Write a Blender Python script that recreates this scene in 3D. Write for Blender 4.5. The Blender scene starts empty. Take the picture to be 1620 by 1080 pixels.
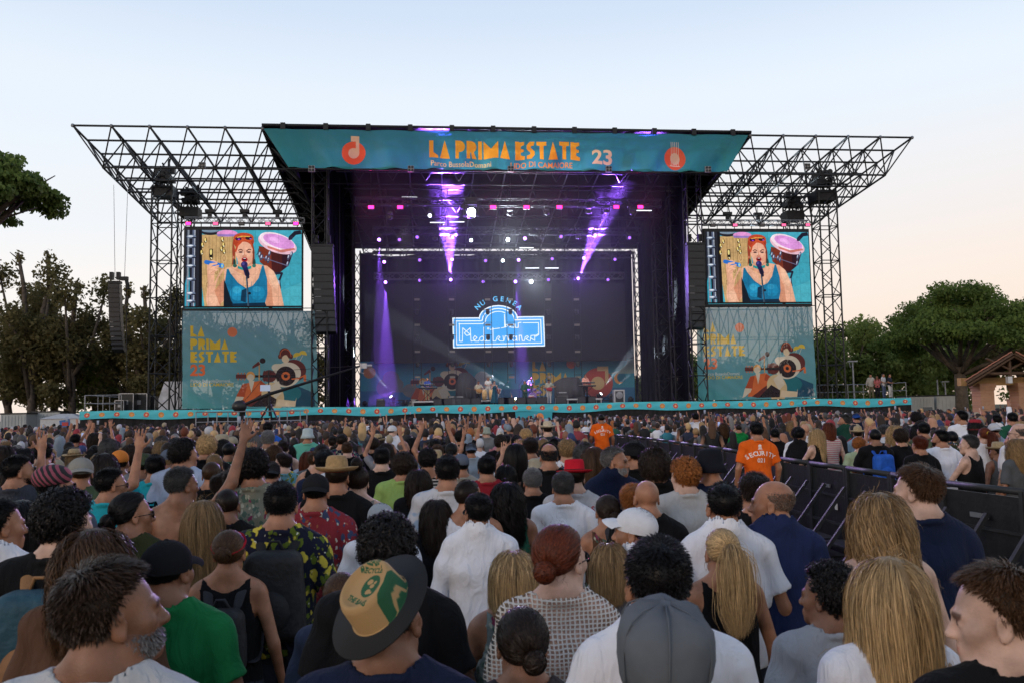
import bpy, bmesh, math, random
import numpy as np
from mathutils import Vector, Matrix
S = bpy.context.scene
COL = S.collection
R = math.radians
rnd = random.Random(7)
# ------------------------------------------------------------------ camera
CAMZ = 2.15
F_PX = 1350.0                       # focal length in pixels of the 1620 px wide photograph
YAW, PITCH, ROLL = R(5.6), math.atan(110.0/F_PX), R(1.0)
fwd = Vector((math.sin(YAW)*math.cos(PITCH), math.cos(YAW)*math.cos(PITCH), math.sin(PITCH)))
rt0 = Vector((math.cos(YAW), -math.sin(YAW), 0))
up0 = rt0.cross(fwd)
c_up = up0*math.cos(ROLL)+rt0*math.sin(ROLL)
c_rt = rt0*math.cos(ROLL)-up0*math.sin(ROLL)
cam_d = bpy.data.cameras.new('camera'); cam = bpy.data.objects.new('camera', cam_d); COL.objects.link(cam)
cam_d.sensor_width = 36.0; cam_d.lens = F_PX/1620*36.0
cam_d.clip_start = 0.05; cam_d.clip_end = 3000
cam.matrix_world = Matrix(((c_rt.x, c_up.x, -fwd.x, 0), (c_rt.y, c_up.y, -fwd.y, 0), (c_rt.z, c_up.z, -fwd.z, CAMZ), (0,0,0,1)))
cam_d.dof.use_dof = True; cam_d.dof.focus_distance = 22.0; cam_d.dof.aperture_fstop = 8.0
S.camera = cam
CP = Vector((0,0,CAMZ))
# ------------------------------------------------------------------ view
S.view_settings.view_transform = 'Standard'; S.view_settings.look = 'None'
S.view_settings.exposure = 0.0; S.view_settings.gamma = 1.0; S.view_settings.use_curve_mapping = False
S.render.engine = 'CYCLES'
cy = S.cycles
cy.max_bounces = 5; cy.diffuse_bounces = 2; cy.glossy_bounces = 2; cy.transmission_bounces = 3
cy.transparent_max_bounces = 10; cy.volume_bounces = 0; cy.caustics_reflective = False; cy.caustics_refractive = False
cy.sample_clamp_indirect = 3.0; cy.use_adaptive_sampling = True; cy.adaptive_threshold = 0.02
cy.volume_step_rate = 4.0
# ------------------------------------------------------------------ sky
SUN_EL, SUN_AZ = R(5.0), R(222.0)       # low sun behind the camera, over its left shoulder (azimuth clockwise from +Y)
w = bpy.data.worlds.new('World'); S.world = w; w.use_nodes = True
nt = w.node_tree; nt.nodes.clear(); N = nt.nodes.new; L = nt.links.new
out = N('ShaderNodeOutputWorld'); bg = N('ShaderNodeBackground'); L(bg.outputs[0], out.inputs[0])
sky = N('ShaderNodeTexSky'); sky.sky_type = 'NISHITA'; sky.sun_disc = False; sky.sun_elevation = SUN_EL; sky.sun_rotation = SUN_AZ
sky.altitude = 10; sky.air_density = 1.0; sky.dust_density = 1.5; sky.ozone_density = 2.0
tc = N('ShaderNodeTexCoord'); sep = N('ShaderNodeSeparateXYZ'); L(tc.outputs['Generated'], sep.inputs[0])
ramp = N('ShaderNodeValToRGB'); L(sep.outputs['Z'], ramp.inputs[0])
cr = ramp.color_ramp; cr.interpolation = 'EASE'
stops = [(0.0,(10,8.7,7.7)), (0.05,(10,8.9,8.0)), (0.13,(9.9,9.5,9.2)), (0.22,(8.9,9.25,9.7)), (0.33,(8.3,9.1,10)), (0.47,(6.3,7.5,9.3)), (0.7,(2.8,3.7,5.4)), (1.0,(1.7,2.5,4.1))]
while len(cr.elements) < len(stops): cr.elements.new(0.5)
for e, (p, c) in zip(cr.elements, stops): e.position = p; e.color = (c[0]/10, c[1]/10, c[2]/10, 1)
# a warmer, slightly dimmer band towards the east (+X) near the horizon
mr = N('ShaderNodeMapRange'); mr.inputs[1].default_value = -0.45; mr.inputs[2].default_value = 0.75; L(sep.outputs['X'], mr.inputs[0])
mz = N('ShaderNodeMapRange'); mz.inputs[1].default_value = 0.0; mz.inputs[2].default_value = 0.34; mz.inputs[3].default_value = 1.0; mz.inputs[4].default_value = 0.0; L(sep.outputs['Z'], mz.inputs[0])
mm = N('ShaderNodeMath'); mm.operation = 'MULTIPLY'; L(mr.outputs[0], mm.inputs[0]); L(mz.outputs[0], mm.inputs[1])
mixw = N('ShaderNodeMix'); mixw.data_type = 'RGBA'; L(mm.outputs[0], mixw.inputs[0]); L(ramp.outputs[0], mixw.inputs[6]); mixw.inputs[7].default_value = (0.97, 0.74, 0.59, 1)
gain = N('ShaderNodeVectorMath'); gain.operation = 'SCALE'; gain.inputs[3].default_value = 11.2; L(mixw.outputs[2], gain.inputs[0])
mixs = N('ShaderNodeMix'); mixs.data_type = 'RGBA'; mixs.inputs[0].default_value = 0.12; L(gain.outputs[0], mixs.inputs[6]); L(sky.outputs[0], mixs.inputs[7])
L(mixs.outputs[2], bg.inputs[0]); bg.inputs[1].default_value = 0.1
# ------------------------------------------------------------------ low, wide evening sun
sd = bpy.data.lights.new('sun', 'SUN'); sd.energy = 0.7; sd.angle = R(14); sd.color = (1.0, 0.78, 0.6)
sun = bpy.data.objects.new('sun', sd); COL.objects.link(sun)
SUN_L_EL = SUN_EL+R(9)
sdir = Vector((math.sin(SUN_AZ)*math.cos(SUN_L_EL), math.cos(SUN_AZ)*math.cos(SUN_L_EL), math.sin(SUN_L_EL)))
sun.rotation_euler = sdir.to_track_quat('Z', 'Y').to_euler()

# ------------------------------------------------------------------ survey helpers: where a sight line meets a real plane
def ray(px, py):
    return fwd + c_rt*((px-810)/F_PX) + c_up*(-(py-540)/F_PX)
def P(px, py, Y):                    # on the vertical plane y = Y
    d = ray(px, py); return CP + d*(Y/d.y)
def G(px, py, Z):                    # on the level z = Z
    d = ray(px, py); return CP + d*((Z-CAMZ)/d.z)
def HOR(px): return 650.0 - 0.01746*(px-810)
def proj(v):
    q = Vector(v)-CP; d = q.dot(fwd); return (810+F_PX*q.dot(c_rt)/d, 540-F_PX*q.dot(c_up)/d, d)
# ------------------------------------------------------------------ materials
MATS = {}
def mat(name, col=(0.5,0.5,0.5), rough=0.6, metal=0.0, emit=None, es=1.0, var=0.0, vscale=6.0, bump=0.0, bscale=40.0, use_obj=False, spec=0.4, sheen=0.0):
    if name in MATS: return MATS[name]
    m = bpy.data.materials.new(name); m.use_nodes = True; t = m.node_tree; b = t.nodes['Principled BSDF']
    b.inputs['Roughness'].default_value = rough; b.inputs['Metallic'].default_value = metal
    b.inputs['Specular IOR Level'].default_value = spec
    if sheen: b.inputs['Sheen Weight'].default_value = sheen
    src = None
    if use_obj:
        oi = t.nodes.new('ShaderNodeObjectInfo'); src = oi.outputs['Color']
    else:
        rgb = t.nodes.new('ShaderNodeRGB'); rgb.outputs[0].default_value = (*col, 1); src = rgb.outputs[0]
    tcn = t.nodes.new('ShaderNodeTexCoord')
    if var:
        nz = t.nodes.new('ShaderNodeTexNoise'); nz.inputs['Scale'].default_value = vscale; nz.inputs['Detail'].default_value = 5
        t.links.new(tcn.outputs['Object'], nz.inputs['Vector'])
        m1 = t.nodes.new('ShaderNodeMapRange'); m1.inputs[1].default_value = 0.3; m1.inputs[2].default_value = 0.7
        m1.inputs[3].default_value = 1-var; m1.inputs[4].default_value = 1+var*0.6; t.links.new(nz.outputs[0], m1.inputs[0])
        vm = t.nodes.new('ShaderNodeVectorMath'); vm.operation = 'SCALE'
        t.links.new(src, vm.inputs[0]); t.links.new(m1.outputs[0], vm.inputs[3]); src = vm.outputs[0]
    t.links.new(src, b.inputs['Base Color'])
    if bump:
        nb = t.nodes.new('ShaderNodeTexNoise'); nb.inputs['Scale'].default_value = bscale; nb.inputs['Detail'].default_value = 6
        t.links.new(tcn.outputs['Object'], nb.inputs['Vector'])
        bp = t.nodes.new('ShaderNodeBump'); bp.inputs['Strength'].default_value = bump; bp.inputs['Distance'].default_value = 0.02
        t.links.new(nb.outputs[0], bp.inputs['Height']); t.links.new(bp.outputs[0], b.inputs['Normal'])
    if emit is not None:
        b.inputs['Emission Color'].default_value = (*emit, 1); b.inputs['Emission Strength'].default_value = es
    MATS[name] = m; return m
M_black = mat('black_metal', (0.018,0.018,0.02), 0.5, 0.3, var=0.3)
M_dark = mat('dark_painted_steel', (0.03,0.031,0.033), 0.55, 0.2, var=0.3)
M_steel = mat('galvanised_steel', (0.30,0.31,0.33), 0.45, 0.7, var=0.2)
M_steelw = mat('bright_aluminium', (0.5,0.5,0.52), 0.4, 0.6, var=0.15)
M_case = mat('road_case_black', (0.02,0.02,0.022), 0.4, var=0.3)
M_wood = mat('dark_timber', (0.10,0.055,0.03), 0.7, var=0.4, vscale=9)
# ------------------------------------------------------------------ object helpers
def label(o, lab=None, cat=None, group=None, kind=None):
    if lab: o['label'] = lab
    if cat: o['category'] = cat
    if group: o['group'] = group
    if kind: o['kind'] = kind
    return o
def link(name, data, parent=None, m=None, M=None):
    o = bpy.data.objects.new(name, data); COL.objects.link(o)
    if m is not None and data is not None and len(data.materials) == 0: data.materials.append(m)
    if M is not None: o.matrix_world = M
    if parent is not None: o.parent = parent
    return o
def empty(name, loc=(0,0,0), rz=0.0, scale=1.0, lab=None, cat=None, group=None):
    o = bpy.data.objects.new(name, None); COL.objects.link(o); o.location = loc; o.rotation_euler = (0,0,rz); o.scale = (scale,)*3
    o.empty_display_size = 0.1
    return label(o, lab, cat, group)
def copy_tree(o, parent=None):
    c = o.copy(); COL.objects.link(c); c.parent = parent
    for ch in o.children: copy_tree(ch, c)
    return c
def mesh_from(name, V, F, smooth=False):
    me = bpy.data.meshes.new(name); me.from_pydata([tuple(v) for v in V], [], F); me.update()
    if smooth: me.polygons.foreach_set('use_smooth', [True]*len(me.polygons))
    return me
def mesh_np(name, V, Q, smooth=True):
    """V (n,3) float, Q (m,k) int, k 3 or 4"""
    V = np.asarray(V, np.float32); Q = np.asarray(Q, np.int32); k = Q.shape[1]
    me = bpy.data.meshes.new(name); me.vertices.add(len(V)); me.vertices.foreach_set('co', V.ravel())
    me.loops.add(Q.size); me.loops.foreach_set('vertex_index', Q.ravel())
    me.polygons.add(len(Q)); me.polygons.foreach_set('loop_start', np.arange(0, Q.size, k, dtype=np.int32))
    me.polygons.foreach_set('use_smooth', np.full(len(Q), smooth, dtype=bool))
    me.update(calc_edges=True); me.validate()
    return me
class MB:
    """collects simple solids into one mesh"""
    def __init__(s): s.V = []; s.F = []
    def box(s, c, d, M=None, taper=1.0):
        c = Vector(c); n = len(s.V); hx, hy, hz = d[0]/2, d[1]/2, d[2]/2
        for z in (-1,1):
            k = taper if z > 0 else 1.0
            for x, y in ((-1,-1),(1,-1),(1,1),(-1,1)):
                v = Vector((x*hx*k, y*hy*k, z*hz))
                if M is not None: v = M @ v
                s.V.append(c+v)
        s.F += [(n+3,n+2,n+1,n),(n+4,n+5,n+6,n+7)]+[(n+i,n+(i+1)%4,n+4+(i+1)%4,n+4+i) for i in range(4)]
        return s
    def tube(s, pts, r, n=8, r2=None, cap=True):
        pts = [Vector(p) for p in pts]; m = len(pts); b = len(s.V)
        rs = r if isinstance(r, (list,tuple)) else [r+(0 if r2 is None else (r2-r)*i/max(1,m-1)) for i in range(m)]
        prev = None
        for i, p in enumerate(pts):
            t = (pts[min(i+1,m-1)]-pts[max(i-1,0)])
            if t.length < 1e-9: t = Vector((0,0,1))
            t.normalize()
            if prev is None:
                a = Vector((0,0,1)) if abs(t.z) < 0.9 else Vector((1,0,0)); u = t.cross(a).normalized()
            else:
                u = prev - t*prev.dot(t); u.normalize()
            prev = u; v = t.cross(u)
            for k in range(n):
                a = 2*math.pi*k/n; s.V.append(p+u*math.cos(a)*rs[i]+v*math.sin(a)*rs[i])
        for i in range(m-1):
            for k in range(n):
                k2 = (k+1)%n; s.F.append((b+i*n+k, b+i*n+k2, b+(i+1)*n+k2, b+(i+1)*n+k))
        if cap:
            s.F.append(tuple(b+k for k in range(n))[::-1]); s.F.append(tuple(b+(m-1)*n+k for k in range(n)))
        return s
    def lathe(s, prof, c=(0,0,0), n=16, M=None, sx=1.0, sy=1.0):
        c = Vector(c); b = len(s.V)
        for r, z in prof:
            for k in range(n):
                a = 2*math.pi*k/n; v = Vector((r*math.cos(a)*sx, r*math.sin(a)*sy, z))
                if M is not None: v = M @ v
                s.V.append(c+v)
        for i in range(len(prof)-1):
            for k in range(n):
                k2 = (k+1)%n; s.F.append((b+i*n+k, b+i*n+k2, b+(i+1)*n+k2, b+(i+1)*n+k))
        s.F.append(tuple(b+k for k in range(n))[::-1]); s.F.append(tuple(b+(len(prof)-1)*n+k for k in range(n)))
        return s
    def quad(s, a, b, c, d):
        n = len(s.V); s.V += [Vector(a),Vector(b),Vector(c),Vector(d)]; s.F.append((n,n+1,n+2,n+3)); return s
    def ball(s, c, r, n=10, m=7, M=None):
        rr = (r,r,r) if not isinstance(r,(tuple,list)) else r
        prof = [(math.sin(math.pi*i/m), -math.cos(math.pi*i/m)) for i in range(1,m)]
        prof = [(0.02,-1)]+prof+[(0.02,1)]
        b = len(s.V); s.lathe(prof, (0,0,0), n)
        for i in range(b, len(s.V)):
            v = s.V[i]; v = Vector((v.x*rr[0], v.y*rr[1], v.z*rr[2]))
            if M is not None: v = M @ v
            s.V[i] = v+Vector(c)
        return s
    def build(s, name, m, parent=None, smooth=False, lab=None, cat=None, group=None, kind=None, loc=None):
        V = s.V
        if loc is not None: V = [v-Vector(loc) for v in V]
        me = mesh_from(name, V, s.F, smooth); o = link(name, me, parent, m)
        if loc is not None: o.location = loc
        return label(o, lab, cat, group, kind)
# unit strut shared by every round steel member
def _unit(n):
    mb = MB(); mb.tube([(0,0,0),(0,0,1)], 1.0, n); return mesh_from('strut', mb.V, mb.F, True)
UNIT = _unit(8)
_um = {}
def strut(name, p, q, r, m, parent=None):
    """one tube member: a shared unit cylinder laid from p to q (parent must be unrotated empty)"""
    if m.name not in _um:
        u = UNIT.copy(); u.materials.append(m); _um[m.name] = u
    p = Vector(p); q = Vector(q); d = q-p
    o = bpy.data.objects.new(name, _um[m.name]); COL.objects.link(o)
    o.rotation_mode = 'QUATERNION'; o.rotation_quaternion = d.to_track_quat('Z','Y'); o.scale = (r, r, d.length)
    if parent is not None:
        o.parent = parent; o.location = p-parent.location
    else: o.location = p
    return o
def box_truss(name, p, q, wd, r, m, parent=None, step=None, up=Vector((0,0,1)), lab=None, cat='truss', group=None, hd=None):
    """four chords as parts and their lacing joined as one part"""
    p = Vector(p); q = Vector(q); t = (q-p); Ln = t.length; t.normalize()
    if abs(t.dot(up)) > 0.9: up = Vector((0,1,0))
    sx = t.cross(up).normalized(); sy = sx.cross(t).normalized(); hd = hd or wd
    if parent is None: parent = empty(name, p, lab=lab, cat=cat, group=group)
    n = max(1, round(Ln/(step or wd))); cs = [(-1,-1),(1,-1),(1,1),(-1,1)]
    def c(k, s): a, b = cs[k%4]; return p+t*s+sx*(a*wd/2)+sy*(b*hd/2)
    for k in range(4): strut('chord', c(k,0), c(k,Ln), r, m, parent)
    mb = MB()
    for k in range(4):
        for i in range(n):
            a, b = (k, k+1) if i%2 == 0 else (k+1, k)
            mb.tube([c(a, Ln*i/n), c(b, Ln*(i+1)/n)], r*0.6, 4, cap=False)
        for i in range(0, n+1, 2): mb.tube([c(k, Ln*i/n), c(k+1, Ln*i/n)], r*0.6, 4, cap=False)
    o = mb.build('lacing', m, None, kind='stuff', loc=parent.location); o.location = (0,0,0); o.parent = parent
    return parent
# ------------------------------------------------------------------ raster prints (banners, screens, shirts), painted in code
def s2l(c): return tuple(((x/255)/12.92 if x/255 <= 0.04045 else ((x/255+0.055)/1.055)**2.4) for x in c)
class Canvas:
    def __init__(s, w, h, col=(0,0,0), alpha=1.0):
        s.w, s.h = w, h; s.K = 2; s.a = np.zeros((h*2, w*2, 4), np.float32); s.a[...,:3] = np.array(col, np.float32)/255; s.a[...,3] = alpha
    def _put(s, y0, y1, x0, x1, mask, col, alpha=1.0):
        reg = s.a[y0:y1, x0:x1]; c = np.array(col, np.float32)/255; m = (mask.astype(np.float32)*alpha)[...,None]
        reg[...,:3] = reg[...,:3]*(1-m)+c*m; reg[...,3:] = np.maximum(reg[...,3:], m)
    def poly(s, pts, col, alpha=1.0):
        p = np.array(pts, np.float32)*s.K
        x0, y0 = np.floor(p.min(0)).astype(int); x1, y1 = np.ceil(p.max(0)).astype(int)+1
        x0, y0 = max(x0,0), max(y0,0); x1, y1 = min(x1, s.w*s.K), min(y1, s.h*s.K)
        if x1 <= x0 or y1 <= y0: return
        X = np.arange(x0,x1)+0.5; Y = (np.arange(y0,y1)+0.5)[:,None]; m = np.zeros((y1-y0, x1-x0), bool)
        n = len(p)
        for i in range(n):
            ax, ay = p[i]; bx, by = p[(i+1)%n]
            if ay == by: continue
            cond = ((ay > Y) != (by > Y)); xi = (bx-ax)*(Y-ay)/(by-ay)+ax
            m ^= cond & (X < xi)
        s._put(y0,y1,x0,x1,m,col,alpha)
    def ell(s, cx, cy, rx, ry, col, ang=0.0, alpha=1.0, a0=None, a1=None, n=40):
        pts = []
        A0, A1 = (0, 2*math.pi) if a0 is None else (R(a0), R(a1))
        for i in range(n+(0 if a0 is None else 1)):
            t = A0+(A1-A0)*i/n; x, y = rx*math.cos(t), ry*math.sin(t); c, q = math.cos(R(ang)), math.sin(R(ang))
            pts.append((cx+x*c-y*q, cy+x*q+y*c))
        s.poly(pts, col, alpha)
    def rect(s, x0, y0, x1, y1, col, alpha=1.0): s.poly([(x0,y0),(x1,y0),(x1,y1),(x0,y1)], col, alpha)
    def line(s, pts, wd, col, alpha=1.0, joints=True):
        for (ax,ay),(bx,by) in zip(pts[:-1], pts[1:]):
            dx, dy = bx-ax, by-ay; l = math.hypot(dx,dy) or 1; nx, ny = -dy/l*wd/2, dx/l*wd/2
            s.poly([(ax+nx,ay+ny),(bx+nx,by+ny),(bx-nx,by-ny),(ax-nx,ay-ny)], col, alpha)
        if joints and alpha == 1.0:
            for x, y in pts: s.ell(x, y, wd/2, wd/2, col, n=10)
    def vgrad(s, c0, c1, y0=0, y1=None):
        y1 = y1 or s.h; t = np.linspace(0,1,(y1-y0)*s.K)[:,None,None]
        s.a[y0*s.K:y1*s.K,:,:3] = (np.array(c0)*(1-t)+np.array(c1)*t)/255
    def text(s, txt, x, y, size, col, bold=0.0, sx=1.0, ang=0.0, align='LEFT', space=1.0, alpha=1.0):
        cu = bpy.data.curves.new('glyphs', 'FONT'); cu.body = txt; cu.size = 1.0; cu.offset = bold; cu.space_character = space; cu.align_x = align
        cu.resolution_u = 3
        o = bpy.data.objects.new('glyphs', cu); COL.objects.link(o); bpy.context.view_layer.update()
        dg = bpy.context.evaluated_depsgraph_get(); me = o.evaluated_get(dg).to_mesh(); me.calc_loop_triangles()
        V = [(v.co.x, v.co.y) for v in me.vertices]; T = [tuple(t.vertices) for t in me.loop_triangles]
        c, q = math.cos(R(ang)), math.sin(R(ang))
        for t in T:
            pp = []
            for i in t:
                a, b = V[i][0]*size*sx, -V[i][1]*size
                pp.append((x+a*c-b*q, y+a*q+b*c))
            s.poly(pp, col, alpha)
        o.evaluated_get(dg).to_mesh_clear(); bpy.data.objects.remove(o); bpy.data.curves.remove(cu)
    def out(s):
        a = s.a; return (a[0::2,0::2]+a[1::2,0::2]+a[0::2,1::2]+a[1::2,1::2])/4
    def image(s, name, blur=0):
        a = s.out()
        for _ in range(blur):
            a[1:-1,1:-1] = (a[1:-1,1:-1]*2+a[:-2,1:-1]+a[2:,1:-1]+a[1:-1,:-2]+a[1:-1,2:])/6
        im = bpy.data.images.new(name, s.w, s.h, alpha=True); im.pixels.foreach_set(np.ascontiguousarray(a[::-1]).ravel()); im.update(); im.pack()
        return im
def print_mat(name, im, rough=0.6, emit=0.0, trans=0.0, bump=0.0, backcol=None, spec=0.3, lucent=0.0):
    m = bpy.data.materials.new(name); m.use_nodes = True; t = m.node_tree; b = t.nodes['Principled BSDF']
    b.inputs['Roughness'].default_value = rough; b.inputs['Specular IOR Level'].default_value = spec
    ti = t.nodes.new('ShaderNodeTexImage'); ti.image = im; ti.extension = 'EXTEND'
    uv = t.nodes.new('ShaderNodeUVMap'); uv.uv_map = 'UVMap'; t.links.new(uv.outputs[0], ti.inputs[0])
    if emit:
        b.inputs['Specular IOR Level'].default_value = .04; b.inputs['Base Color'].default_value = (0.01,0.01,0.01,1); t.links.new(ti.outputs[0], b.inputs['Emission Color']); b.inputs['Emission Strength'].default_value = emit
    else:
        sc = t.nodes.new('ShaderNodeVectorMath'); sc.operation = 'SCALE'; sc.inputs[3].default_value = 0.9
        t.links.new(ti.outputs[0], sc.inputs[0]); t.links.new(sc.outputs[0], b.inputs['Base Color'])
    if bump:
        tcn = t.nodes.new('ShaderNodeTexCoord'); nb = t.nodes.new('ShaderNodeTexNoise'); nb.inputs['Scale'].default_value = 3; nb.inputs['Detail'].default_value = 5
        t.links.new(tcn.outputs['Object'], nb.inputs['Vector']); bp = t.nodes.new('ShaderNodeBump'); bp.inputs['Strength'].default_value = bump; bp.inputs['Distance'].default_value = 0.1
        t.links.new(nb.outputs[0], bp.inputs['Height']); t.links.new(bp.outputs[0], b.inputs['Normal'])
    if lucent:
        tl = t.nodes.new('ShaderNodeBsdfTranslucent'); t.links.new(sc.outputs[0], tl.inputs[0]); ml = t.nodes.new('ShaderNodeMixShader'); ml.inputs[0].default_value = lucent; t.links.new(b.outputs[0], ml.inputs[1]); t.links.new(tl.outputs[0], ml.inputs[2]); t.links.new(ml.outputs[0], t.nodes['Material Output'].inputs[0])
    if trans:
        tr = t.nodes.new('ShaderNodeBsdfTransparent'); mx = t.nodes.new('ShaderNodeMixShader'); mx.inputs[0].default_value = trans
        o = t.nodes['Material Output']; t.links.new(b.outputs[0], mx.inputs[1]); t.links.new(tr.outputs[0], mx.inputs[2]); t.links.new(mx.outputs[0], o.inputs[0])
    return m
def cloth(name, a, b, c, d, m, parent=None, nu=40, nv=12, disp=None, th=0.0, planar=False, **kw):
    """sheet with corners a (top left) b (top right) c (bottom right) d (bottom left); disp(u,v)->offset vector; UV 0..1"""
    a,b,c,d = map(Vector,(a,b,c,d)); V = []; F = []; UV = []
    for j in range(nv+1):
        v = j/nv
        for i in range(nu+1):
            u = i/nu; p = a.lerp(b,u).lerp(d.lerp(c,u), v)
            if planar: UV.append(((p.x-a.x)/(b.x-a.x),1-v))
            else: UV.append((u,1-v))
            if disp: p = p+disp(u,v)
            V.append(p)
    for j in range(nv):
        for i in range(nu):
            k = j*(nu+1)+i; F.append((k, k+nu+1, k+nu+2, k+1))
    me = mesh_from(name, V, F, True); ul = me.uv_layers.new(name='UVMap')
    buf = np.array([UV[l.vertex_index] for l in me.loops], np.float32); ul.data.foreach_set('uv', buf.ravel())
    o = link(name, me, parent, m); label(o, **kw)
    if th:
        mo = o.modifiers.new('thickness', 'SOLIDIFY'); mo.thickness = th
    return o
# art-deco letters in a unit cell, y down; returns width used
def deco(cv, txt, x, y, h, col, gap=0.14):
    for ch in txt:
        wd = {'L':0.55,'A':0.62,'P':0.60,'R':0.62,'I':0.24,'M':0.92,'E':0.60,'S':0.55,'T':0.62,' ':0.25}[ch]
        X = lambda u: x+u*wd*h; Y = lambda v: y+v*h
        pl = lambda pts: cv.poly([(X(u),Y(v)) for u,v in pts], col)
        if ch == 'L': pl([(0,0),(.48,0),(.48,.70),(1,.86),(1,1),(0,1)])
        elif ch == 'A': pl([(.5,0),(1,1),(0,1)])
        elif ch in 'PR':
            pl([(0,0),(.36,0),(.36,1),(0,1)])
            cv.ell(X(.42), Y(.33), .58*wd*h, .33*h, col, a0=-90, a1=90)
            pl([(.3,0),(.44,0),(.44,.66),(.3,.66)])
            if ch == 'R': pl([(.40,.52),(.72,.60),(1,1),(.55,1)])
        elif ch == 'I': pl([(0,0),(1,0),(1,1),(0,1)])
        elif ch == 'M': pl([(0,0),(.5,.46),(1,0),(1,1),(0,1)])
        elif ch == 'E':
            pl([(0,0),(.42,0),(.42,.04),(.95,.0),(.95,.18),(.6,.26),(.6,.40),(.9,.44),(.9,.56),(.6,.6),(.6,.74),(1,.82),(1,1),(0,1)])
        elif ch == 'S': pl([(.95,0),(.85,.22),(.55,.26),(.52,.36),(.95,.58),(.95,.78),(.6,1),(.05,1),(.05,.8),(.42,.76),(.46,.66),(.05,.42),(.05,.2),(.4,0)])
        elif ch == 'T': pl([(0,0),(1,0),(1,.22),(.70,.25),(.70,1),(.30,1),(.30,.25),(0,.22)])
        x += (wd+gap)*h if ch != ' ' else wd*h
    return x
YEL, ORA, CRE, TEA, RED = (226,190,60), (232,112,64), (232,200,150), (44,140,150), (214,80,60)
def dwidth(txt, h, gap=0.14):
    return sum(({'L':0.55,'A':0.62,'P':0.60,'R':0.62,'I':0.24,'M':0.92,'E':0.60,'S':0.55,'T':0.62,' ':0.25}[c]+(gap if c != ' ' else 0))*h for c in txt)
def musicians(cv, X, Y, k):
    """the festival's two flat figures with guitar, record and microphone; origin at x,y, scale k per px of the wing banner (220 x 165)"""
    x = lambda v: X+v*k; y = lambda v: Y+v*k
    Pp = lambda pts, c: cv.poly([(x(a),y(b)) for a,b in pts], c)
    E = lambda a,b,r,r2,c,an=0,**kw: cv.ell(x(a),y(b),r*k,r2*k,c,an,**kw)
    BR=(104,48,48); DK=(48,36,44); CR=(226,214,190); SK=(238,214,178); OR=(226,116,64); BE=(216,186,130)
    Pp([(155,133),(180,126),(213,140),(213,162),(150,162)],(36,84,110)); E(170,140,22,14,(40,120,130))
    # umbrellas
    E(186,80,6.5,6.5,(222,190,70),a0=180-20,a1=360-20); E(195,77,6.5,6.5,(230,200,80),a0=180+10,a1=360+10)
    cv.line([(x(186),y(80)),(x(182),y(88))],.8*k,CR); cv.line([(x(195),y(78)),(x(189),y(90))],.8*k,CR)
    # woman
    E(180,103,20,18,BR); E(168,110,24,20,CR,-20); E(166,76,9,10,BR); E(158,80,3,4,BR); E(176,80,3,4,BR); E(167,84,6,6.5,SK); Pp([(160,72),(168,70),(174,76),(173,84),(168,76),(162,80)],BR)
    cv.line([(x(158+17*0.5*(1-math.cos(t)))if 0 else x(167-9*math.cos(t)),y(80-12*math.sin(t))) for t in [i*math.pi/10 for i in range(11)]],1*k,OR)
    E(152,98,7.5,6,CR); Pp([(152,92),(170,92),(172,103),(152,104)],CR)
    # guitar
    E(141,112,11,10,BR); E(133,112,3,9,BR); Pp([(88,109),(104,109),(104,116),(88,116)],BR); Pp([(104,110.5),(160,110),(160,114.5),(104,114)],DK)
    for i in range(3): E(91.5+5*i,107.5,1.2,1.2,OR); E(91.5+5*i,117.5,1.2,1.2,OR)
    E(167,112,16,16,DK); E(167,112,7,7,OR); E(167,112,3.2,3.2,DK)
    cv.line([(x(177),y(117)),(x(188),y(116)),(x(198),y(111))],2*k,OR); Pp([(196,110),(200,110),(200,121),(196,121)],OR)
    # man
    E(111,112,7,7.5,(232,168,90)); E(111,114,5.5,6,CR); Pp([(104,112),(111,105),(118,112),(111,108)],(232,168,90))
    Pp([(98,125),(127,119),(140,130),(124,160),(92,160),(100,140)],OR); Pp([(108,120),(117,119),(112,139)],CR); Pp([(98,125),(106,124),(101,146),(88,145)],(190,84,50)); Pp([(88,145),(100,146),(98,152),(87,160),(82,162)],CR)
    Pp([(127,119),(142,132),(136,136),(124,132)],(190,84,50))
    # legs
    Pp([(100,160),(136,135),(150,162),(110,162)],BR); E(146,146,18,24,(222,196,150),-10); Pp([(140,130),(156,120),(160,140),(150,150)],CR); Pp([(155,150),(182,153),(184,147),(182,162),(150,162)],SK)
    Pp([(136,140),(152,150),(150,162),(112,162)],DK)
    # microphone
    cv.line([(x(125),y(90)),(x(124.5),y(118))],1.8*k,(224,160,80)); Pp([(114,96),(124,88),(127,93),(114,100)],BR); E(130.5,87,4.5,4.5,DK)
def wing_banner_img():
    W, H = 860, 640; k = 4.0; cv = Canvas(W, H); cv.vgrad((122,160,172),(92,162,170))
    cv.poly([(0,430),(80,350),(230,240),(260,300),(120,420),(0,470)],(82,146,158),0.35)
    cv.poly([(0,H),(0,500),(240,640)],(84,168,172),0.6)
    yy = 98
    for t in ('LA','PRIMA','ESTATE'):
        deco(cv, t, 50, yy, 72, YEL, gap=0.10 if t=='ESTATE' else 0.08); yy += 84
    cv.text('23', 48, 422, 100, ORA, bold=0.035); cv.text('Parco BussolaDomani', 50, 468, 29, (208,208,200), bold=0.012, sx=.98)
    cv.text('LIDO DI CAMAIORE', 50, 494, 31, YEL, bold=0.012)
    cv.ell(316,140,32,32,(232,128,88)); musicians(cv, -12, -20, k)
    return cv.image('wing_banner_print')
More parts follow.
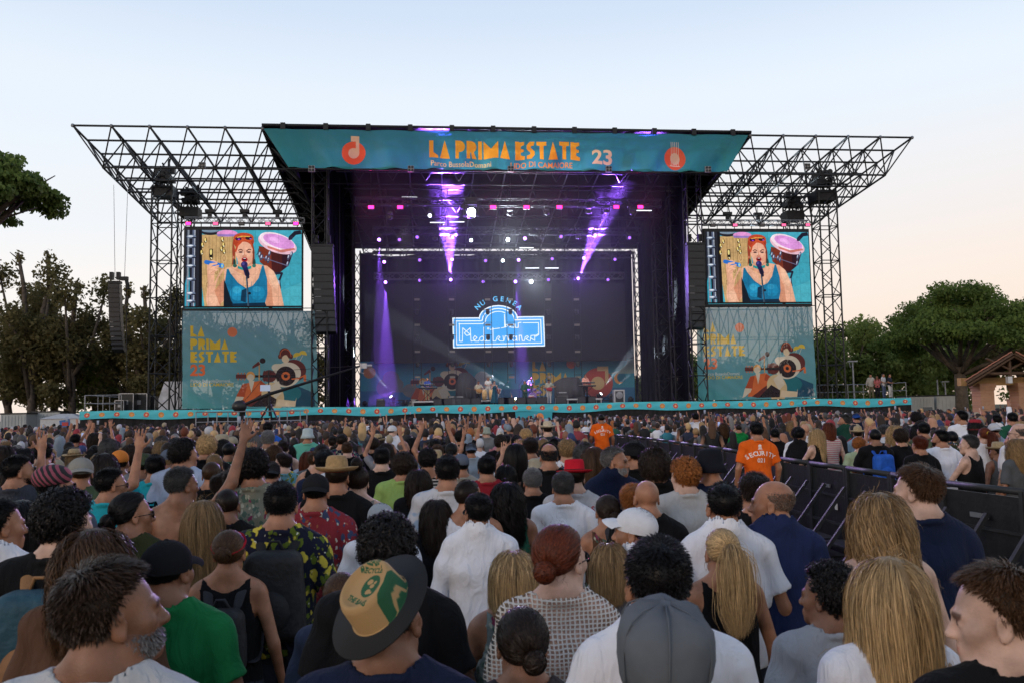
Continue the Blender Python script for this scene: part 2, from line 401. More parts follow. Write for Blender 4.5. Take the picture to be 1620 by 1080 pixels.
def header_img():
    W, H = 2048, 180; cv = Canvas(W, H); cv.vgrad((52,132,138),(54,156,158)); k = W/770.0
    xs = lambda px: (px-415)*k; ys = lambda py: (py-202)*H/66.0
    x0 = xs(668); w0 = dwidth('LA PRIMA ESTATE', 1.0, 0.10); hh = 31*H/66; sc = (xs(913)-x0)/(w0*hh)
    # letters a touch narrower than their cell
    sub = Canvas(int((xs(915)-x0)/sc)+4, int(hh)+2, (0,0,0), 0.0); deco(sub, 'LA PRIMA ESTATE', 1, 1, hh-1, (240,172,44), gap=0.10)
    a = sub.a; dw = int((xs(915)-x0)*2); dh = a.shape[0]
    ix = (np.arange(dw)*a.shape[1]/dw).astype(int); aa = a[:,ix]; Y0 = int(ys(219)*2); X0 = int(x0*2)
    m = aa[...,3:]; reg = cv.a[Y0:Y0+dh, X0:X0+dw]; reg[...,:3] = reg[...,:3]*(1-m)+aa[...,:3]*m
    cv.text('23', xs(925), ys(257), 92, CRE, bold=0.03); cv.text('Parco BussolaDomani', xs(670), ys(263.5), 34, (236,206,120), bold=0.012, sx=.84)
    cv.text('LIDO DI CAMAIORE', xs(795), ys(264), 36, (226,150,60), bold=0.012, sx=.83)
    cx, cy = xs(552), ys(242); cv.ell(cx,cy,48,52,(236,100,56)); cv.ell(cx,cy+2,22,24,CRE); cv.rect(cx-12,cy-78,cx+22,cy-52,CRE); cv.rect(cx+8,cy-78,cx+22,cy+4,CRE)
    cx, cy = xs(1061), ys(245); cv.ell(cx,cy,46,52,(230,100,60)); cv.ell(cx,cy+2,21,26,CRE)
    for i in range(5): cv.rect(cx-17+i*8,cy-76,cx-14.5+i*8,cy+32,(228,208,168))
    cv.rect(cx-22,cy+32,cx+22,cy+36,(228,208,168))
    return cv.image('header_print')
def fascia_img():
    W, H = 4096, 44; cv = Canvas(W, H); cv.vgrad((96,214,226),(80,192,206)); n = 61
    for i in range(n):
        x = (i+.5)*W/n; c = (234,150,80) if i%2 else (220,92,76)
        cv.ell(x,22,13,12.5,c)
        if i%2 == 0: cv.ell(x,22,5,5,(250,200,150)); cv.rect(x-1,8,x+7,12,(250,210,150))
        else: cv.ell(x,23,7,5,(240,176,110))
    return cv.image('fascia_print')
def backdrop_img():
    W, H = 1740, 300; cv = Canvas(W, H); cv.vgrad((60,140,168),(72,156,176)); k = 4.0
    T = (120,124,128); cv.rect(0,190,W,H,(56,118,160)); 
    cv.ell(56,70,38,38,(210,140,90)); cv.ell(190,110,52,48,T); cv.ell(160,170,60,60,T); cv.ell(225,150,42,40,T); cv.ell(310,190,48,44,(132,128,130)); cv.rect(110,170,330,200,T)
    musicians(cv, 20, -235, 3.3)
    cv.ell(760,120,50,48,(150,158,172)); cv.ell(720,150,60,40,(150,158,172)); cv.rect(660,150,830,180,(150,158,172))
    yy = 6
    for t in ('LA','PRIMA','ESTATE'): deco(cv, t, 1080, yy, 70, (220,184,84), gap=0.08); yy += 80
    cv.ell(1330,30,30,32,(222,120,84)); cv.ell(1500,160,98,100,(196,84,70)); cv.ell(1500,160,44,44,(222,190,140)); cv.rect(1498,50,1570,80,(222,190,140)); cv.rect(1548,50,1570,160,(222,190,140))
    cv.ell(1640,130,34,36,(226,160,90)); cv.ell(1656,124,30,32,(38,112,140)); cv.poly([(1560,98),(1640,80),(1690,40),(1700,0),(1740,0),(1740,98)],(140,160,158))
    return cv.image('backdrop_print')
def pendant_img():
    cv = Canvas(230,140,(66,172,188)); deco(cv,'LA',36,36,38,(226,214,160)); deco(cv,'PRIMA',36,84,38,(226,214,160)); cv.ell(152,34,26,26,(240,150,90)); return cv.image('pendant_print')
def wall_logo_img():
    """LED wall content: dark field with the blue neon bar sign"""
    W, H = 1600, 500; cv = Canvas(W, H, (16,15,17)); sx = W/400.0; sy = H/127.0
    X = lambda px: (px-590)*sx; Y = lambda py: (py-447)*sy*0.995
    z = lambda a,b: (X(690+a*190/1620.0), Y(460+b*100/853.0))   # coordinates of the enlarged view
    BL=(70,165,240); WH=(238,246,255)
    def outline(o):
        a = o; pts = [(195+a,365+a),(545+a*.6,365+a)]
        for i in range(13):
            t = math.pi*(1-i/12); pts.append((812+(262-a)*math.cos(t), 375+a*.6-(180-a*.4)*math.sin(t)))
        pts += [(1082-a*.6,355+a),(1430-a,352+a),(1438-a,765-a),(200+a,778-a)]
        return [z(*q) for q in pts]
    cv.poly(outline(0), BL)
    for o, wd in ((4,7.5),(44,6.5)):
        p = outline(o); cv.line(p+[p[0]], wd, WH)
    q = outline(84); cv.line(q[:11],5.5,WH); cv.line([z(1145,440),z(1355,440),z(1355,610),z(1315,632)],5.5,WH); cv.line([z(285,440),z(285,690),z(322,690),z(330,505),z(430,600),z(380,612),z(350,575),z(430,505),z(438,690)],5,WH)
    lw = 5.0
    def ln(*p): cv.line([z(a,b) for a,b in p], lw, WH)
    ln((438,690),(480,680),(520,640),(490,615),(468,650),(490,690),(540,690)); ln((540,690),(560,640),(590,620),(612,650),(590,690),(560,680)); ln((612,495),(612,690),(650,690)); ln((650,620),(650,690),(690,690))
    ln((735,505),(735,690),(770,690)); ln((700,530),(825,512)); ln((770,690),(790,640),(812,620),(830,640),(800,665),(830,690),(870,690)); ln((870,620),(880,690),(900,620),(930,625)); ln((930,620),(940,690),(960,620),(990,625))
    ln((1055,640),(1020,620),(990,650),(1010,690),(1050,680),(1055,620),(1060,690)); ln((1090,690),(1090,615),(1120,615),(1130,690),(1160,690)); ln((1160,690),(1170,640),(1200,620),(1215,640),(1180,665),(1220,690),(1240,690)); ln((1240,690),(1250,620),(1300,615),(1300,690),(1240,650)); ln((1300,625),(1345,600))
    ln((850,510),(895,500),(895,320),(905,500),(940,480),(925,455),(905,480)); ln((960,500),(1010,455),(1035,470),(1020,505),(975,500)); ln((1035,455),(1040,508),(1080,505),(1080,440),(1120,435)); cv.ell(*z(672,515),7,7,WH); cv.ell(*z(672,515),3,3,BL)
    for i, ch in enumerate('NU GENEA'):
        t = R(-52+i*15.2); a, b = 812+325*math.sin(t), 400-265*math.cos(t)
        if ch != ' ':
            p = z(a,b); cv.text(ch, p[0], p[1], 44, (110,205,250), bold=0.025, ang=math.degrees(t)*0.85, align='CENTER')
    return cv.image('wall_logo')
def singer_img():
    """the close-up of the singer shown on both side screens"""
    W, H = 930, 620; k = W/1240.0
    cv = Canvas(W, H, (60,160,180)); x = lambda v: (v-90)*k; y = lambda v: (v-180)*k*1.0
    def Pp(pts, c, al=1.0): cv.poly([(x(a),y(b)) for a,b in pts], c, al)
    def E(a,b,r,r2,c,an=0,al=1.0,**kw): cv.ell(x(a),y(b),r*k,r2*k,c,an,al,**kw)
    def Ln(pts,wd,c,al=1.0): cv.line([(x(a),y(b)) for a,b in pts], wd*k, c, al)
    g = random.Random(3)
    Pp([(1330,740),(1100,830),(1060,1000),(1330,1000)],(72,170,186)); Pp([(840,180),(1330,180),(1330,330),(840,240)],(74,172,196),.5)
    # left: chrome stands
    Pp([(80,170),(245,170),(250,1000),(70,1000)],(34,38,50)); Pp([(80,800),(130,560),(150,1000),(70,1000)],(40,150,176)); Pp([(215,850),(215,1000),(185,1000)],(40,150,176))
    for a, wd, c in ((120,20,(130,138,150)),(150,16,(24,28,40)),(178,30,(88,98,122)),(188,7,(200,206,216)),(212,18,(34,34,44))): Pp([(a-wd/2,180),(a+wd/2,180),(a+wd/2-4,1000),(a-wd/2-4,1000)],c)
    for b in (250,350,460,560,700,850,930): E(150,b,50,18,(110,124,150)); E(140,b-4,30,8,(226,232,240)); E(180,b+12,24,7,(20,24,40))
    # conga shells
    Pp([(240,230),(620,230),(640,700),(560,1000),(300,1000),(245,600)],(196,160,108))
    for i in range(46):
        a = 250+i*8.2; c = g.choice([(222,190,138),(168,128,80),(142,104,62),(206,172,118),(120,84,48)])
        Ln([(a,250),(a+g.uniform(-8,8),480),(a+g.uniform(-14,14)+(445-a)*.12,720),(a+(445-a)*.4,1000)],g.uniform(1.5,4),c,.6)
    for ex, ey in ((420,620),(330,760),(500,480),(560,640)):
        for q in range(3): E(ex,ey,26-q*8,46-q*13,(150,108,66) if q%2 else (210,176,126),al=.7)
    Pp([(228,170),(262,170),(272,1000),(236,1000)],(14,14,22)); E(350,200,96,34,(30,30,40)); E(350,188,88,18,(120,140,160)); E(530,215,110,36,(226,150,210)); Pp([(420,225),(640,225),(630,248),(430,248)],(150,120,190))
    for a,b in ((270,340),(300,290),(262,420),(360,420),(362,470),(480,280),(492,340),(470,380),(500,410)): E(a,b,17,30,(90,70,30)); E(a-3,b-8,9,18,(240,214,130)); E(a+4,b+12,6,9,(250,244,214))
    Pp([(345,380),(378,380),(382,470),(342,470)],(18,16,14)); E(360,415,12,30,(244,224,140))
    # drum
    Pp([(868,350),(1240,420),(1190,560),(1060,660),(1010,620),(880,520)],(70,24,24)); Pp([(868,350),(1000,385),(1010,600),(880,520)],(120,48,32)); Pp([(1120,400),(1240,420),(1190,560),(1120,610)],(44,16,30))
    E(1070,325,216,98,(236,190,206),18); E(1068,302,200,86,(250,226,238),18); E(1085,300,176,66,(222,150,220),18); E(1040,285,60,30,(238,180,236),18,.8); Pp([(960,345),(1100,390),(1250,370),(1260,390),(1110,420),(965,370)],(206,120,110))
    for a,b in ((880,440),(900,470),(985,430),(975,500),(950,480),(1190,470),(1220,440),(1180,540)): E(a,b,14,34,(64,70,96),15); E(a-3,b-8,6,18,(200,206,226),15)
    Ln([(870,380),(860,430),(850,440)],10,(50,60,80)); Ln([(905,470),(1180,560)],10,(100,100,130))
    Pp([(1190,250),(1250,190),(1320,180),(1330,220),(1270,230),(1220,280)],(24,22,40)); E(1212,262,28,20,(36,34,60),-40)
    Ln([(1040,640),(1120,640),(1090,720),(1100,800)],22,(30,30,50)); Ln([(1085,720),(1090,800)],14,(190,200,220)); Ln([(960,830),(975,930),(1000,1000)],40,(24,24,36)); Ln([(975,880),(970,1000)],12,(60,150,190))
    # body
    SK=(226,168,138); SH=(196,128,98); HL=(242,198,168)
    Pp([(500,600),(640,545),(840,540),(960,560),(1030,620),(1100,780),(1145,1000),(500,1000),(505,740)],SK)
    Pp([(500,600),(440,690),(400,820),(470,990),(400,1000),(330,960),(310,900),(360,720),(400,740),(470,600),(540,590)],SK)
    Pp([(320,560),(345,520),(430,510),(440,560),(400,640),(400,760),(420,840),(500,690),(500,930),(420,1000),(330,990),(310,920),(330,760)],SK)
    Pp([(400,820),(500,700),(505,900),(460,980)],SH,.8); E(380,930,60,70,HL,al=.4); E(560,610,50,30,HL,20,.6); E(1030,700,40,110,HL,-20,.5); Pp([(960,700),(1010,800),(1030,1000),(950,1000)],SH,.7)
    # hand
    for i,(a,b) in enumerate(((352,520),(375,545),(385,575),(375,605))): Ln([(a-20,b+20),(a+26,b-8),(a+48,b-2)],24,(236,180,150)); Ln([(a-16,b+32),(a+26,b+6)],4,SH)
    Ln([(310,520),(480,560)],44,(40,110,200)); E(480,560,15,26,(90,170,240)); E(480,560,7,12,(200,220,120)); Ln([(330,590),(355,545),(420,535)],22,(232,176,146)); Ln([(395,575),(440,560)],20,(232,176,146))
    # neck & head
    Pp([(640,470),(800,470),(820,560),(900,600),(720,720),(600,620),(650,570)],(214,152,122)); Pp([(660,500),(790,490),(770,560),(690,570)],(180,112,88),.6)
    Pp([(600,600),(720,660),(830,560),(880,600),(770,780),(740,790),(640,700)],(236,184,156),.6); E(720,410,100,120,(232,174,146)); E(718,470,78,92,(232,174,146)); E(765,430,46,90,(214,148,120),al=.5); E(700,330,60,30,(246,204,180),al=.6)
    # hair
    HR=(190,70,38); E(706,300,112,84,(170,58,32)); E(706,262,108,54,HR); Pp([(592,300),(620,400),(610,520),(585,560),(590,470),(585,380)],(150,60,40)); Pp([(800,300),(824,400),(826,520),(840,560),(800,540),(806,440),(790,360)],(120,52,36))
    E(712,392,92,88,(232,174,146)); Pp([(614,400),(640,320),(700,290),(690,310),(650,350),(628,420)],HR); Pp([(700,290),(770,310),(810,400),(800,330),(760,280)],HR)
    for i in range(24): Ln([(g.uniform(610,800),g.uniform(222,260)),(g.uniform(610,800),g.uniform(270,310))],4,g.choice([(222,104,54),(140,44,26),(206,86,44)]),.6)
    E(650,272,34,18,(50,16,60)); E(760,266,36,18,(40,20,30)); Ln([(640,258),(700,245),(770,250)],8,(230,190,80)); E(655,278,12,6,(170,70,230)); E(780,272,12,6,(170,90,220))
    for a, s in ((676,1),(762,-1)): Ln([(a-24,400-4*s),(a,385),(a+22,392+4*s)],9,(80,36,30)); E(a,414,22,9,(120,72,70)); E(a,416,14,6,(40,26,34))
    Ln([(720,400),(716,450)],10,(214,150,122)); E(718,456,22,11,(216,146,118)); E(700,458,5,4,(130,60,50)); E(734,458,5,4,(130,60,50)); E(702,430,8,20,(250,214,190),al=.6)
    E(718,494,32,26,(176,30,44)); E(718,492,20,14,(60,8,14)); E(718,482,16,5,(240,230,224)); E(600,470,8,14,(190,120,96))
    E(610,530,14,44,(30,60,56)); E(822,530,14,44,(30,60,56)); E(616,560,22,18,(40,90,80)); E(820,560,20,18,(50,110,96))
    Pp([(645,560),(700,580),(790,560),(790,590),(710,610),(650,590)],(30,140,140))
    for i in range(14): E(650+i*10.5,582+6*math.sin(i),4,7,g.choice([(60,180,170),(20,100,110)]))
    Ln([(640,620),(700,660),(740,760)],3,(230,190,110)); E(732,775,6,10,(220,170,80))
    # dress
    BLU=(20,110,150); Pp([(530,595),(548,592),(570,640),(650,740),(740,800),(810,770),(870,690),(905,560),(922,556),(960,700),(965,860),(930,1000),(500,1000),(510,740)],BLU)
    Pp([(500,820),(520,740),(560,900),(600,960),(940,950),(960,1000),(500,1000)],(10,40,62)); E(650,850,84,80,(30,140,184)); E(860,850,80,74,(24,130,172)); E(640,820,44,36,(70,176,210),al=.6); E(850,810,44,30,(60,160,200),al=.6); Pp([(690,820),(740,800),(735,950),(680,930)],(12,50,76)); Pp([(500,700),(560,860),(600,1000),(500,1000)],(14,22,32),.9)
    for i in range(14): a=g.uniform(540,930); Ln([(a,740+abs(a-735)*-.2),(a+g.uniform(-20,20),930)],3,(14,80,116),.5)
    # microphone
    Ln([(715,550),(748,650)],52,(30,26,76)); E(716,548,36,36,(40,34,90)); E(706,538,14,16,(96,86,170),al=.7); Ln([(740,620),(755,680)],34,(22,20,44)); Ln([(742,680),(765,1000)],17,(36,52,70)); Ln([(739,700),(760,1000)],4,(110,140,160)); E(775,852,14,14,(20,22,30))
    Pp([(90,986),(1330,986),(1330,1002),(90,1002)],(20,18,18))
    rs = np.random.RandomState(4); Hh, Ww = cv.a.shape[:2]
    for k_, amp in ((24,.05),(60,.04),(160,.04)):
        gz_ = rs.uniform(-1,1,(k_*2//3+2,k_+2)); yi = np.linspace(0,gz_.shape[0]-1.001,Hh); xi = np.linspace(0,gz_.shape[1]-1.001,Ww); y0 = yi.astype(int); x0 = xi.astype(int); fy = (yi-y0)[:,None]; fx = (xi-x0)[None]; fy = fy*fy*(3-2*fy); fx = fx*fx*(3-2*fx)
        nn = gz_[y0][:,x0]*(1-fy)*(1-fx)+gz_[y0+1][:,x0]*fy*(1-fx)+gz_[y0][:,x0+1]*(1-fy)*fx+gz_[y0+1][:,x0+1]*fy*fx; cv.a[...,:3] *= (1+amp*nn[...,None])
    cv.a[...,:3] = np.clip(cv.a[...,:3],0,1)
    for i in range(1,10): cv.rect(i*W/10-.8,0,i*W/10+.8,H,(10,12,18),.22)
    for i in range(1,7): cv.rect(0,i*H/7-.8,W,i*H/7+.8,(10,12,18),.22)
    return cv.image('singer_picture', blur=2)
# ================================================================== SETTING
YF, ZD = 57.0, 2.60                  # stage front plane, deck level
def ground():
    V, F = [], []; xs = [-900,-200,-80,-40,-20,-10,-5,0,5,10,20,40,80,200,900]; ys = [-60,-20,-5,0,5,10,15,20,30,40,50,60,80,120,250,900,2500]
    for y in ys:
        for x in xs: V.append((x,y,0))
    n = len(xs)
    for j in range(len(ys)-1):
        for i in range(n-1): F.append((j*n+i, j*n+i+1, (j+1)*n+i+1, (j+1)*n+i))
    m = mat('trodden_turf', (0.06,0.06,0.03), 0.95, var=0.5, vscale=0.6, bump=0.6, bscale=25)
    o = link('ground', mesh_from('ground', V, F), None, m); label(o, kind='structure')
ground()
def cube(name, x0, x1, y0, y1, z0, z1, m, parent=None, **kw):
    c = Vector(((x0+x1)/2,(y0+y1)/2,(z0+z1)/2))
    o = MB().box((0,0,0), (abs(x1-x0),abs(y1-y0),abs(z1-z0))).build(name, m, parent, **kw)
    o.location = c if parent is None else c-parent.location
    return o
XL, XR = P(127,650,YF).x, P(1440,628,YF).x
# ---- stage deck
dk = empty('stage_deck', ((XL+XR)/2, YF, 0), lab='long black raised concert stage deck spanning the whole field end', cat='stage')
cube('deck_platform', XL, XR, YF, YF+20, ZD-0.25, ZD, M_black, dk)
m_skirt = mat('black_skirt_cloth', (0.022,0.021,0.022), 0.95, var=0.35, vscale=1.5, bump=0.4, bscale=4)
cube('deck_understructure', XL+0.1, XR-0.1, YF+0.15, YF+19.8, 0, ZD-0.26, m_skirt, dk)
def sk(u, v): return Vector((0, -0.04*math.sin(u*900)-0.03*math.sin(u*377), 0))
cloth('skirt', (XL,YF-0.02,ZD-0.45), (XR,YF-0.02,ZD-0.45), (XR,YF-0.06,0.02), (XL,YF-0.06,0.02), m_skirt, None, 600, 1, sk, lab='plain black cloth skirt hanging along the stage front below the turquoise band', cat='stage skirt')
def fa(u, v): return Vector((0, -0.05*v*abs(math.sin(u*70))-0.02*math.sin(v*9+u*200), 0.06*v*math.sin(u*52)+0.025*math.sin(u*31)))
cloth('fascia_banner', (XL,YF-0.10,ZD+0.02), (XR,YF-0.10,ZD+0.02), (XR,YF-0.12,ZD-0.52), (XL,YF-0.12,ZD-0.52), print_mat('fascia_print', fascia_img(), bump=0.3), None, 500, 5, fa, lab='turquoise band banner with orange discs running along the stage edge', cat='banner')
cloth('pendant_banner', P(815,651,YF-.3), P(874,650,YF-.3), P(871,690,YF-.35), P(819,692,YF-.35), print_mat('pendant_print', pendant_img()), None, 12, 8, lambda u,v: Vector((0,0.06*math.sin(u*22)*v,0)), lab='short turquoise LA PRIMA pendant hanging below the stage edge centre', cat='banner')

# ---- roof: two open space-frame wings and a covered middle bay
Y0 = 55.0
pL, pR = P(115,199,Y0), P(1443,218,Y0); ZT = (pL.z+pR.z)/2; SL = 0.085
XA, XB = P(415,200,Y0).x, P(1187,211,Y0).x
HF = ZT-P(157,263,Y0+1.2).z
def wing(x0, x1, nx, ny, inner, lab):
    t = empty('roof_wing', (x0, Y0, ZT), lab=lab, cat='roof truss', group='open steel space frames either side of the stage roof')
    m = (x1-x0)/nx; am = abs(m)
    T = lambda i,j: Vector((x0+i*m, Y0+j*am, ZT-SL*j*am)); B = lambda i,j: Vector((x0+(i+.62)*m, Y0+(j+.5)*am, ZT-HF-SL*(j+.5)*am))
    for j in range(ny+1):
        for i in range(nx+1):
            if i < nx: strut('chord', T(i,j), T(i+1,j), 0.07, M_dark, t)
            if j < ny: strut('rafter', T(i,j), T(i,j+1), 0.07, M_dark, t)
    for j in range(ny):
        for i in range(nx):
            if i < nx-1 or inner: strut('lower_chord', B(i,j), B(i,j)+Vector((m,0,0)), 0.07, M_dark, t)
            if j < ny-1: strut('lower_rafter', B(i,j), B(i,j+1), 0.07, M_dark, t)
            for a in (0,1):
                for b in (0,1): strut('brace', B(i,j), T(i+a,j+b), 0.048, M_dark, t)
    mb = MB()
    for i in range(nx+1):
        p = T(i,0)-Vector((x0,Y0,ZT)); mb.ball(p, 0.13, 6, 4)
    mb.build('joint', M_steel, t, kind='stuff')
    return T, B
TWL, BWL = wing(pL.x, XA, 5, 6, True, 'open black space frame roof wing above the screen beside the tall hanging delay speakers')
TWR, BWR = wing(pR.x, XB, 5, 6, True, 'open black space frame roof wing towards the umbrella pine')
YB = 78.0; ZB = P(790,394,YB).z
rf = empty('main_roof', ((XA+XB)/2, Y0, ZT), lab='black covered roof over the middle of the stage with steel beams beneath', cat='stage roof')
m_cov = mat('black_roof_skin', (0.012,0.012,0.014), 0.9, spec=.05, var=0.4, vscale=0.5, bump=0.5, bscale=2)
V = [(XA,Y0,ZT+.1),(XB,Y0,ZT+.1),(XB,YB,ZB),(XA,YB,ZB)]; V = [Vector(v)-rf.location for v in V]
mb = MB(); V2 = [v+Vector((0,0,.12)) for v in V]
mb.V = V+V2; mb.F = [(3,2,1,0),(4,5,6,7),(0,1,5,4),(1,2,6,5),(2,3,7,6),(3,0,4,7)]
mb.build('roof_skin', m_cov, rf)
zr = lambda y: ZT+(ZB-ZT)*(y-Y0)/(YB-Y0)
m_beam = mat('roof_tube_steel', (0.12,0.12,0.14), 0.4, 0.5)
for i in range(15):
    x = XA+(XB-XA)*i/14
    strut('rafter', (x,Y0,zr(Y0)-.1), (x,YB,zr(YB)-.15), 0.055, m_beam if 3 < i < 12 else M_dark, rf)
for y in (Y0, 58, 61, 64, 67, 70, 73, 76): strut('purlin', (XA,y,zr(y)-.2), (XB,y,zr(y)-.2), 0.05, m_beam if 56 < y < 70 else M_dark, rf)
for i in range(14):
    x = XA+(XB-XA)*i/14; x2 = XA+(XB-XA)*(i+1)/14; xm = (x+x2)/2
    for y in (58, 64, 70):
        strut('brace', (x,y,zr(y)-.2), (xm,y+1.5,zr(y)-1.7), 0.035, M_dark, rf); strut('brace', (x2,y,zr(y)-.2), (xm,y+1.5,zr(y)-1.7), 0.035, M_dark, rf)
for y in (59.5, 65.5, 71.5): strut('lower_chord', (XA+1,y,zr(y)-1.72), (XB-1,y,zr(y)-1.72), 0.045, M_dark, rf)
for dz, r in ((0.16,0.11),(-0.22,0.07)): strut('front_chord', (XA,Y0-.15,ZT+dz), (XB,Y0-.15,ZT+dz), r, M_black, rf)
for i in range(12):
    x = XA+(XB-XA)*(i+.5)/12; mb = MB().box((0,0,0),(.3,.25,.42)); o = mb.build('bracket', M_black, rf); o.location = Vector((x,Y0-.3,ZT+.05))-rf.location
# raked side girders closing the middle bay
for sx, xa, T in ((1,XA,0),(-1,XB,0)):
    for k in range(6):
        a = Vector((xa+sx*.1*k, Y0+k*2.4, zr(Y0+k*2.4)-.1)); b = Vector((xa+sx*(1.9), Y0+k*2.4+1.2, ZT-HF-SL*(k*2.4+1.2)))
        strut('brace', a, b, 0.06, M_dark, rf); strut('brace', b, Vector((xa+sx*.1*(k+1), Y0+(k+1)*2.4, zr(Y0+(k+1)*2.4)-.1)), 0.06, M_dark, rf)
    strut('side_chord', (xa+sx*1.9, Y0+1.2, ZT-HF-.1), (xa+sx*1.9, Y0+15, ZT-HF-SL*15), 0.12, M_black, rf)
    strut('side_chord', (xa+sx*0.1, Y0, ZT-.1), (xa+sx*.2, Y0+15, zr(Y0+15)-.1), 0.12, M_black, rf)
# header banner
def hd(u, v):
    return Vector((0, -0.10*math.sin(u*55+v*2)*(.4+v)-0.05*math.sin(u*140+1)*v - 0.25*math.sin(v*math.pi)*.5, 0.05*math.sin(u*84)*(1 if v > .5 else .2)))
cloth('header_banner', P(417,204,Y0-.35), P(1184,214,Y0-.35), P(1150,273,Y0-.35), P(457,266,Y0-.35), print_mat('header_print', header_img(), rough=.5, bump=.35, lucent=.3), None, 260, 14, hd, planar=True, lab='teal LA PRIMA ESTATE 23 header banner across the top of the stage roof', cat='banner')
strut('banner_rail', P(455,267.5,Y0-.3), P(1152,274,Y0-.3), 0.07, M_black); label(bpy.data.objects['banner_rail'], 'thin black pipe along the bottom hem of the header banner', 'pipe')
for k, px in enumerate((493,650,808,963,1120,320,1277)):
    c = P(px, (268.0 if k < 5 else 263)-(k-2)*0.0+(px-800)*.0016, Y0-.55)
    t = empty('lamp_cluster', c, lab=['grey four-lamp cluster on the banner hem nearest the delay speakers','grey four-lamp cluster on the banner hem under the word Parco','grey four-lamp cluster on the banner hem under the word LIDO','grey four-lamp cluster on the banner hem under the number 23','grey four-lamp cluster on the banner hem beyond the guitar emblem','grey four-lamp cluster hanging in the wing frame above the singer screen by the trees','grey four-lamp cluster hanging in the wing frame nearest the umbrella pine'][k], cat='light', group='four-lamp clusters on the roof edge')
    mg = mat('cluster_grey', (0.25,0.25,0.25), 0.5, var=.2)
    MB().box((0,0,0),(.40,.14,.40)).build('housing', mg, t)
    for dx in (-.1,.1):
        for dz in (-.1,.1):
            MB().lathe([(.075,0),(.08,.05),(.05,.06)], (dx,-.07,dz), 10, Matrix.Rotation(R(90),3,'X')).build('lamp', M_dark, t)
# ---- towers
def tower(name, px0, py0, px1, py1, Y, wd, r, zt, m, lab, group=None, step=1.3, cat='tower'):
    a = P((px0+px1)/2, (py0+py1)/2, Y); return box_truss(name, (a.x,Y,0), (a.x,Y,zt), wd, r, m, None, step, lab=lab, cat=cat, group=group)
G1 = 'lattice towers carrying the roof wings'
tower('lattice_tower', 261,320,256,640, 60, 1.35, .062, ZT-HF-.5, M_dark, 'wide black lattice tower rising outside the screen beside the delay speakers', G1)
tower('lattice_tower', 1303,330,1318,630, 60, 1.35, .062, ZT-HF-.5, M_dark, 'wide black lattice tower rising outside the screen on the umbrella pine side', G1)
tower('screen_tower', 294,340,291,640, 62, 0.9, .05, ZT-HF-.9, M_dark, 'slimmer lattice tower just behind the screen edge near the leafy trees', 'slim towers behind the screens')
tower('screen_tower', 1258,340,1264,630, 62, 1.1, .05, ZT-HF-.9, M_dark, 'slimmer lattice tower hidden behind the screen and banner nearest the pine', 'slim towers behind the screens')
G2 = 'black lattice legs of the stage roof'
names2 = ['outer','second','inner','rearmost']
for side, pxs in ((0,(508,528,549,566)),(1,(1098,1070,1044,1007))):
    for k, px in enumerate(pxs):
        Y = (57.9, 62, 66, 73)[k]
        tower('roof_tower', px, 330, px+(-2 if side == 0 else 4), 630, Y, (1.0,1.0,1.0,.55)[k], .055, zr(Y)-.4 if k < 3 else P(px,398,Y).z, M_black if k < 3 else M_dark, '%s black lattice leg of the stage roof on the %s side' % (names2[k], 'delay speaker' if side == 0 else 'umbrella pine'), G2, 1.1, 'tower')
# hoist blocks in the tower heads
def hoist(px, py, Y, s, seed, lab):
    g = random.Random(seed); t = empty('hoist_block', P(px,py,Y), lab=lab, cat='hoist', group='chain hoists at the tower heads')
    MB().box((0,0,-.75*s),(1.35*s,1.2*s,.7*s)).build('lower_crate', M_black, t)
    MB().box((0,0,.15*s),(1.1*s,1.0*s,.3*s)).build('sleeve_plate', M_black, t)
    for k in range(9):
        a = Vector((g.uniform(-.6,.6),g.uniform(-.5,.5),g.uniform(-.5,.2)))*s; b = Vector((g.uniform(-.6,.6),g.uniform(-.5,.5),g.uniform(.6,1.6)))*s
        strut('stay', t.location+a, t.location+b, .06*s, M_black, t)
    for k in range(5):
        o = MB().lathe([(.16,-.08),(.2,-.05),(.2,.05),(.16,.08)], (0,0,0), 12, Matrix.Rotation(R(90),3,'X')).build('pulley', M_dark, t); o.location = Vector((g.uniform(-.5,.5),-.55,g.uniform(-.3,.9)))*s
    for k in range(4):
        o = MB().box((0,0,0),(.4,.35,.45)).build('motor', M_case, t); o.location = Vector((-.45+.3*k,-.3+.1*k,g.uniform(.4,.9)))*s
hoist(262,288,60,1.0,1,'black chain hoist block crowning the wide tower beside the delay speakers')
hoist(302,322,62,.95,2,'black chain hoist block above the screen edge near the leafy trees')
hoist(1300,295,60,1.1,3,'black chain hoist block crowning the wide tower on the umbrella pine side')
hoist(1253,328,62,1.0,4,'black chain hoist block above the screen edge nearest the pine')
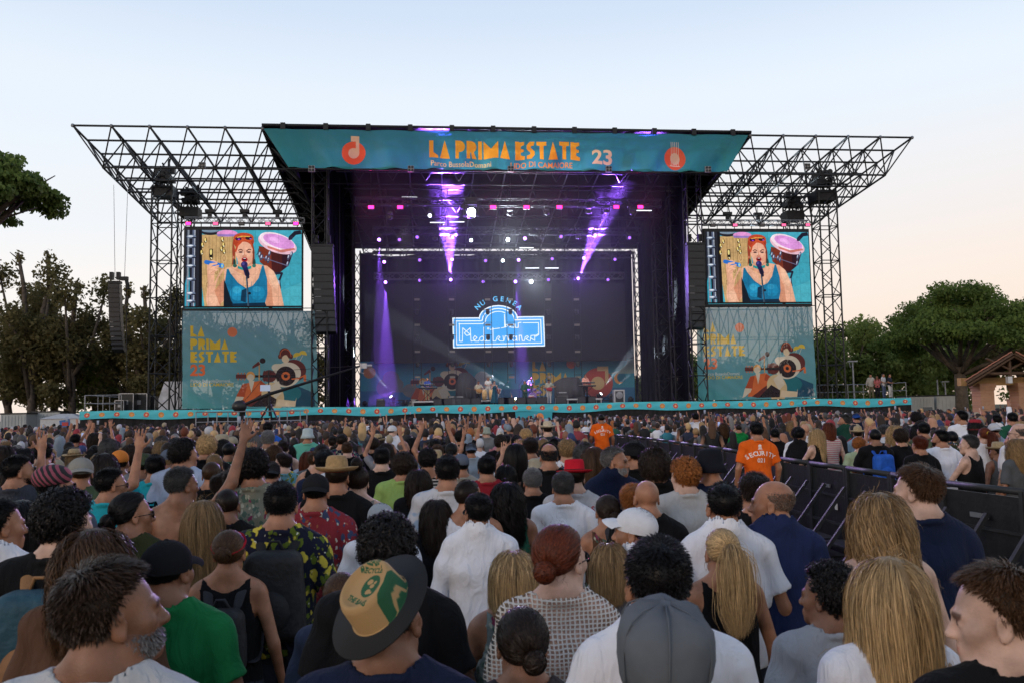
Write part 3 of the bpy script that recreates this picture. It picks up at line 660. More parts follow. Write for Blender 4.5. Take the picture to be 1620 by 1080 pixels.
# ---- side screens
def screen(x0,y0,x1,y1,Y,pm,side,lab):
    a, b, c, d = P(x0,y0,Y), P(x1,y0,Y), P(x1,y1,Y), P(x0,y1,Y)
    zt, zb = (a.z+b.z)/2, (c.z+d.z)/2; xa, xb = (a.x+d.x)/2, (b.x+c.x)/2
    t = empty('video_screen', ((xa+xb)/2, Y, zb), lab=lab, cat='screen', group='side screens showing the singer')
    cube('screen_case', xa-.12, xb+.08, Y+.03, Y+.35, zb-.2, zt+.25, M_black, t)
    o = cloth('picture', (xa,Y,zt), (xb,Y,zt), (xb,Y,zb), (xa,Y,zb), pm, None, 1, 1); o.data.transform(Matrix.Translation(-t.location)); o.parent = t
    # suspension: bumper clamps and a flown truss with pink floods
    for i in range(12):
        x = xa+(xb-xa)*(i+.5)/12; strut('hanger', (x,Y+.2,zt+.25), (x,Y+.2,zt+.55), .03, M_black, t)
    box_truss('header_truss', (xa-.1,Y+.25,zt+.72), (xb+.15,Y+.25,zt+.72), .36, .03, M_steel, None, .36, lab='short aluminium truss with pink floods above the %s' % side, cat='truss')
    return xa, xb, zt, zb
pm_s = print_mat('singer_screen', singer_img(), emit=1.0)
SC1 = screen(293,364.5,477,487.5,58.5,pm_s,'singer screen beside the trees','large screen with singer close-up, on the side of the delay speakers and bare trees')
SC2 = screen(1118,367.5,1281,481,58.5,pm_s,'singer screen toward the pine','large screen with singer close-up, on the umbrella pine side')
def flood(px, py, Y, lit, lab, big=1.0, colr=(1.0,0.02,0.22), es=5.0, parent=None):
    t = empty('flood_light', P(px,py,Y), scale=big, lab=lab, cat='stage light', group='square pink LED floods')
    MB().box((0,.06,0),(.46,.14,.30)).build('housing', M_black, t)
    m = mat('lit_pink_lens', (0.1,0.01,0.03), .4, emit=colr, es=es) if lit == 1 else (mat('dim_pink_lens', (0.1,0.01,0.03), .4, emit=(1,.12,.3), es=1.6) if lit == 2 else mat('unlit_lens', (0.08,0.07,0.07), .2))
    MB().box((0,-.02,0),(.38,.02,.22)).build('lens', m, t)
    MB().tube([(-.26,.06,0),(-.26,.06,.24),(.26,.06,.24),(.26,.06,0)], .018, 6).build('yoke', M_black, t)
    return t
LB = ['first','second','third','fourth','fifth']
for k,(px,lit) in enumerate(((298,1),(341,2),(382,0),(424,2),(468,1))):
    flood(px,354.0-.0*k,58.3,lit,'%s flood from the trees on the truss over the singer screen by the trees' % LB[k], .85)
for k,(px,lit) in enumerate(((1128,0),(1163,2),(1206,0),(1240,2),(1278,2))):
    flood(px,356.5-(px-1128)*.003,58.3,lit,'%s flood from the stage on the truss over the singer screen by the pine' % LB[k], .8)
for k,(px,py,s) in enumerate(((332,337,0),(387,337,0),(439,338,0),(1151,341,1),(1199,342,1))):
    c = P(px,py,59); t = empty('hanging_winch', c, lab='black winch with a wide bracket, %s above the screen by the %s' % (LB[k-3*s]+' from its start', ('trees','pine')[s]), cat='winch', group='small winches in the wing frames')
    MB().box((0,0,.12),(.6,.3,.2)).build('body', M_black, t); MB().box((0,0,-.2),(.24,.24,.35)).build('motor', M_black, t); MB().tube([(0,0,.2),(0,0,.75)],.02,5).build('chain', M_dark, t)
# ---- wing banners with scaffold behind
wb = wing_banner_img(); pm_w = print_mat('wing_banner_print', wb, rough=.7, trans=.13, bump=.3)
def wbn(u, v): return Vector((0, -.06*math.sin(u*9+v*7)*math.sin(v*3.1)-.03*math.sin((u-v)*40), 0))
cloth('wing_banner', P(289,492,58.2), P(500,492,58.2), P(503,645,58.2), P(288,646,58.2), pm_w, None, 40, 30, wbn, lab='LA PRIMA ESTATE mesh banner behind the camera crane, with guitar figures', cat='banner', group='printed mesh banners below the screens')
cloth('wing_banner', P(1101,487,58.2), P(1285,486,58.2), P(1292,629,58.2), P(1105,633,58.2), pm_w, None, 40, 30, wbn, lab='LA PRIMA ESTATE mesh banner beside the four people on the stage end', cat='banner', group='printed mesh banners below the screens')
def scaffold(x0, x1, px, pyt, lab, n=5):
    zt = P(px,pyt,59.2).z; t = empty('scaffold', (x0,59.2,ZD), lab=lab, cat='scaffold', group='scaffolds behind the wing banners')
    rows = [ZD+(zt-ZD)*k/3 for k in range(4)]
    for y in (58.6, 60.8):
        for i in range(n+1):
            x = x0+(x1-x0)*i/n; strut('standard', (x,y,ZD), (x,y,zt+.1), .035, M_dark, t)
        for z in rows: strut('ledger', (x0,y,z), (x1,y,z), .03, M_dark, t)
        for i in range(n):
            a, b = x0+(x1-x0)*i/n, x0+(x1-x0)*(i+1)/n
            strut('brace', (a,y,rows[2]), ((a+b)/2,y,zt), .03, M_dark, t); strut('brace', (b,y,rows[2]), ((a+b)/2,y,zt), .03, M_dark, t); strut('brace', (a,y,rows[1]), (b,y,rows[2]), .03, M_dark, t); strut('brace', (a,y,rows[1]), (b,y,rows[0]), .03, M_dark, t)
scaffold(P(291,500,59).x, P(498,500,59).x, 395, 490, 'pipe scaffold showing through the banner behind the camera crane')
scaffold(P(1104,500,59).x, P(1287,500,59).x, 1190, 486, 'pipe scaffold showing through the banner by the four people', 6)
# ---- line arrays
def line_array(px, py0, py1, Y, wd, n, curve, lab, cable=None, tilt=0.0, group=None, toin=0.0):
    a, b = P(px,py0,Y), P(px,py1,Y); H = a.z-b.z; t = empty('line_array', a, lab=lab, cat='loudspeaker', group=group); ch = H/n
    y, z, ang, x = 0.0, 0.0, R(1), 0.0
    for k in range(n):
        Mx = Matrix.Rotation(-ang, 3, 'X'); o = MB().box((0,0,0),(wd,.62*wd**.5,ch*.955), None).box((0,-.31*wd**.5-.01,0),(wd*.9,.03,ch*.8)).build('cabinet', M_case, t)
        o.rotation_euler = (-ang,0,0); o.location = (x,y,z-ch/2); y += math.sin(ang)*ch; z -= ch*math.cos(ang); x += toin*ch; ang += curve*(k/n)**1.5
        if ch > .3 and k in (n-4, n-6, n-7): 
            q = MB().box((0,0,0),(wd*.3,.01,.015)).build('badge_strip', M_steelw, t); q.location = (x-wd*.3, y-.62*wd**.5/2-.05, z+.01)
    MB().box((0,0,.12),(wd*1.05,.5,.16)).build('bumper', M_black, t)
    for dx in (-wd*.3,wd*.3): MB().box((dx,0,.55),(.22,.3,.5)).build('hoist_motor', M_black, t)
    for c in (cable or []): strut('cable', c[0], c[1], .018, M_steel, t)
    return t
GA = 'flown loudspeaker arrays'
line_array(511,392,527,57.6,1.35,12,.05,'wide black loudspeaker array hung beside the singer screen near the trees',group='big loudspeaker arrays beside the stage opening',toin=.035)
line_array(1099,389,520,57.6,1.2,12,.05,'wide black loudspeaker array hung beside the singer screen near the pine',group='big loudspeaker arrays beside the stage opening',toin=-.01)
ca = P(180,293,58); cb = P(182,440,58)
line_array(182,450,556,58,.72,14,.09,'slim delay loudspeaker array hanging in front of the bare trees',cable=[(ca,cb),(P(202,300,58),P(197,440,58))],toin=.045)
t = empty('hoist_motor', P(197,441,58), lab='small chain motor hanging beside the slim delay array', cat='hoist'); MB().box((0,0,0),(.45,.25,.25)).build('body', M_black, t); MB().tube([(.1,0,0),(.25,0,-.7)],.12,8).build('chain_bag', M_black, t)
strut('array_cable', P(199,452,58), P(201,600,58), .03, M_black); label(bpy.data.objects['array_cable'], 'thick black cable loom hanging down beside the slim delay array', 'cable')
# ---- drapes, backdrop, LED wall
m_drape = mat('black_drape', (0.008,0.008,0.009), .95, spec=.05, var=.4, vscale=.6, bump=.3, bscale=3)
def dr(a): return lambda u,v: Vector((0, a*math.sin(u*60)+a*.5*math.sin(u*137+v*2), 0))
def drape(c4, lab, n=60): cloth('stage_drape', *c4, m_drape, None, n, 6, dr(.12), lab=lab, cat='drape')
def zed(p, z): return Vector((p.x,p.y,z))
def sd(x0,ya,x1,yb,lab,zt=None):
    a = P(x0,300,ya); b = P(x1,300,yb); drape((zed(a,zr(ya)-.3), zed(b,zr(yb)-.3), zed(b,ZD+.02), zed(a,ZD+.02)), lab)
sd(520,59,545,63,'black side drape between the two outer stage legs by the trees')
sd(543,64.5,562,71,'black side drape between the inner stage legs by the trees')
sd(1084,59,1062,63,'black side drape between the two outer stage legs by the pine')
sd(1062,64,1005,72,'black side drape between the inner stage legs by the pine')
YW = 75.0
a = P(569,400,YW); b = P(998,396,YW)
cloth('rear_drape', (a.x,YW,a.z), (b.x,YW,b.z), (b.x,YW,ZD), (a.x,YW,ZD), m_drape, None, 120, 8, lambda u,v: Vector((0,.1*math.sin(u*130), .35*abs(math.sin(u*math.pi*4))*(-1)*(1-v) if v < .2 else 0)), lab='wide black rear drape closing the back of the stage above the LED wall', cat='drape')
wl = P(591,452,69); wr = P(988,447,69); zb = P(790,572,69).z; zt = P(790,449,69).z
cube('led_wall_case', wl.x, wr.x, 69.02, 69.4, zb, zt, M_black, None, lab='long black casing of the LED wall hanging above the musicians', cat='LED wall')
o = cloth('led_wall_picture', (wl.x,69,zt), (wr.x,69,zt), (wr.x,69,zb), (wl.x,69,zb), print_mat('wall_logo_print', wall_logo_img(), emit=1.15), bpy.data.objects['led_wall_case'], 1, 1)
o.data.transform(Matrix.Translation(-bpy.data.objects['led_wall_case'].location))
a = P(570,572,71); b = P(1003,570,71)
cloth('stage_backdrop', (a.x,71,P(790,569,71).z), (b.x,71,P(790,569,71).z), (b.x,71,ZD), (a.x,71,ZD), print_mat('backdrop_print', backdrop_img(), bump=.1), None, 40, 6, lambda u,v: Vector((0,.03*math.sin(u*40),0)), lab='blue printed backdrop with festival artwork behind the musicians', cat='backdrop')
# ================================================================== STAGE LIGHTING
TR = {}
for nm, pl, pr, py, Y, lab in (('a',562,1045,321,59.5,'front lighting truss carrying the row of pink floods'),('b',590,1012,366,63.5,'second lighting truss hanging below the roof'),('c',590,1000,404,67.0,'third lighting truss just below the bright roof gap'),('d',592,986,437,67.9,'lowest lighting truss hanging right above the LED wall'),('e',575,1002,397,74.0,'rear aluminium truss along the bright gap at the back')):
    z = P(800,py,Y).z; a = P(pl,py,Y); b = P(pr,py,Y)
    box_truss('lighting_truss', (a.x,Y,z), (b.x,Y,z), .5, .045, M_dark if nm in 'e' else (M_dark if nm != 'd' else mat('grey_truss', (.12,.12,.13), .5, .4)), None, .6, lab=lab, cat='truss')
    TR[nm] = (Y, z)
    if nm != 'e':
        t = bpy.data.objects[[o.name for o in COL.objects if o.name.startswith('lighting_truss')][-1]]
        for i in range(5):
            x = a.x+(b.x-a.x)*(.05+.9*i/4); strut('hoist_chain', (x,Y,z+.25), (x,Y,zr(Y)-.3), .03, M_dark, t)
DIRS = LB+['sixth','seventh','eighth','ninth','tenth','eleventh','twelfth','thirteenth']
for k, px in enumerate((587,633,735,780,833,885,975,1013)):
    flood(px, 328+(px-800)*-.001, 58.9, 1 if px != 735 else 0, '%s pink flood from the trees side on the front lighting truss' % DIRS[k], 1.0)
ML = {}
def lens_mat(kind):
    return {'v': mat('violet_lens', (.05,.02,.1), .3, emit=(.42,.16,1.0), es=14), 'd': mat('dim_violet_lens', (.05,.02,.1), .3, emit=(.35,.12,.9), es=2.5), 'w': mat('white_lens', (.1,.1,.1), .3, emit=(.85,.95,1.0), es=60), 'n': mat('dark_lens', (.03,.03,.04), .1), 's': mat('small_white_lens', (.1,.1,.1), .3, emit=(.8,.93,1.0), es=16)}[kind]
def _mh():
    b = MB().box((0,0,.0),(.34,.30,.14)); y = MB().box((-.20,0,-.25),(.05,.12,.42)).box((.20,0,-.25),(.05,.12,.42)).box((0,0,-.09),(.42,.12,.05))
    h = MB().lathe([(.10,-.2),(.16,-.17),(.17,0),(.15,.16),(.12,.2)], (0,0,0), 12)
    l = MB().lathe([(.115,0),(.12,.015),(.01,.02)], (0,0,0), 12)
    return [mesh_from(n, q.V, q.F, s) for n, q, s in (('base',b,False),('yoke',y,False),('head',h,True),('lens',l,False))]
MH = _mh()
for me in MH[:3]: me.materials.append(M_case)
MH[3].materials.append(M_case)
def moving_head(loc, kind, aim, lab, s=1.0, up=False, group='moving head stage lights'):
    """aim: world direction of the beam"""
    t = empty('moving_head', loc, scale=s, lab=lab, cat='stage light', group=group)
    if up: t.rotation_euler = (math.pi,0,0)
    rot = Matrix.Rotation(math.pi,3,'X') if up else Matrix.Identity(3)
    ad = rot @ Vector(aim).normalized(); q = ad.to_track_quat('Z','Y').to_matrix().to_4x4()
    for i, n in enumerate(('base','yoke','head','lens')):
        o = bpy.data.objects.new(n, MH[i]); COL.objects.link(o); o.parent = t
        if i >= 2:
            M = Matrix.Translation((0,0,-.36)) @ q
            if i == 3: M = M @ Matrix.Translation((0,0,.2))
            o.matrix_local = M
        if i == 3: o.material_slots[0].link = 'OBJECT'; o.material_slots[0].material = lens_mat(kind)
    return t
def spot(loc, aim, col, watts, ang, blend=.4, rad=.06):
    d = bpy.data.lights.new('beam', 'SPOT'); d.energy = watts; d.color = col; d.spot_size = R(ang); d.spot_blend = blend; d.shadow_soft_size = rad
    o = bpy.data.objects.new('beam', d); COL.objects.link(o); o.location = loc
    o.rotation_euler = (-Vector(aim)).to_track_quat('Z','Y').to_euler(); return o
VIO = (.30,.10,1.0)
toc = Vector((0,-1,-.12))
rows = {
 'a': (59.5, [(617,345,'n'),(680,342,'s'),(807,339,'n'),(865,338,'n'),(931,336,'n'),(960,335,'n'),(1000,338,'n')]),
 'b': (63.5, [(600,380,'v'),(632,380,'d'),(660,376,'d'),(688,378,'n'),(716,376,'v'),(745,381,'s'),(803,380,'w'),(830,378,'v'),(857,376,'n'),(887,375,'d'),(915,376,'n'),(941,373,'v'),(995,377,'d')]),
 'c': (67.0, [(608,415,'v'),(664,412,'d'),(715,411,'v'),(768,413,'d'),(795,413,'s'),(820,412,'v'),(873,410,'d'),(923,409,'v'),(972,411,'d')]),
 'd': (67.9, [(610,447,'v'),(664,444,'d'),(713,443,'v'),(764,446,'d'),(815,446,'v'),(840,446,'w'),(867,443,'d'),(914,441,'v'),(961,443,'d')]) }
rn = {'a':'front','b':'second','c':'third','d':'lowest'}
for r, (Y, L_) in rows.items():
    for k, (px,py,kd) in enumerate(L_):
        p = P(px,py,Y-.3); p.z += .36
        moving_head(p, kd, toc+Vector((0,0,-.05)), '%s moving head from the trees side on the %s lighting truss%s' % (DIRS[k], rn[r], {'v':', glowing violet','w':', glaring white','s':', small white glint','n':', dark','d':', dim'}[kd]), .95)
# the very bright lamp under the front truss
moving_head(P(745,337,58.8)+Vector((0,0,.86)), 'w', toc, 'glaring white lamp brightest of all under the front truss', 2.4)
def beam(px,py,Y,tx,ty,TY,w,ang,col=VIO): a = P(px,py,Y-.3); b = P(tx,ty,TY); dv = (b-a).normalized(); spot(a+Vector((0,-.55 if Y > 60 and ty < 560 and py < 460 else 0,0))+dv*.42, dv, col, w, ang)
BW = 1150000
beam(713,443,67.9,708,345,63.0,BW*.8,21); beam(716,376,63.5,706,300,60.0,BW*.10,18); beam(914,441,67.9,968,300,61.0,BW*.9,19); beam(941,373,63.5,985,280,59.0,BW*.3,15)
beam(610,447,67.9,612,640,66,BW*.3,14); beam(600,380,63.5,604,520,63,BW*.2,12); beam(815,446,67.9,830,600,66.5,BW*.3,10); beam(820,412,67.0,822,600,66.0,BW*.12,10)
beam(715,411,67.0,715,280,65,BW*.3,22)
def glow(px,py,Y,w,col=(.8,.92,1.0)):
    d = bpy.data.lights.new('glare','SPOT'); d.spot_size = R(150); d.spot_blend = 1.0; d.energy = w; d.color = col; d.shadow_soft_size = .15; o = bpy.data.objects.new('glare', d); COL.objects.link(o); o.location = P(px,py,Y-.7); o.rotation_euler = (R(-84),0,0)
glow(745,336,59.2,14000); glow(803,380,63.2,5000); glow(840,446,67.6,7000); glow(713,443,67.6,4500,VIO); glow(914,441,67.6,4500,VIO); glow(716,376,63.2,3000,VIO); glow(941,373,63.2,3000,VIO); glow(610,447,67.2,900,VIO)
for px_ in (587,633,780,833,885,1013): glow(px_,327,59.2,600,(1.0,.03,.30))
for k,(px,py,Y,n) in enumerate(((610,312,60,12),(648,312,60,12),(692,352,63.8,12),(723,351,63.8,12),(1019,333,60,0),(842,424,67.2,14),(873,424,67.2,14),(833,392,66.5,0))):
    c = P(px,py,Y); t = empty('led_strip', c, lab='thin white LED strip light, %s, %s' % (('front truss','front truss beside its neighbour','second truss','second truss beside its neighbour','front truss far end','lowest truss','lowest truss beside its neighbour','third truss')[k], ('nearest the drape','closer to centre','violet side','closer to centre','single short bar','first of the pair','second of the pair','long soft bar')[k]), cat='stage light')
    MB().box((0,.08,.03),(1.15,.1,.12)).build('housing', M_black, t); MB().box((0,-.0,-.02),(1.1,.04,.04)).build('diodes', mat('strip_lens', (.3,.3,.3), .4, emit=(.9,.95,1), es=3.0), t)
# ladders of lamps in front of the wall
def ladder(px, lab):
    Y = 67.3; zt = TR['d'][1]-.25; c = P(px,520,Y); t = empty('lamp_ladder', (c.x,Y,zt), lab=lab, cat='lighting ladder', group='hanging ladders of stage lamps')
    zb = P(px,606,Y).z
    for dx in (-.3,.3): strut('rail', (c.x+dx,Y,zt), (c.x+dx,Y,zb), .022, M_black, t)
    for py in (474,494,514,534,556,576,596):
        z = P(px,py,Y).z; strut('rung', (c.x-.3,Y,z+.2), (c.x+.3,Y,z+.2), .018, M_black, t)
        i = (474,494,514,534,556,576,596).index(py)
        if i%2 == 0:
            o = MB().box((0,0,0),(.42,.12,.16)).box((0,-.07,0),(.36,.02,.10)).build('blinder', mat('blinder_beige', (.25,.22,.17), .5), t)
        else:
            o = MB().box((0,0,.2),(.26,.24,.1)).box((-.14,0,.04),(.03,.1,.3)).box((.14,0,.04),(.03,.1,.3)).lathe([(.08,-.2),(.12,-.16),(.125,.1),(.1,.14)], (0,0,0), 10).build('spot_head', M_case, t)
        o.location = (0,0,z-zt)
for px, d in ((660,'before the blue cloud artwork'),(715,'overlapping the start of the neon sign'),(772,'under the letters of NU'),(808,'overlapping the end letters of GENEA'),(868,'just past the neon sign'),(913,'farthest toward the keyboard player in pink')): ladder(px, 'hanging lamp ladder '+d)
# stage haze
o = MB().box((0,0,0),(1,1,1)).build('stage_haze', None, None, kind='stuff')
xa, xb = P(575,300,66).x, P(1000,300,66).x
o.location = ((xa+xb)/2, 61.6, 10.5); o.scale = (xb-xa-.5, 19.0, 15.6)
mh = bpy.data.materials.new('stage_haze'); mh.use_nodes = True; t_ = mh.node_tree; t_.nodes.clear(); oo = t_.nodes.new('ShaderNodeOutputMaterial'); pv = t_.nodes.new('ShaderNodeVolumePrincipled')
pv.inputs['Density'].default_value = 0.0030; pv.inputs['Color'].default_value = (.9,.9,.95,1); pv.inputs['Anisotropy'].default_value = 0.0; t_.links.new(pv.outputs[0], oo.inputs['Volume']); o.data.materials.append(mh)

# ================================================================== THINGS ON THE STAGE
def riser(px0, px1, Y, h, lab, m=M_steelw):
    a, b = P(px0,600,Y).x, P(px1,600,Y).x; t = empty('riser', ((a+b)/2,Y,ZD), lab=lab, cat='riser')
    MB().box((0,0,h-.05),(b-a,2,.1)).build('top', m, t)
    for sx in (-1,1):
        for sy in (-1,1): MB().box((sx*(b-a)*.47,sy*.9,(h-.1)/2),(.06,.06,h-.1)).build('leg', m, t)
    MB().box((0,.9,(h-.1)/2),(b-a-.2,.03,h-.12)).build('back_cloth', M_black, t)
riser(652,697,64,.42,'low riser with white top under the blue-shirted keyboard player')
riser(735,803,66,.45,'low riser under the conga player beside the singer'); riser(822,862,66,.45,'low riser under the drum kit')
riser(893,948,64,.42,'low riser with white top under the pink-shirted keyboard player')
def keyboard(px, Y, z, lab, tiers=2):
    c = P(px,600,Y); t = empty('keyboard', (c.x,Y,z), lab=lab, cat='keyboard')
    for s in (-1,1): MB().tube([(-.45*s,0,0),(.45*s,0,.9)],.025,6).build('stand_leg', M_black, t)
    for k in range(tiers):
        MB().box((0,-.1*k,.94+.24*k),(1.35-.2*k,.36,.10)).build('deck', M_black, t); MB().box((0,.1-.1*k,1.0+.24*k),(1.2-.2*k,.14,.015)).build('keys', mat('ivory', (.7,.7,.68), .4), t)
keyboard(677,63.4,ZD+.42,'two-tier black keyboard before the blue-shirted player'); keyboard(928,63.4,ZD+.42,'two-tier black keyboard before the pink-shirted player')
m_conga = mat('conga_wood', (.55,.36,.16), .35, var=.25); m_skin = mat('drum_head', (.7,.66,.6), .5); m_chrome = mat('chrome', (.6,.6,.62), .2, .9)
for k,px in enumerate((766,777)):
    t = empty('conga', (P(px,600,65).x,65,ZD+.45), lab='pale wooden conga drum, %s, behind the singer' % ('first beside the tan shirt guitarist','second closest to the singer')[k], cat='drum', group='congas')
    MB().lathe([(.14,.0),(.19,.3),(.2,.5),(.16,.78)], (0,0,0), 16).build('shell', m_conga, t, True); MB().lathe([(.165,.77),(.17,.84),(.16,.85)], (0,0,0), 16).build('head', m_skin, t)
t = empty('djembe', (P(789,600,64.6).x,64.6,ZD+.6), lab='pink-lit hand drum on a stand right behind the singer', cat='drum'); MB().lathe([(.10,.3),(.14,.5),(.19,.62),(.19,.66)], (0,0,0), 14).build('shell', mat('red_wood', (.2,.05,.04), .4), t, True); MB().lathe([(.18,.66),(.18,.68)], (0,0,0), 14).build('head', mat('pink_head', (.75,.35,.6), .5), t)
for a in (0,120,240): MB().tube([(0,0,.3),(.25*math.cos(R(a)),.25*math.sin(R(a)),-.15)],.015,5).build('stand_leg', m_chrome, t)
t = empty('drum_kit', (P(842,600,65.8).x,65.8,ZD+.45), lab='drum kit with violet-lit cymbals on the middle riser', cat='drums')
MB().lathe([(.27,-.2),(.28,-.18),(.28,.18),(.27,.2)], (0,-.2,.28), 20, Matrix.Rotation(R(90),3,'X')).build('bass_drum', mat('kit_purple', (.2,.12,.35), .3), t)
for x,y,z,r in ((-.25,-.1,.7,.15),(.15,-.1,.72,.15),(.5,.1,.5,.19),(-.5,.1,.6,.17)): MB().lathe([(r,-.1),(r,.12)], (x,y,z), 16).build('tom', mat('kit_purple'), t, True)
for x,z,r in ((-.75,1.05,.24),(-.4,1.25,.2),(.55,1.2,.24),(.9,1.0,.22)):
    MB().lathe([(.01,.03),(r,.0),(r,-.01)], (x,.1,z), 16).build('cymbal', mat('brass', (.6,.4,.15), .25, .9), t); MB().tube([(x,.1,0),(x,.1,z)],.014,5).build('cymbal_stand', m_chrome, t)
def mic(px, Y, z, h, lab):
    c = P(px,600,Y); t = empty('microphone_stand', (c.x,Y,z), lab=lab, cat='microphone'); MB().tube([(0,0,0),(0,0,h*.8),(.3,-.05,h)],.016,6).build('boom', M_black, t); MB().lathe([(.16,0),(.16,.03)], (0,0,0), 12).build('base', M_black, t); MB().ball((.32,-.05,h),.035,8,6).build('capsule', m_chrome, t)
mic(783,60.4,ZD,1.45,'microphone stand in front of the singer in the teal dress'); mic(797,61,ZD,1.7,'tall boom microphone stand just beyond the singer'); mic(821,64,ZD,1.9,'tall boom microphone stand beside the drum kit'); mic(858,63,ZD,1.8,'boom microphone stand between drum kit and bass player')
def wedge(px, Y, lab, w=.75, h=.5):
    t = empty('monitor_wedge', (P(px,600,Y).x,Y,ZD), lab=lab, cat='stage monitor', group='floor monitor wedges')
    n = w/2; mb = MB(); mb.V = [Vector(v) for v in ((-n,-.3,0),(n,-.3,0),(n,.3,0),(-n,.3,0),(-n,-.3,h),(n,-.3,h),(n,.18,.1),(-n,.18,.1))]; mb.F = [(3,2,1,0),(4,5,6,7),(0,1,5,4),(1,2,6,5),(2,3,7,6),(3,0,4,7)]
    mb.build('cabinet', M_case, t); MB().box((0,-.31,h/2),(w*.9,.01,h*.8)).build('grille', mat('grille', (.05,.05,.055), .7), t)
for px, d in ((694,'beside the first keyboard riser'),(706,'with a small dark amp behind'),(737,'just before the tan-shirted guitarist'),(751,'below the tan-shirted guitarist'),(796,'past the singer'),(804,'next to the saxophone stand'),(825,'below the green-suited player'),(838,'before the drum riser'),(856,'before the bass player'),(886,'below the dark amp stack'),(921,'before the second keyboard riser'),(932,'below the pink-shirted player')): wedge(px, 58.6, 'low black monitor wedge '+d)
def rack(px, Y, w, h, lab, m=M_case, z=ZD):
    t = empty('amplifier', (P(px,600,Y).x,Y,z), lab=lab, cat='amplifier'); MB().box((0,0,h*.38),(w,.45,h*.74)).build('cabinet', m, t); MB().box((0,-.24,h*.36),(w*.88,.02,h*.62)).build('grille', mat('grille'), t); MB().box((0,0,h*.88),(w*.9,.4,h*.22)).build('head', M_case, t); MB().box((0,-.21,h*.88),(w*.7,.01,h*.08)).build('control_strip', M_steel, t)
rack(889,65,.85,1.05,'black bass amplifier stack beside the dark draped shape'); rack(727,64.5,.7,.8,'dark guitar amplifier before the draped equipment'); rack(602,61,.6,.6,'small dark box amplifier at the trees end of the stage opening'); rack(714,64,.6,.8,'upright dark amplifier beside the first keyboard riser')
t = empty('fan_heater', (P(978,600,62).x,62,ZD), lab='silver upright flight-case fan unit standing at the far stage end', cat='fan'); MB().box((0,0,.5),(.8,.5,1.0)).build('case', M_steelw, t); MB().box((0,-.27,.5),(.6,.03,.8)).build('grille', M_dark, t); MB().lathe([(.24,0),(.26,.02),(.1,.03)], (0,-.28,.6), 16, Matrix.Rotation(R(90),3,'X')).build('fan_ring', M_steel, t)
def draped(px0, px1, py, Y, lab, flip):
    a, b = P(px0,600,Y).x, P(px1,600,Y).x; zt = P(px0,py,Y).z; n = 16; V = []; F = []
    prof = lambda u: ZD+(zt-ZD)*(min(1, .78+.25*math.sin(min(u*3,1.57))) if u < .8 else 1.0-(u-.8)*2.2)
    for j, yy in enumerate((-.9,-.85,.6)):
        for i in range(n+1):
            u = i/n; uu = 1-u if flip else u
            V.append((a+(b-a)*u, Y+yy+.06*math.sin(i*2.1)*(j == 0), ZD if j == 0 else prof(uu)))
    for j in range(2):
        for i in range(n): k = j*(n+1)+i; F.append((k,k+1,k+n+2,k+n+1))
    o = link('covered_gear', mesh_from('covered_gear', V, F, True), None, mat('cover_cloth', (.03,.03,.034), .75, bump=.8, bscale=2)); label(o, lab, 'equipment cover')
    o.modifiers.new('th','SOLIDIFY').thickness = .03
draped(720,753,590,67.5,'black cloth covered equipment behind the guitarist, sloping toward the keyboards',True); draped(874,922,597,67.5,'large black cloth covered equipment beside the bass player',False)
GF = 'floor moving heads at the stage back'
for k,(px,py,kd,aim) in enumerate(((577,637,'n',(0,-1,1)),(621,622,'s',(-.9,-.35,1.1)),(641,634,'n',(0,0,1)),(660,634,'n',(0,-.2,1)),(687,630,'n',(0,-.3,1)),(806,634,'n',(0,0,1)),(818,621,'w',(-1,-.3,.8)),(948,619,'s',(.8,-.4,.8)),(968,617,'s',(.9,-.2,.6)),(998,632,'n',(-.3,0,1)))):
    p = P(px,py,68.5); p.z = ZD+.02+ (0 if k not in (1,7,8) else .35)
    moving_head(p, kd, aim, 'floor moving head %s' % ('at the trees end of the deck','throwing a white beam toward the orange sun print','first of three on the low truss','second of three on the low truss','near the first keyboard riser','beside the saxophone','throwing the long white beam over the singer','throwing a white beam past the moon print','beside the silver fan unit','at the pine end of the deck')[k], 1.0 if kd != 'w' else 1.05, True, GF)
    if k in (1,7,8): MB().box((p.x,p.y,ZD+.17),(.4,.4,.34)).build('lamp_crate', M_case, lab='small black crate under %s' % {1:'the floor lamp with the sun print beam',7:'the floor lamp with the moon print beam',8:'the floor lamp by the silver fan'}[k], cat='crate', loc=None)
WH = (.75,.9,1.0)
beam(619,620,68.2,590,588,67,34000,12,WH); beam(817,619,68.2,735,572,66.5,110000,9,WH); beam(950,617,68.2,973,590,67,70000,14,WH); beam(970,614,68.2,992,596,67.5,20000,14,WH)
spot(P(625,618,68), (-.9,-.35,-.35), VIO, 34000, 24)
glow(817,619,67.6,120)
for px_, tx_ in ((700,740),(865,850),(960,930),(640,650)): a_ = P(px_,345,58.6); b_ = P(tx_,622,64); spot(a_, b_-a_, (1.0,.93,.85), 3600, 40, .9, .25)
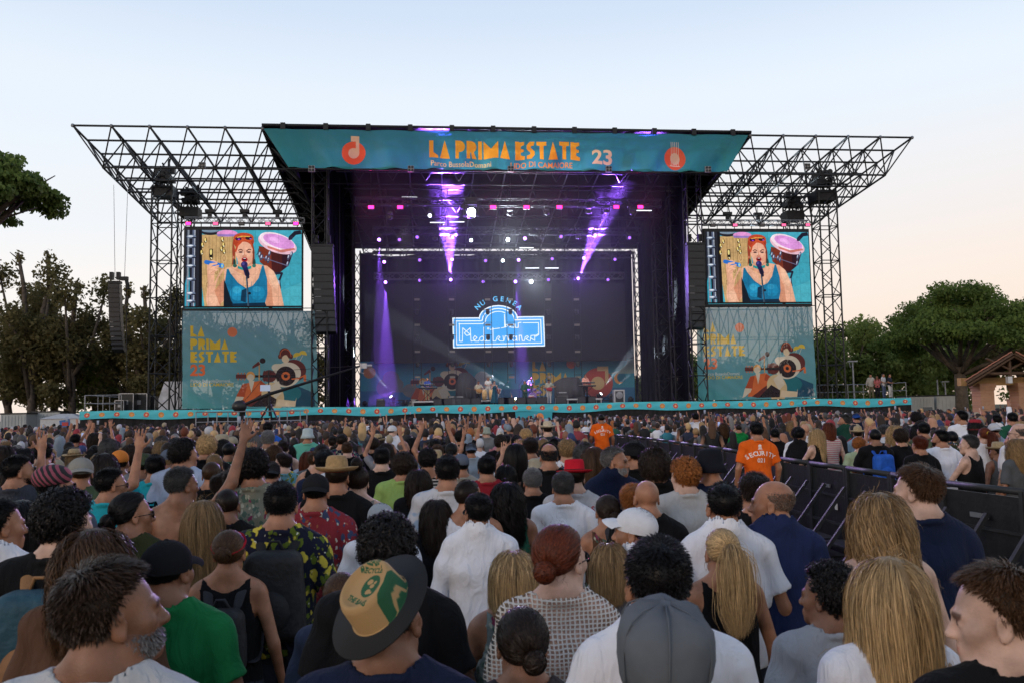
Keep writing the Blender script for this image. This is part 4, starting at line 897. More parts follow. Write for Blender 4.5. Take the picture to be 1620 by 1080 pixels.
# low steel bench trusses for the floor lamps
for a,b,l in ((622,650,'low black floor truss under the dark lamps beside the first keyboard player'),(950,966,'low black floor truss by the silver fan unit')): box_truss('floor_truss', (P(a,600,69).x,69,ZD+.45), (P(b,600,69).x,69,ZD+.45), .3, .03, M_dark, None, .4, lab=l, cat='truss')
t = empty('saxophone', (P(809,600,60).x,60,ZD), lab='brass saxophone standing upright at the stage front', cat='saxophone'); mbr = mat('brass'); MB().tube([(.0,0,.75),(.02,0,.6),(0,0,.12),(.1,0,.05),(.18,0,.15),(.2,0,.4)],[.02,.025,.05,.07,.07,.12],10).build('body', mbr, t, True); MB().tube([(0,0,.75),(-.05,0,.82),(-.13,0,.8)],.013,6).build('neck', mbr, t); MB().tube([(-.12,.05,0),(0,.05,.3),(.14,.05,0)],.012,5).build('stand', M_black, t)
# railings and cases on the stage ends
def railing(p0, p1, n, h, lab, m=M_steel, rails=2, r=.025):
    p0, p1 = Vector(p0), Vector(p1); t = empty('railing', p0, lab=lab, cat='railing')
    for i in range(n+1):
        q = p0.lerp(p1,i/n); strut('post', q, q+Vector((0,0,h)), r, m, t)
    for k in range(rails): z = h*(k+1)/rails; strut('rail', p0+Vector((0,0,z)), p1+Vector((0,0,z)), r, m, t)
railing((XL+.1,YF+.4,ZD), (P(192,630,YF+.4).x,YF+.4,ZD), 2, 1.05, 'grey pipe railing on the deck end before the flight cases')
railing((XL+.1,YF+.5,ZD), (XL+.1,YF+9,ZD), 4, 1.05, 'grey pipe railing running back along the deck end by the trees')
railing((P(1292,610,YF+4).x,YF+4,ZD), (XR-.1,YF+4,ZD), 4, 1.1, 'grey pipe railing behind the four people on the deck end')
railing((XR-.1,YF+.3,ZD), (XR-.1,YF+3.9,ZD), 2, 1.1, 'short grey pipe railing closing the deck end beside the four people')
def fcase(px, Y, w, h, d, lab):
    t = empty('flight_case', (P(px,630,Y).x,Y,ZD), lab=lab, cat='flight case'); MB().box((0,0,h/2),(w,d,h)).build('body', M_case, t)
    mb = MB()
    for sx in (-1,1):
        mb.box((sx*w/2,-d/2,h/2),(.04,.04,h+.01))
        mb.box((0,-d/2,h/2+sx*h/2),(w,.04,.04))
    mb.build('edging', M_steelw, t); MB().box((0,-d/2-.012,h*.5),(w*.3,.02,h*.25)).build('latch_dish', M_steel, t)
fcase(203,58.6,.9,1.15,.8,'tall black flight case with silver edging behind the deck railing'); fcase(191,57.8,.55,.7,.5,'small grey case in front of the tall flight case'); fcase(222,59.4,1.1,1.15,.8,'large dark flight case beside the wide lattice tower'); fcase(236,60.5,1.0,1.0,.8,'dark flight case at the foot of the wide lattice tower')
# ================================================================== PEOPLE: a small implicit-surface modeller
def grid_axis(segs):
    """segs: list of (start, stop, step)"""
    out = []
    for a, b, s in segs: out += list(np.arange(a, b-1e-6, s))
    out.append(segs[-1][1]); return np.array(out, np.float32)
class Field:
    def __init__(s, gx, gy, gz):
        s.g = (gx, gy, gz); s.v = np.full((len(gx), len(gy), len(gz)), 1.0, np.float32)
    def sub(s, lo, hi):
        sl = []
        for a, l, h in zip(s.g, lo, hi):
            i0 = max(0, np.searchsorted(a, l)-1); i1 = min(len(a), np.searchsorted(a, h)+1); sl.append(slice(i0, max(i1, i0+1)))
        X = s.g[0][sl[0]][:,None,None]; Y = s.g[1][sl[1]][None,:,None]; Z = s.g[2][sl[2]][None,None,:]
        return tuple(sl), X, Y, Z
    def mix(s, sl, d, k, sub=False):
        a = s.v[sl]
        if sub:
            d = -d; h = np.maximum(k-np.abs(a-d), 0)/k if k > 0 else 0; s.v[sl] = np.maximum(a, d)+h*h*k*.25
        else:
            h = np.maximum(k-np.abs(a-d), 0)/k if k > 0 else 0; s.v[sl] = np.minimum(a, d)-h*h*k*.25
    def ell(s, c, r, k=.02, rot=None, sub=False, pad=.05):
        c = np.array(c, np.float32); r = np.array(r if hasattr(r, '__len__') else (r,r,r), np.float32); m = max(r) if rot is not None else r
        sl, X, Y, Z = s.sub(c-m-pad-k, c+m+pad+k); x, y, z = X-c[0], Y-c[1], Z-c[2]
        if rot is not None:
            q = np.array(rot.inverted() if hasattr(rot,'inverted') else rot); x, y, z = q[0][0]*x+q[0][1]*y+q[0][2]*z, q[1][0]*x+q[1][1]*y+q[1][2]*z, q[2][0]*x+q[2][1]*y+q[2][2]*z
        k0 = np.sqrt((x/r[0])**2+(y/r[1])**2+(z/r[2])**2)+1e-6; k1 = np.sqrt((x/r[0]**2)**2+(y/r[1]**2)**2+(z/r[2]**2)**2)+1e-6
        s.mix(sl, k0*(k0-1)/k1, k, sub)
    def cap(s, a, b, ra, rb=None, k=.02, flat=None, sub=False, pad=.05):
        rb = ra if rb is None else rb; a = np.array(a, np.float32); b = np.array(b, np.float32); m = max(ra, rb)+pad+k
        sl, X, Y, Z = s.sub(np.minimum(a,b)-m, np.maximum(a,b)+m); d = b-a; L2 = float(d@d)+1e-9
        h = np.clip(((X-a[0])*d[0]+(Y-a[1])*d[1]+(Z-a[2])*d[2])/L2, 0, 1)
        s.mix(sl, np.sqrt((X-a[0]-h*d[0])**2+(Y-a[1]-h*d[1])**2+(Z-a[2]-h*d[2])**2)-(ra+(rb-ra)*h), k, sub)
    def mesh(s, name):
        v = s.v; v = np.pad(v, 1, constant_values=1.0); gs = [np.concatenate(([2*a[0]-a[1]], a, [2*a[-1]-a[-2]])) for a in s.g]
        nx, ny, nz = v.shape; ins = v < 0
        cells = np.zeros((nx-1,ny-1,nz-1), np.int8)
        for dx in (0,1):
            for dy in (0,1):
                for dz in (0,1): cells += ins[dx:nx-1+dx, dy:ny-1+dy, dz:nz-1+dz]
        act = np.argwhere((cells > 0) & (cells < 8))
        idx = np.full(cells.shape, -1, np.int32); idx[act[:,0],act[:,1],act[:,2]] = np.arange(len(act))
        acc = np.zeros((len(act),3)); cnt = np.zeros(len(act)); corners = [(i,j,k) for i in (0,1) for j in (0,1) for k in (0,1)]
        for a in corners:
            for ax in range(3):
                if a[ax] == 1: continue
                b = list(a); b[ax] = 1
                va = v[act[:,0]+a[0], act[:,1]+a[1], act[:,2]+a[2]]; vb = v[act[:,0]+b[0], act[:,1]+b[1], act[:,2]+b[2]]
                m = (va < 0) != (vb < 0); t = np.where(m, va/(va-vb+1e-12), 0)
                p = np.zeros((len(act),3)); p[:] = a; p[:,ax] += t; acc[m] += p[m]; cnt[m] += 1
        pos = act+acc/cnt[:,None]; V = np.stack([np.interp(pos[:,i], np.arange(len(gs[i])), gs[i]) for i in range(3)], 1)
        Q = []
        for ax in range(3):
            o1, o2 = [(1,2),(2,0),(0,1)][ax]
            sh = [slice(1,-1)]*3; sh[ax] = slice(0, v.shape[ax]-1); lo = ins[tuple(sh)]
            sh2 = list(sh); sh2[ax] = slice(1, v.shape[ax]); hi = ins[tuple(sh2)]
            e = np.argwhere(lo != hi); off = np.array([1,1,1]); off[ax] = 0; e = e+off
            f = lo[tuple((e-off).T)]
            def c(d1, d2):
                q = e.copy(); q[:,o1] -= d1; q[:,o2] -= d2; return idx[q[:,0],q[:,1],q[:,2]]
            q = np.stack([c(1,1), c(0,1), c(0,0), c(1,0)], 1); q[~f] = q[~f][:,::-1]; Q.append(q)
        Q = np.concatenate(Q); Q = Q[(Q >= 0).all(1)]
        return V, Q
def rotz(a): return Matrix.Rotation(a, 3, 'Z')
HC = Vector((0, .005, 1.615))         # head centre in the body frame (body faces +Y, 1.75 m tall)
def head_prims(f, M, T, nose=1.0, jaw=1.0, fem=False):
    """adds the head to field f; M rotation, T centre"""
    w = lambda p: tuple(M @ Vector(p)+T); q = M
    e = lambda c, r, k=.02, sub=False, rr=None: f.ell(w(c), r, k, (q if rr is None else q @ rr), sub, .03)
    e((0,-.018,.032), (.075,.096,.084), .01); e((0,.032,-.03), (.058,.060,.080), .035); e((0,.046,-.078), (.043*jaw,.044,.034), .03); f.ell(w((0,.078,-.098)), .017*jaw, .025, None, False, .03)
    for sx in (-1,1):
        e((sx*.044,.056,-.022), (.020,.020,.020), .03); e((sx*.052,.012,-.075), (.014,.028,.024), .03)
        e((sx*.033,.096,.0), (.017,.016,.012), .02, True); e((sx*.031,.078,-.001), (.0135,.0135,.0125), .004)
        f.cap(w((sx*.014,.089,.018)), w((sx*.045,.076,.018)), .0085, .006, .015)
        e((sx*.013,.100,-.034), (.009,.010,.007), .008)
        R1 = rotz(-sx*.35) @ Matrix.Rotation(-.12,3,'X'); e((sx*.079,-.006,-.010), (.0085,.020,.032), .008, False, R1); e((sx*.088,-.002,-.006), (.006,.011,.018), .008, True, R1); e((sx*.079,.002,-.036), (.007,.009,.010), .008)
    f.cap(w((0,.086,.006)), w((0,.108*nose,-.030)), .0085, .0125, .014)
    f.cap(w((-.016,.092,-.060)), w((.016,.092,-.060)), .0065, .0065, .010); f.cap(w((-.014,.091,-.071)), w((.014,.091,-.071)), .0075, .0075, .010); f.cap(w((-.022,.101,-.0655)), w((.022,.101,-.0655)), .003, .003, .004, sub=True)
def hand_prims(f, wr, d, n, side=1, curl=.25, spread=.16, s=1.0):
    """wrist position, pointing direction, palm normal"""
    d = Vector(d).normalized(); n = Vector(n); n = (n-d*n.dot(d)).normalized(); t = d.cross(n)*side; M = Matrix((t, d, n)).transposed()
    w = lambda x,y,z: Vector(wr)+(t*x+d*y+n*z)*s
    f.ell(w(0,.05,0), (.040*s,.052*s,.016*s), .012, M, False, .02)
    for i,(x,L) in enumerate(((-.030,.068),(-.010,.078),(.010,.074),(.029,.058))):
        a = (x/.03)*spread; b0 = w(x,.085,0); d1 = (d*math.cos(a)+t*math.sin(a))
        d2 = (d1*math.cos(curl)+n*math.sin(curl)).normalized(); m1 = b0+d1*L*.5*s; tip = m1+d2*L*.5*s
        f.cap(b0, m1, .0095*s, .0085*s, .004, pad=.01); f.cap(m1, tip, .0085*s, .007*s, .003, pad=.01)
    b0 = w(-.030,.025,.006); m1 = w(-.062,.055,.012); tip = w(-.075,.085,.016); f.cap(b0, m1, .013*s, .010*s, .012, pad=.01); f.cap(m1, tip, .010*s, .008*s, .004, pad=.01)
POSES = {
 # key: female, head yaw (deg, + = turned to its own left... +z), head pitch, arms: list of (elbow, wrist, hand dir, palm normal) for right (+x) and left
 'down': (((.275,-.03,1.13),(.280,.07,.885),(0,.25,-1),(-1,0,0)), ((-.275,-.03,1.13),(-.280,.07,.885),(0,.25,-1),(1,0,0))),
 'front': (((.235,.0,1.13),(.12,.20,1.08),(-.8,.6,.05),(0,-.2,-1)), ((-.235,.0,1.13),(-.12,.20,1.10),(.8,.6,.05),(0,-.2,-1))),
 'rup': (((.32,.06,1.62),(.38,.14,1.90),(.15,.2,1),(0,1,0)), ((-.275,-.03,1.13),(-.280,.07,.885),(0,.25,-1),(1,0,0))),
 'bup': (((.30,.12,1.58),(.20,.24,1.84),(-.1,.1,1),(0,1,0)), ((-.30,.12,1.58),(-.20,.24,1.84),(.1,.1,1),(0,1,0))),
 'phone': (((.24,.20,1.38),(.10,.34,1.62),(-.2,.1,1),(0,-1,0)), ((-.24,.20,1.38),(-.10,.34,1.60),(.2,.1,1),(0,-1,0))),
 'open': (((.34,.10,1.52),(.36,.16,1.78),(.05,.05,1),(0,1,0)), ((-.34,.10,1.52),(-.36,.16,1.78),(-.05,.05,1),(0,1,0))),
 'lean': (((.24,.16,1.14),(.06,.36,1.10),(-.8,.5,0),(0,0,-1)), ((-.24,.16,1.14),(-.06,.38,1.08),(.8,.5,0),(0,0,-1))),
 'play': (((.27,-.02,1.15),(.10,.20,1.05),(-.9,.3,-.2),(0,-1,0)), ((-.30,.05,1.20),(-.38,.26,1.18),(-.3,.6,.3),(0,-1,0))),
 'sing': (((.27,.02,1.15),(.12,.17,1.36),(-.3,.2,1),(0,-1,0)), ((-.30,-.03,1.13),(-.34,.08,.92),(0,.3,-1),(1,0,0))),
}
FP = {}
def body_prims(f, pose, fem, part='body', sleeve=2):
    """torso, arms, legs; part selects what a garment needs"""
    sw = .90 if fem else 1.0; g = 0
    if part in ('body','top'):
        f.cap((0,-.022,1.60), (0,-.035,1.46), .050*(.88 if fem else 1), .060*(.9 if fem else 1), .02)
        f.ell((0,-.005,1.28), (.160*sw,.108,.185), .04); f.cap((-.148*sw,-.018,1.408), (.148*sw,-.018,1.408), .058, None, .05)
        for sx in (-1,1): f.cap((sx*.02,-.035,1.515), (sx*.14*sw,-.02,1.435), .040, .042, .05); f.ell((sx*.075,-.062,1.33), (.062,.035,.085), .04)
        if fem:
            f.ell((0,.0,1.10), (.122,.092,.13), .06)
            for sx in (-1,1): f.ell((sx*.070,.085,1.265), (.055,.05,.055), .03)
        else: f.ell((0,.006,1.09), (.142,.108,.15), .06)
    if part in ('body','top','legs'): f.ell((0,-.005,.945), (.158 if not fem else .165,.112,.105), .06); f.ell((.075,-.05,.92), (.08,.07,.09), .04); f.ell((-.075,-.05,.92), (.08,.07,.09), .04)
    if part in ('body','top'):
        for sx, (el, wr, hd_, hn) in zip((1,-1), POSES[pose]):
            sh = (sx*.188*sw, -.015, 1.40); k = .82 if fem else 1.0
            el = (el[0]*(sw if abs(el[0]) < .3 else 1), el[1], el[2]); 
            if sleeve == 2: f.cap(sh, el, .051*k, .040*k, .035); f.cap(el, wr, .041*k, .026*k, .015)
            elif sleeve == 1: q = tuple(Vector(sh).lerp(Vector(el), .80)); f.cap(sh, q, .053*k, .047*k, .02)
            if part == 'body': f.cap(wr, tuple(Vector(wr)+Vector(hd_).normalized()*.03), .026*k, .022*k, .01); hand_prims(f, wr, hd_, hn, sx, .35 if pose in ('down','lean','front','play') else .12, s=.95 if fem else 1.0)
    if part in ('body','legs'):
        for sx in (-1,1):
            f.cap((sx*.088,-.005,.90), (sx*.098,.012,.50), .083, .054, .03); f.cap((sx*.098,.012,.50), (sx*.10,-.015,.10), .052, .036, .02); f.ell((sx*.10,-.03,.36), (.045,.045,.09), .03)
            f.cap((sx*.10,-.03,.045), (sx*.115,.15,.028), .038, .028, .02)
def arm_bounds(pose):
    pts = [Vector(p) for a in POSES[pose] for p in (a[0], a[1])]
    return min(-.26, min(p.x for p in pts)-.14), max(.26, max(p.x for p in pts)+.14), max(.16, max(p.y for p in pts)+.17), max(1.76, max(p.z for p in pts)+.24)
BODY = {}
def Mhead(yaw, pitch, roll=0): return Matrix.Rotation(R(yaw),3,'Z') @ Matrix.Rotation(R(pitch),3,'X') @ Matrix.Rotation(R(roll),3,'Y')
M_skin = None
def skin_mat():
    m = bpy.data.materials.new('skin'); m.use_nodes = True; t = m.node_tree; b = t.nodes['Principled BSDF']
    oi = t.nodes.new('ShaderNodeObjectInfo'); at = t.nodes.new('ShaderNodeAttribute'); at.attribute_name = 'tint'
    tcn = t.nodes.new('ShaderNodeTexCoord'); nz = t.nodes.new('ShaderNodeTexNoise'); nz.inputs['Scale'].default_value = 14; nz.inputs['Detail'].default_value = 6; t.links.new(tcn.outputs['Object'], nz.inputs[0])
    mr_ = t.nodes.new('ShaderNodeMapRange'); mr_.inputs[1].default_value = .3; mr_.inputs[2].default_value = .7; mr_.inputs[3].default_value = .68; mr_.inputs[4].default_value = 1.22; t.links.new(nz.outputs[0], mr_.inputs[0])
    v1 = t.nodes.new('ShaderNodeVectorMath'); v1.operation = 'MULTIPLY'; t.links.new(oi.outputs['Color'], v1.inputs[0]); t.links.new(at.outputs['Color'], v1.inputs[1])
    v2 = t.nodes.new('ShaderNodeVectorMath'); v2.operation = 'SCALE'; t.links.new(v1.outputs[0], v2.inputs[0]); t.links.new(mr_.outputs[0], v2.inputs[3]); t.links.new(v2.outputs[0], b.inputs['Base Color'])
    b.inputs['Roughness'].default_value = .44; b.inputs['Specular IOR Level'].default_value = .35
    n2 = t.nodes.new('ShaderNodeTexNoise'); n2.inputs['Scale'].default_value = 220; t.links.new(tcn.outputs['Object'], n2.inputs[0]); bp = t.nodes.new('ShaderNodeBump'); bp.inputs['Strength'].default_value = .35; bp.inputs['Distance'].default_value = .003; t.links.new(n2.outputs[0], bp.inputs['Height']); t.links.new(bp.outputs[0], b.inputs['Normal'])
    return m
M_skin = skin_mat()
def get_body(pose='down', fem=False, yaw=0, pitch=0, hi=False):
    yaw = min((0,22,-22,40,-45,62,-60,-118), key=lambda q: abs(q-yaw)); pitch = 0 if abs(pitch) < 5 else pitch
    key = (pose, fem, yaw, pitch, hi)
    if key in BODY: return BODY[key]
    x0, x1, y1, z1 = arm_bounds(pose); fine = z1 > 1.8
    a, b, c = (.0066,.0072,.0066) if hi else (.0105,.0105,.0100); e = .0075 if fine and hi else (.0095 if fine else (.011 if hi else .016))
    gx = grid_axis([(x0,-.10,e),(-.10,.10,a),(.10,x1,e)])
    gy = grid_axis([(-.19,-.13,.014),(-.13,.14,b),(.14,y1,max(b,.010))]) if y1 > .15 else grid_axis([(-.19,.16,b)])
    gz = grid_axis([(0,.82,.05),(.82,1.0,.016),(1.0,1.44,.024),(1.44,1.50,.011),(1.50,1.76,c)]+([(1.76,z1,max(c,.0075))] if z1 > 1.77 else []))
    f = Field(gx, gy, gz); body_prims(f, pose, fem); M = Mhead(yaw, pitch); T = HC+Vector((0,-.025,0))+M @ Vector((0,.025,.0)) 
    f2 = Field(gx, gy, gz[gz > 1.44]); head_prims(f2, M, T, fem=fem, jaw=.88 if fem else 1.0)
    sl = (slice(None), slice(None), slice(len(gz)-len(f2.g[2]), len(gz))); f.mix(sl, f2.v, .018)
    V, Q = f.mesh('body'); me = mesh_np('body', V, Q); me.materials.append(M_skin)
    # tint: lips, brows, eyes
    H = (V-np.array(T)) @ np.array(M.to_3x3() if hasattr(M,'to_3x3') else M); x, y, z = np.abs(H[:,0]), H[:,1], H[:,2]
    tint = np.ones((len(V),4), np.float32)
    def put(mask, c): tint[mask,:3] = c
    near = (V[:,2] > 1.47) & (y > .04) & (np.linalg.norm(H, axis=1) < .2)
    put(near & (x < .021) & (z > -.076) & (z < -.058) & (y > .08), (.9,.62,.6))
    put(near & (x > .012) & (x < .047) & (np.abs(z-.020+.1*(x-.03)) < .0055), (.25,.2,.18))
    ex = (x-.031)**2+(z+.001)**2; put(near & (ex < .0125**2) & (y > .07), (1.1,1.15,1.2)); put(near & (ex < .0065**2) & (y > .07), (.10,.08,.08))
    put(near & (x > .018) & (x < .045) & (np.abs(z-.0095) < .0028) & (y > .06), (.3,.22,.2))
    ca_ = me.color_attributes.new('tint', 'FLOAT_COLOR', 'POINT'); ca_.data.foreach_set('color', tint.ravel())
    BODY[key] = (me, M.to_4x4() if hasattr(M,'to_4x4') else M, T); return BODY[key]
def wrinkle(X, Y, Z, seed, amp):
    g = random.Random(seed); o = 0
    for i in range(7):
        a = g.uniform(-14,14), g.uniform(-14,14), g.uniform(-22,22); o = o+np.sin(a[0]*X+a[1]*Y+a[2]*Z+g.uniform(0,6)+1.5*np.sin(8*Z+6*X+i))/(1+i*.25)
    return amp*o*.4
CLOTH = {}
GMESH = {}
def get_garment(kind, pose, fem):
    """tee, tank, long, trousers, dress, shorts"""
    if kind in ('trousers','shorts','skirt'): pose = 'down'
    key = (kind, pose, fem)
    if key in GMESH: return GMESH[key]
    x0, x1, y1, z1 = arm_bounds(pose); g = hash(key[0])%50
    if kind in ('trousers','shorts'):
        gx = grid_axis([(-.24,.24,.014)]); gy = grid_axis([(-.18,.20,.014)]); gz = grid_axis([(.04,1.03,.022)]); f = Field(gx,gy,gz); body_prims(f, 'down', fem, 'legs')
        X,Y,Z = gx[:,None,None], gy[None,:,None], gz[None,None,:]; d = f.v-.014+wrinkle(X,Y,Z,3,.007); d = np.maximum(d, Z-1.0); d = np.maximum(d, (.09 if kind == 'trousers' else .50)-Z); f.v = d.astype(np.float32)
    else:
        zlo = {'dress':.12}.get(kind, .84)
        gx = grid_axis([(x0,x1,.0105)]); gy = grid_axis([(-.20,min(y1,.34),.0105)]); gz = grid_axis(([(.10,.84,.03)] if kind == 'dress' else [])+[(zlo if kind != 'dress' else .84,min(z1,2.0 if kind == 'long' else 1.75) if z1 > 1.8 else 1.60,.0105)]); f = Field(gx,gy,gz); body_prims(f, pose, fem, 'top', {'tank':0,'dress':0,'tee':1,'polo':1,'long':2}[kind])
        if kind == 'dress': f.cap((0,0,1.0),(0,0,.2),.13,.30,.05)
        else: f.cap((-.04,0,1.24),(-.045,0,.90),.119,.120,.06); f.cap((.04,0,1.24),(.045,0,.90),.119,.120,.06)
        X,Y,Z = gx[:,None,None], gy[None,:,None], gz[None,None,:]
        th = .008 if kind == 'tank' else .013; d = f.v-np.maximum(th-wrinkle(X,Y,Z,5+len(kind),.016 if kind != 'tank' else .0025), .0055)
        # drape: torso hem
        d = np.maximum(d, (.86 if kind != 'dress' else .14)-Z+.01*np.sin(9*X))
        # neckline
        nr = {'tee':.100,'polo':.088,'long':.088,'tank':.135,'dress':.135}[kind]; nk = np.sqrt(X**2+((Y-.005)*.8)**2+(np.minimum(Z-1.545,0)*.9)**2)
        d = np.maximum(d, nr-nk)
        if kind in ('tank','dress'):
            for sx in (-1,1): a = np.sqrt((X-sx*.205)**2+(Y*.9)**2+((Z-1.40)*.62)**2); d = np.maximum(d, (.105 if fem else .092)-a)
        elif kind in ('tee','polo'):
            for sx, (el, wr, _, _) in zip((1,-1), POSES[pose]):
                sh = Vector((sx*.175,-.015,1.40)); e = Vector(el); ax = (e-sh).normalized(); L_ = (e-sh).length
                t_ = (X-sh.x)*ax.x+(Y-sh.y)*ax.y+(Z-sh.z)*ax.z; reg = ((X*sx > .208) | (Y > .12)) if e.z < 1.3 else (X*sx > .12)
                d = np.maximum(d, np.where(reg, t_-L_*.72, -1))
        elif kind == 'long':
            for sx, (el, wr, _, _) in zip((1,-1), POSES[pose]):
                e = Vector(el); w_ = Vector(wr); ax = (w_-e).normalized(); t_ = (X-w_.x)*ax.x+(Y-w_.y)*ax.y+(Z-w_.z)*ax.z
                near = np.sqrt((X-w_.x)**2+(Y-w_.y)**2+(Z-w_.z)**2) < .16; d = np.maximum(d, np.where(near, t_+.02, -1))
        if kind in ('tee','polo','long'):
            R0, r0, z0 = {'tee':(.080,.012,1.463),'polo':(.071,.015,1.488),'long':(.071,.015,1.488)}[kind]
            q = np.sqrt(X**2+((Y+.02)*.95)**2)-R0; zz_ = Z-(z0-.30*(Y+.02)); dz_ = np.maximum(np.abs(zz_)-(.004 if kind == 'tee' else .016), 0); d = np.minimum(d, np.sqrt(q**2+dz_**2)-r0)
        f.v = d.astype(np.float32)
    V, Q = f.mesh(kind); me = mesh_np(kind, V, Q); me.materials.append(M_black); GMESH[key] = me; return me

# ------------------------------------------------------------------ hair: ribbons grown from the scalp over a close-fitting shell
E1C, E1R = np.array((0,-.018,.032)), np.array((.077,.098,.086))
def hl(ny): return np.interp(ny, [-1,-.35,-.05,.2,.45,.62,.78,1], [-.90,-.80,-.52,.02,.50,.62,.80,1.2])
def scalp(n, seed, region=None):
    g = np.random.RandomState(seed); out = []
    while len(out) < n:
        i = g.normal(size=(n*2,3)); i /= np.linalg.norm(i, axis=1)[:,None]; ok = i[:,2] > hl(i[:,1])+g.normal(size=len(i))*.02
        if region is not None: ok &= region(i)
        out += list(i[ok])
    return np.array(out[:n])
def ellpush(P_, off, C=E1C, Rr=E1R):
    q = (P_-C)/(Rr+off[:,None] if np.ndim(off) else Rr+off); k = np.linalg.norm(q, axis=1); m = k < 1
    q[m] /= k[m][:,None]; out = P_.copy(); rr = (Rr+off[:,None])[m] if np.ndim(off) else Rr+off; out[m] = C+q[m]*rr; return out
def bodypush(P_, off):
    # neck, shoulders and upper back, head-local coordinates (head centre at 1.64)
    a, b = np.array((0,-.03,-.02)), np.array((0,-.04,-.18)); d = b-a; h = np.clip(((P_-a)@d)/(d@d),0,1); c = a+h[:,None]*d; v = P_-c; l = np.linalg.norm(v,axis=1)+1e-9; m = l < .064+off; P_[m] = c[m]+v[m]/l[m][:,None]*(.064+off)
    a, b = np.array((-.17,-.02,-.207)), np.array((.17,-.02,-.207)); d = b-a; h = np.clip(((P_-a)@d)/(d@d),0,1); c = a+h[:,None]*d; v = P_-c; l = np.linalg.norm(v,axis=1)+1e-9; m = l < .072+off; P_[m] = c[m]+v[m]/l[m][:,None]*(.072+off)
    return ellpush(P_, .012+off, np.array((0,-.005,-.335)), np.array((.165,.125,.20)))
def shell_mesh(th, zcut=None, top=None, bumps=0.0, seed=0, region=None):
    nu, nv = 44, 30; V = []; g = random.Random(seed)
    u = np.linspace(0,2*math.pi,nu,endpoint=False); v = np.linspace(0,math.pi,nv+1)
    n = np.array([(math.sin(b)*math.cos(a), math.sin(b)*math.sin(a), math.cos(b)) for b in v for a in u])
    e = n[:,2]-hl(n[:,1]); m = np.clip(e/.16+.35, 0, 1)
    if region is not None: m = m*np.clip(region(n), 0, 1)
    t = np.interp(m, [0,.35,1], [-.03,0,1]); off = np.where(m <= .0, -.02, t*th) if np.ndim(th) == 0 else t*th(n)
    if bumps: off = off+bumps*np.maximum(m,0)*np.sin(n[:,0]*17+seed)*np.sin(n[:,1]*15+n[:,2]*19+seed)
    P_ = E1C+n*(E1R+off[:,None]); Q = []
    for j in range(nv):
        for i in range(nu): Q.append((j*nu+i, (j+1)*nu+i, (j+1)*nu+(i+1)%nu, j*nu+(i+1)%nu))
    return P_, np.array(Q)
def grow(roots, dirs, length, nseg, grav=0.0, curl=0.0, cfreq=1.0, off=.006, seed=1, target=None, tension=0.0, body=False, follow=.85, jitter=.0):
    g = np.random.RandomState(seed); n = len(roots); P_ = E1C+roots*(E1R*.99); L_ = np.broadcast_to(length, (n,)).astype(float)*g.uniform(.8,1.12,n); st = (L_/nseg)[:,None]
    D = dirs/np.linalg.norm(dirs,axis=1)[:,None]; pts = [P_.copy()]; ph = g.uniform(0,6.28,(n,1)); a1 = g.normal(size=(n,3)); offs = off*g.uniform(.3,1.5,n)
    for k in range(nseg):
        D = D*follow+(1-follow)*pts[-1]*0
        D[:,2] -= grav*(.5+k/nseg)
        if target is not None: tv = target-P_; D += tension*tv/(np.linalg.norm(tv,axis=1)[:,None]+1e-6)
        if jitter: D += g.normal(size=(n,3))*jitter
        D /= np.linalg.norm(D,axis=1)[:,None]+1e-9; P_ = P_+D*st; P_ = ellpush(P_, offs)
        if body: P_ = bodypush(P_, .004)
        D = (P_-pts[-1]); D /= np.linalg.norm(D,axis=1)[:,None]+1e-9; pts.append(P_.copy())
    pts = np.stack(pts,1)
    if curl:
        t = np.linspace(0,1,nseg+1)[None,:]; A = 6.28*cfreq*t+ph; u = np.cross(a1, pts[:,-1]-pts[:,0]); u /= np.linalg.norm(u,axis=1)[:,None]+1e-9; w_ = np.cross(u, pts[:,-1]-pts[:,0]); w_ /= np.linalg.norm(w_,axis=1)[:,None]+1e-9
        pts = pts+curl*np.minimum(t*3,1)[...,None]*(np.cos(A)[...,None]*u[:,None]+np.sin(A)[...,None]*w_[:,None])
    return pts
def clump(pts, ng, amt, seed):
    g = np.random.RandomState(seed); n = len(pts); c = g.choice(n, ng, replace=False); d = ((pts[:,None,0]-pts[None,c,0])**2).sum(-1); k = c[d.argmin(1)]
    t = np.linspace(0,1,pts.shape[1])[None,:,None]**1.2*amt; return pts*(1-t)+(pts[k]-pts[k][:,:1]*0)*t
def ribbons(pts, wd, seed, center=None):
    """pts (n,k,3) -> verts, quads, colour (random value, position along)"""
    g = np.random.RandomState(seed); n, k, _ = pts.shape; T = np.gradient(pts, axis=1); c = E1C if center is None else center; Nn = pts-c; S_ = np.cross(T, Nn)+g.normal(size=(n,1,3))*np.linalg.norm(np.cross(T,Nn),axis=2).mean()*.45
    S_ /= np.linalg.norm(S_,axis=2)[...,None]+1e-9; taper = np.interp(np.linspace(0,1,k),[0,.1,.7,1],[.6,1,.85,.1])[None,:,None]; wv = wd*g.uniform(.6,1.4,(n,1,1))
    A = pts-S_*wv*taper*.5; B = pts+S_*wv*taper*.5; V = np.stack([A,B],2).reshape(-1,3); base = (np.arange(n)[:,None]*k+np.arange(k-1)[None,:])*2
    Q = np.stack([base, base+1, base+3, base+2], -1).reshape(-1,4); rv = np.repeat(g.uniform(0,1,n), k*2)+np.tile(np.array((0.0,10.0)), n*k); tv = np.tile(np.repeat(np.linspace(0,1,k),2), n)
    return V, Q, rv, tv
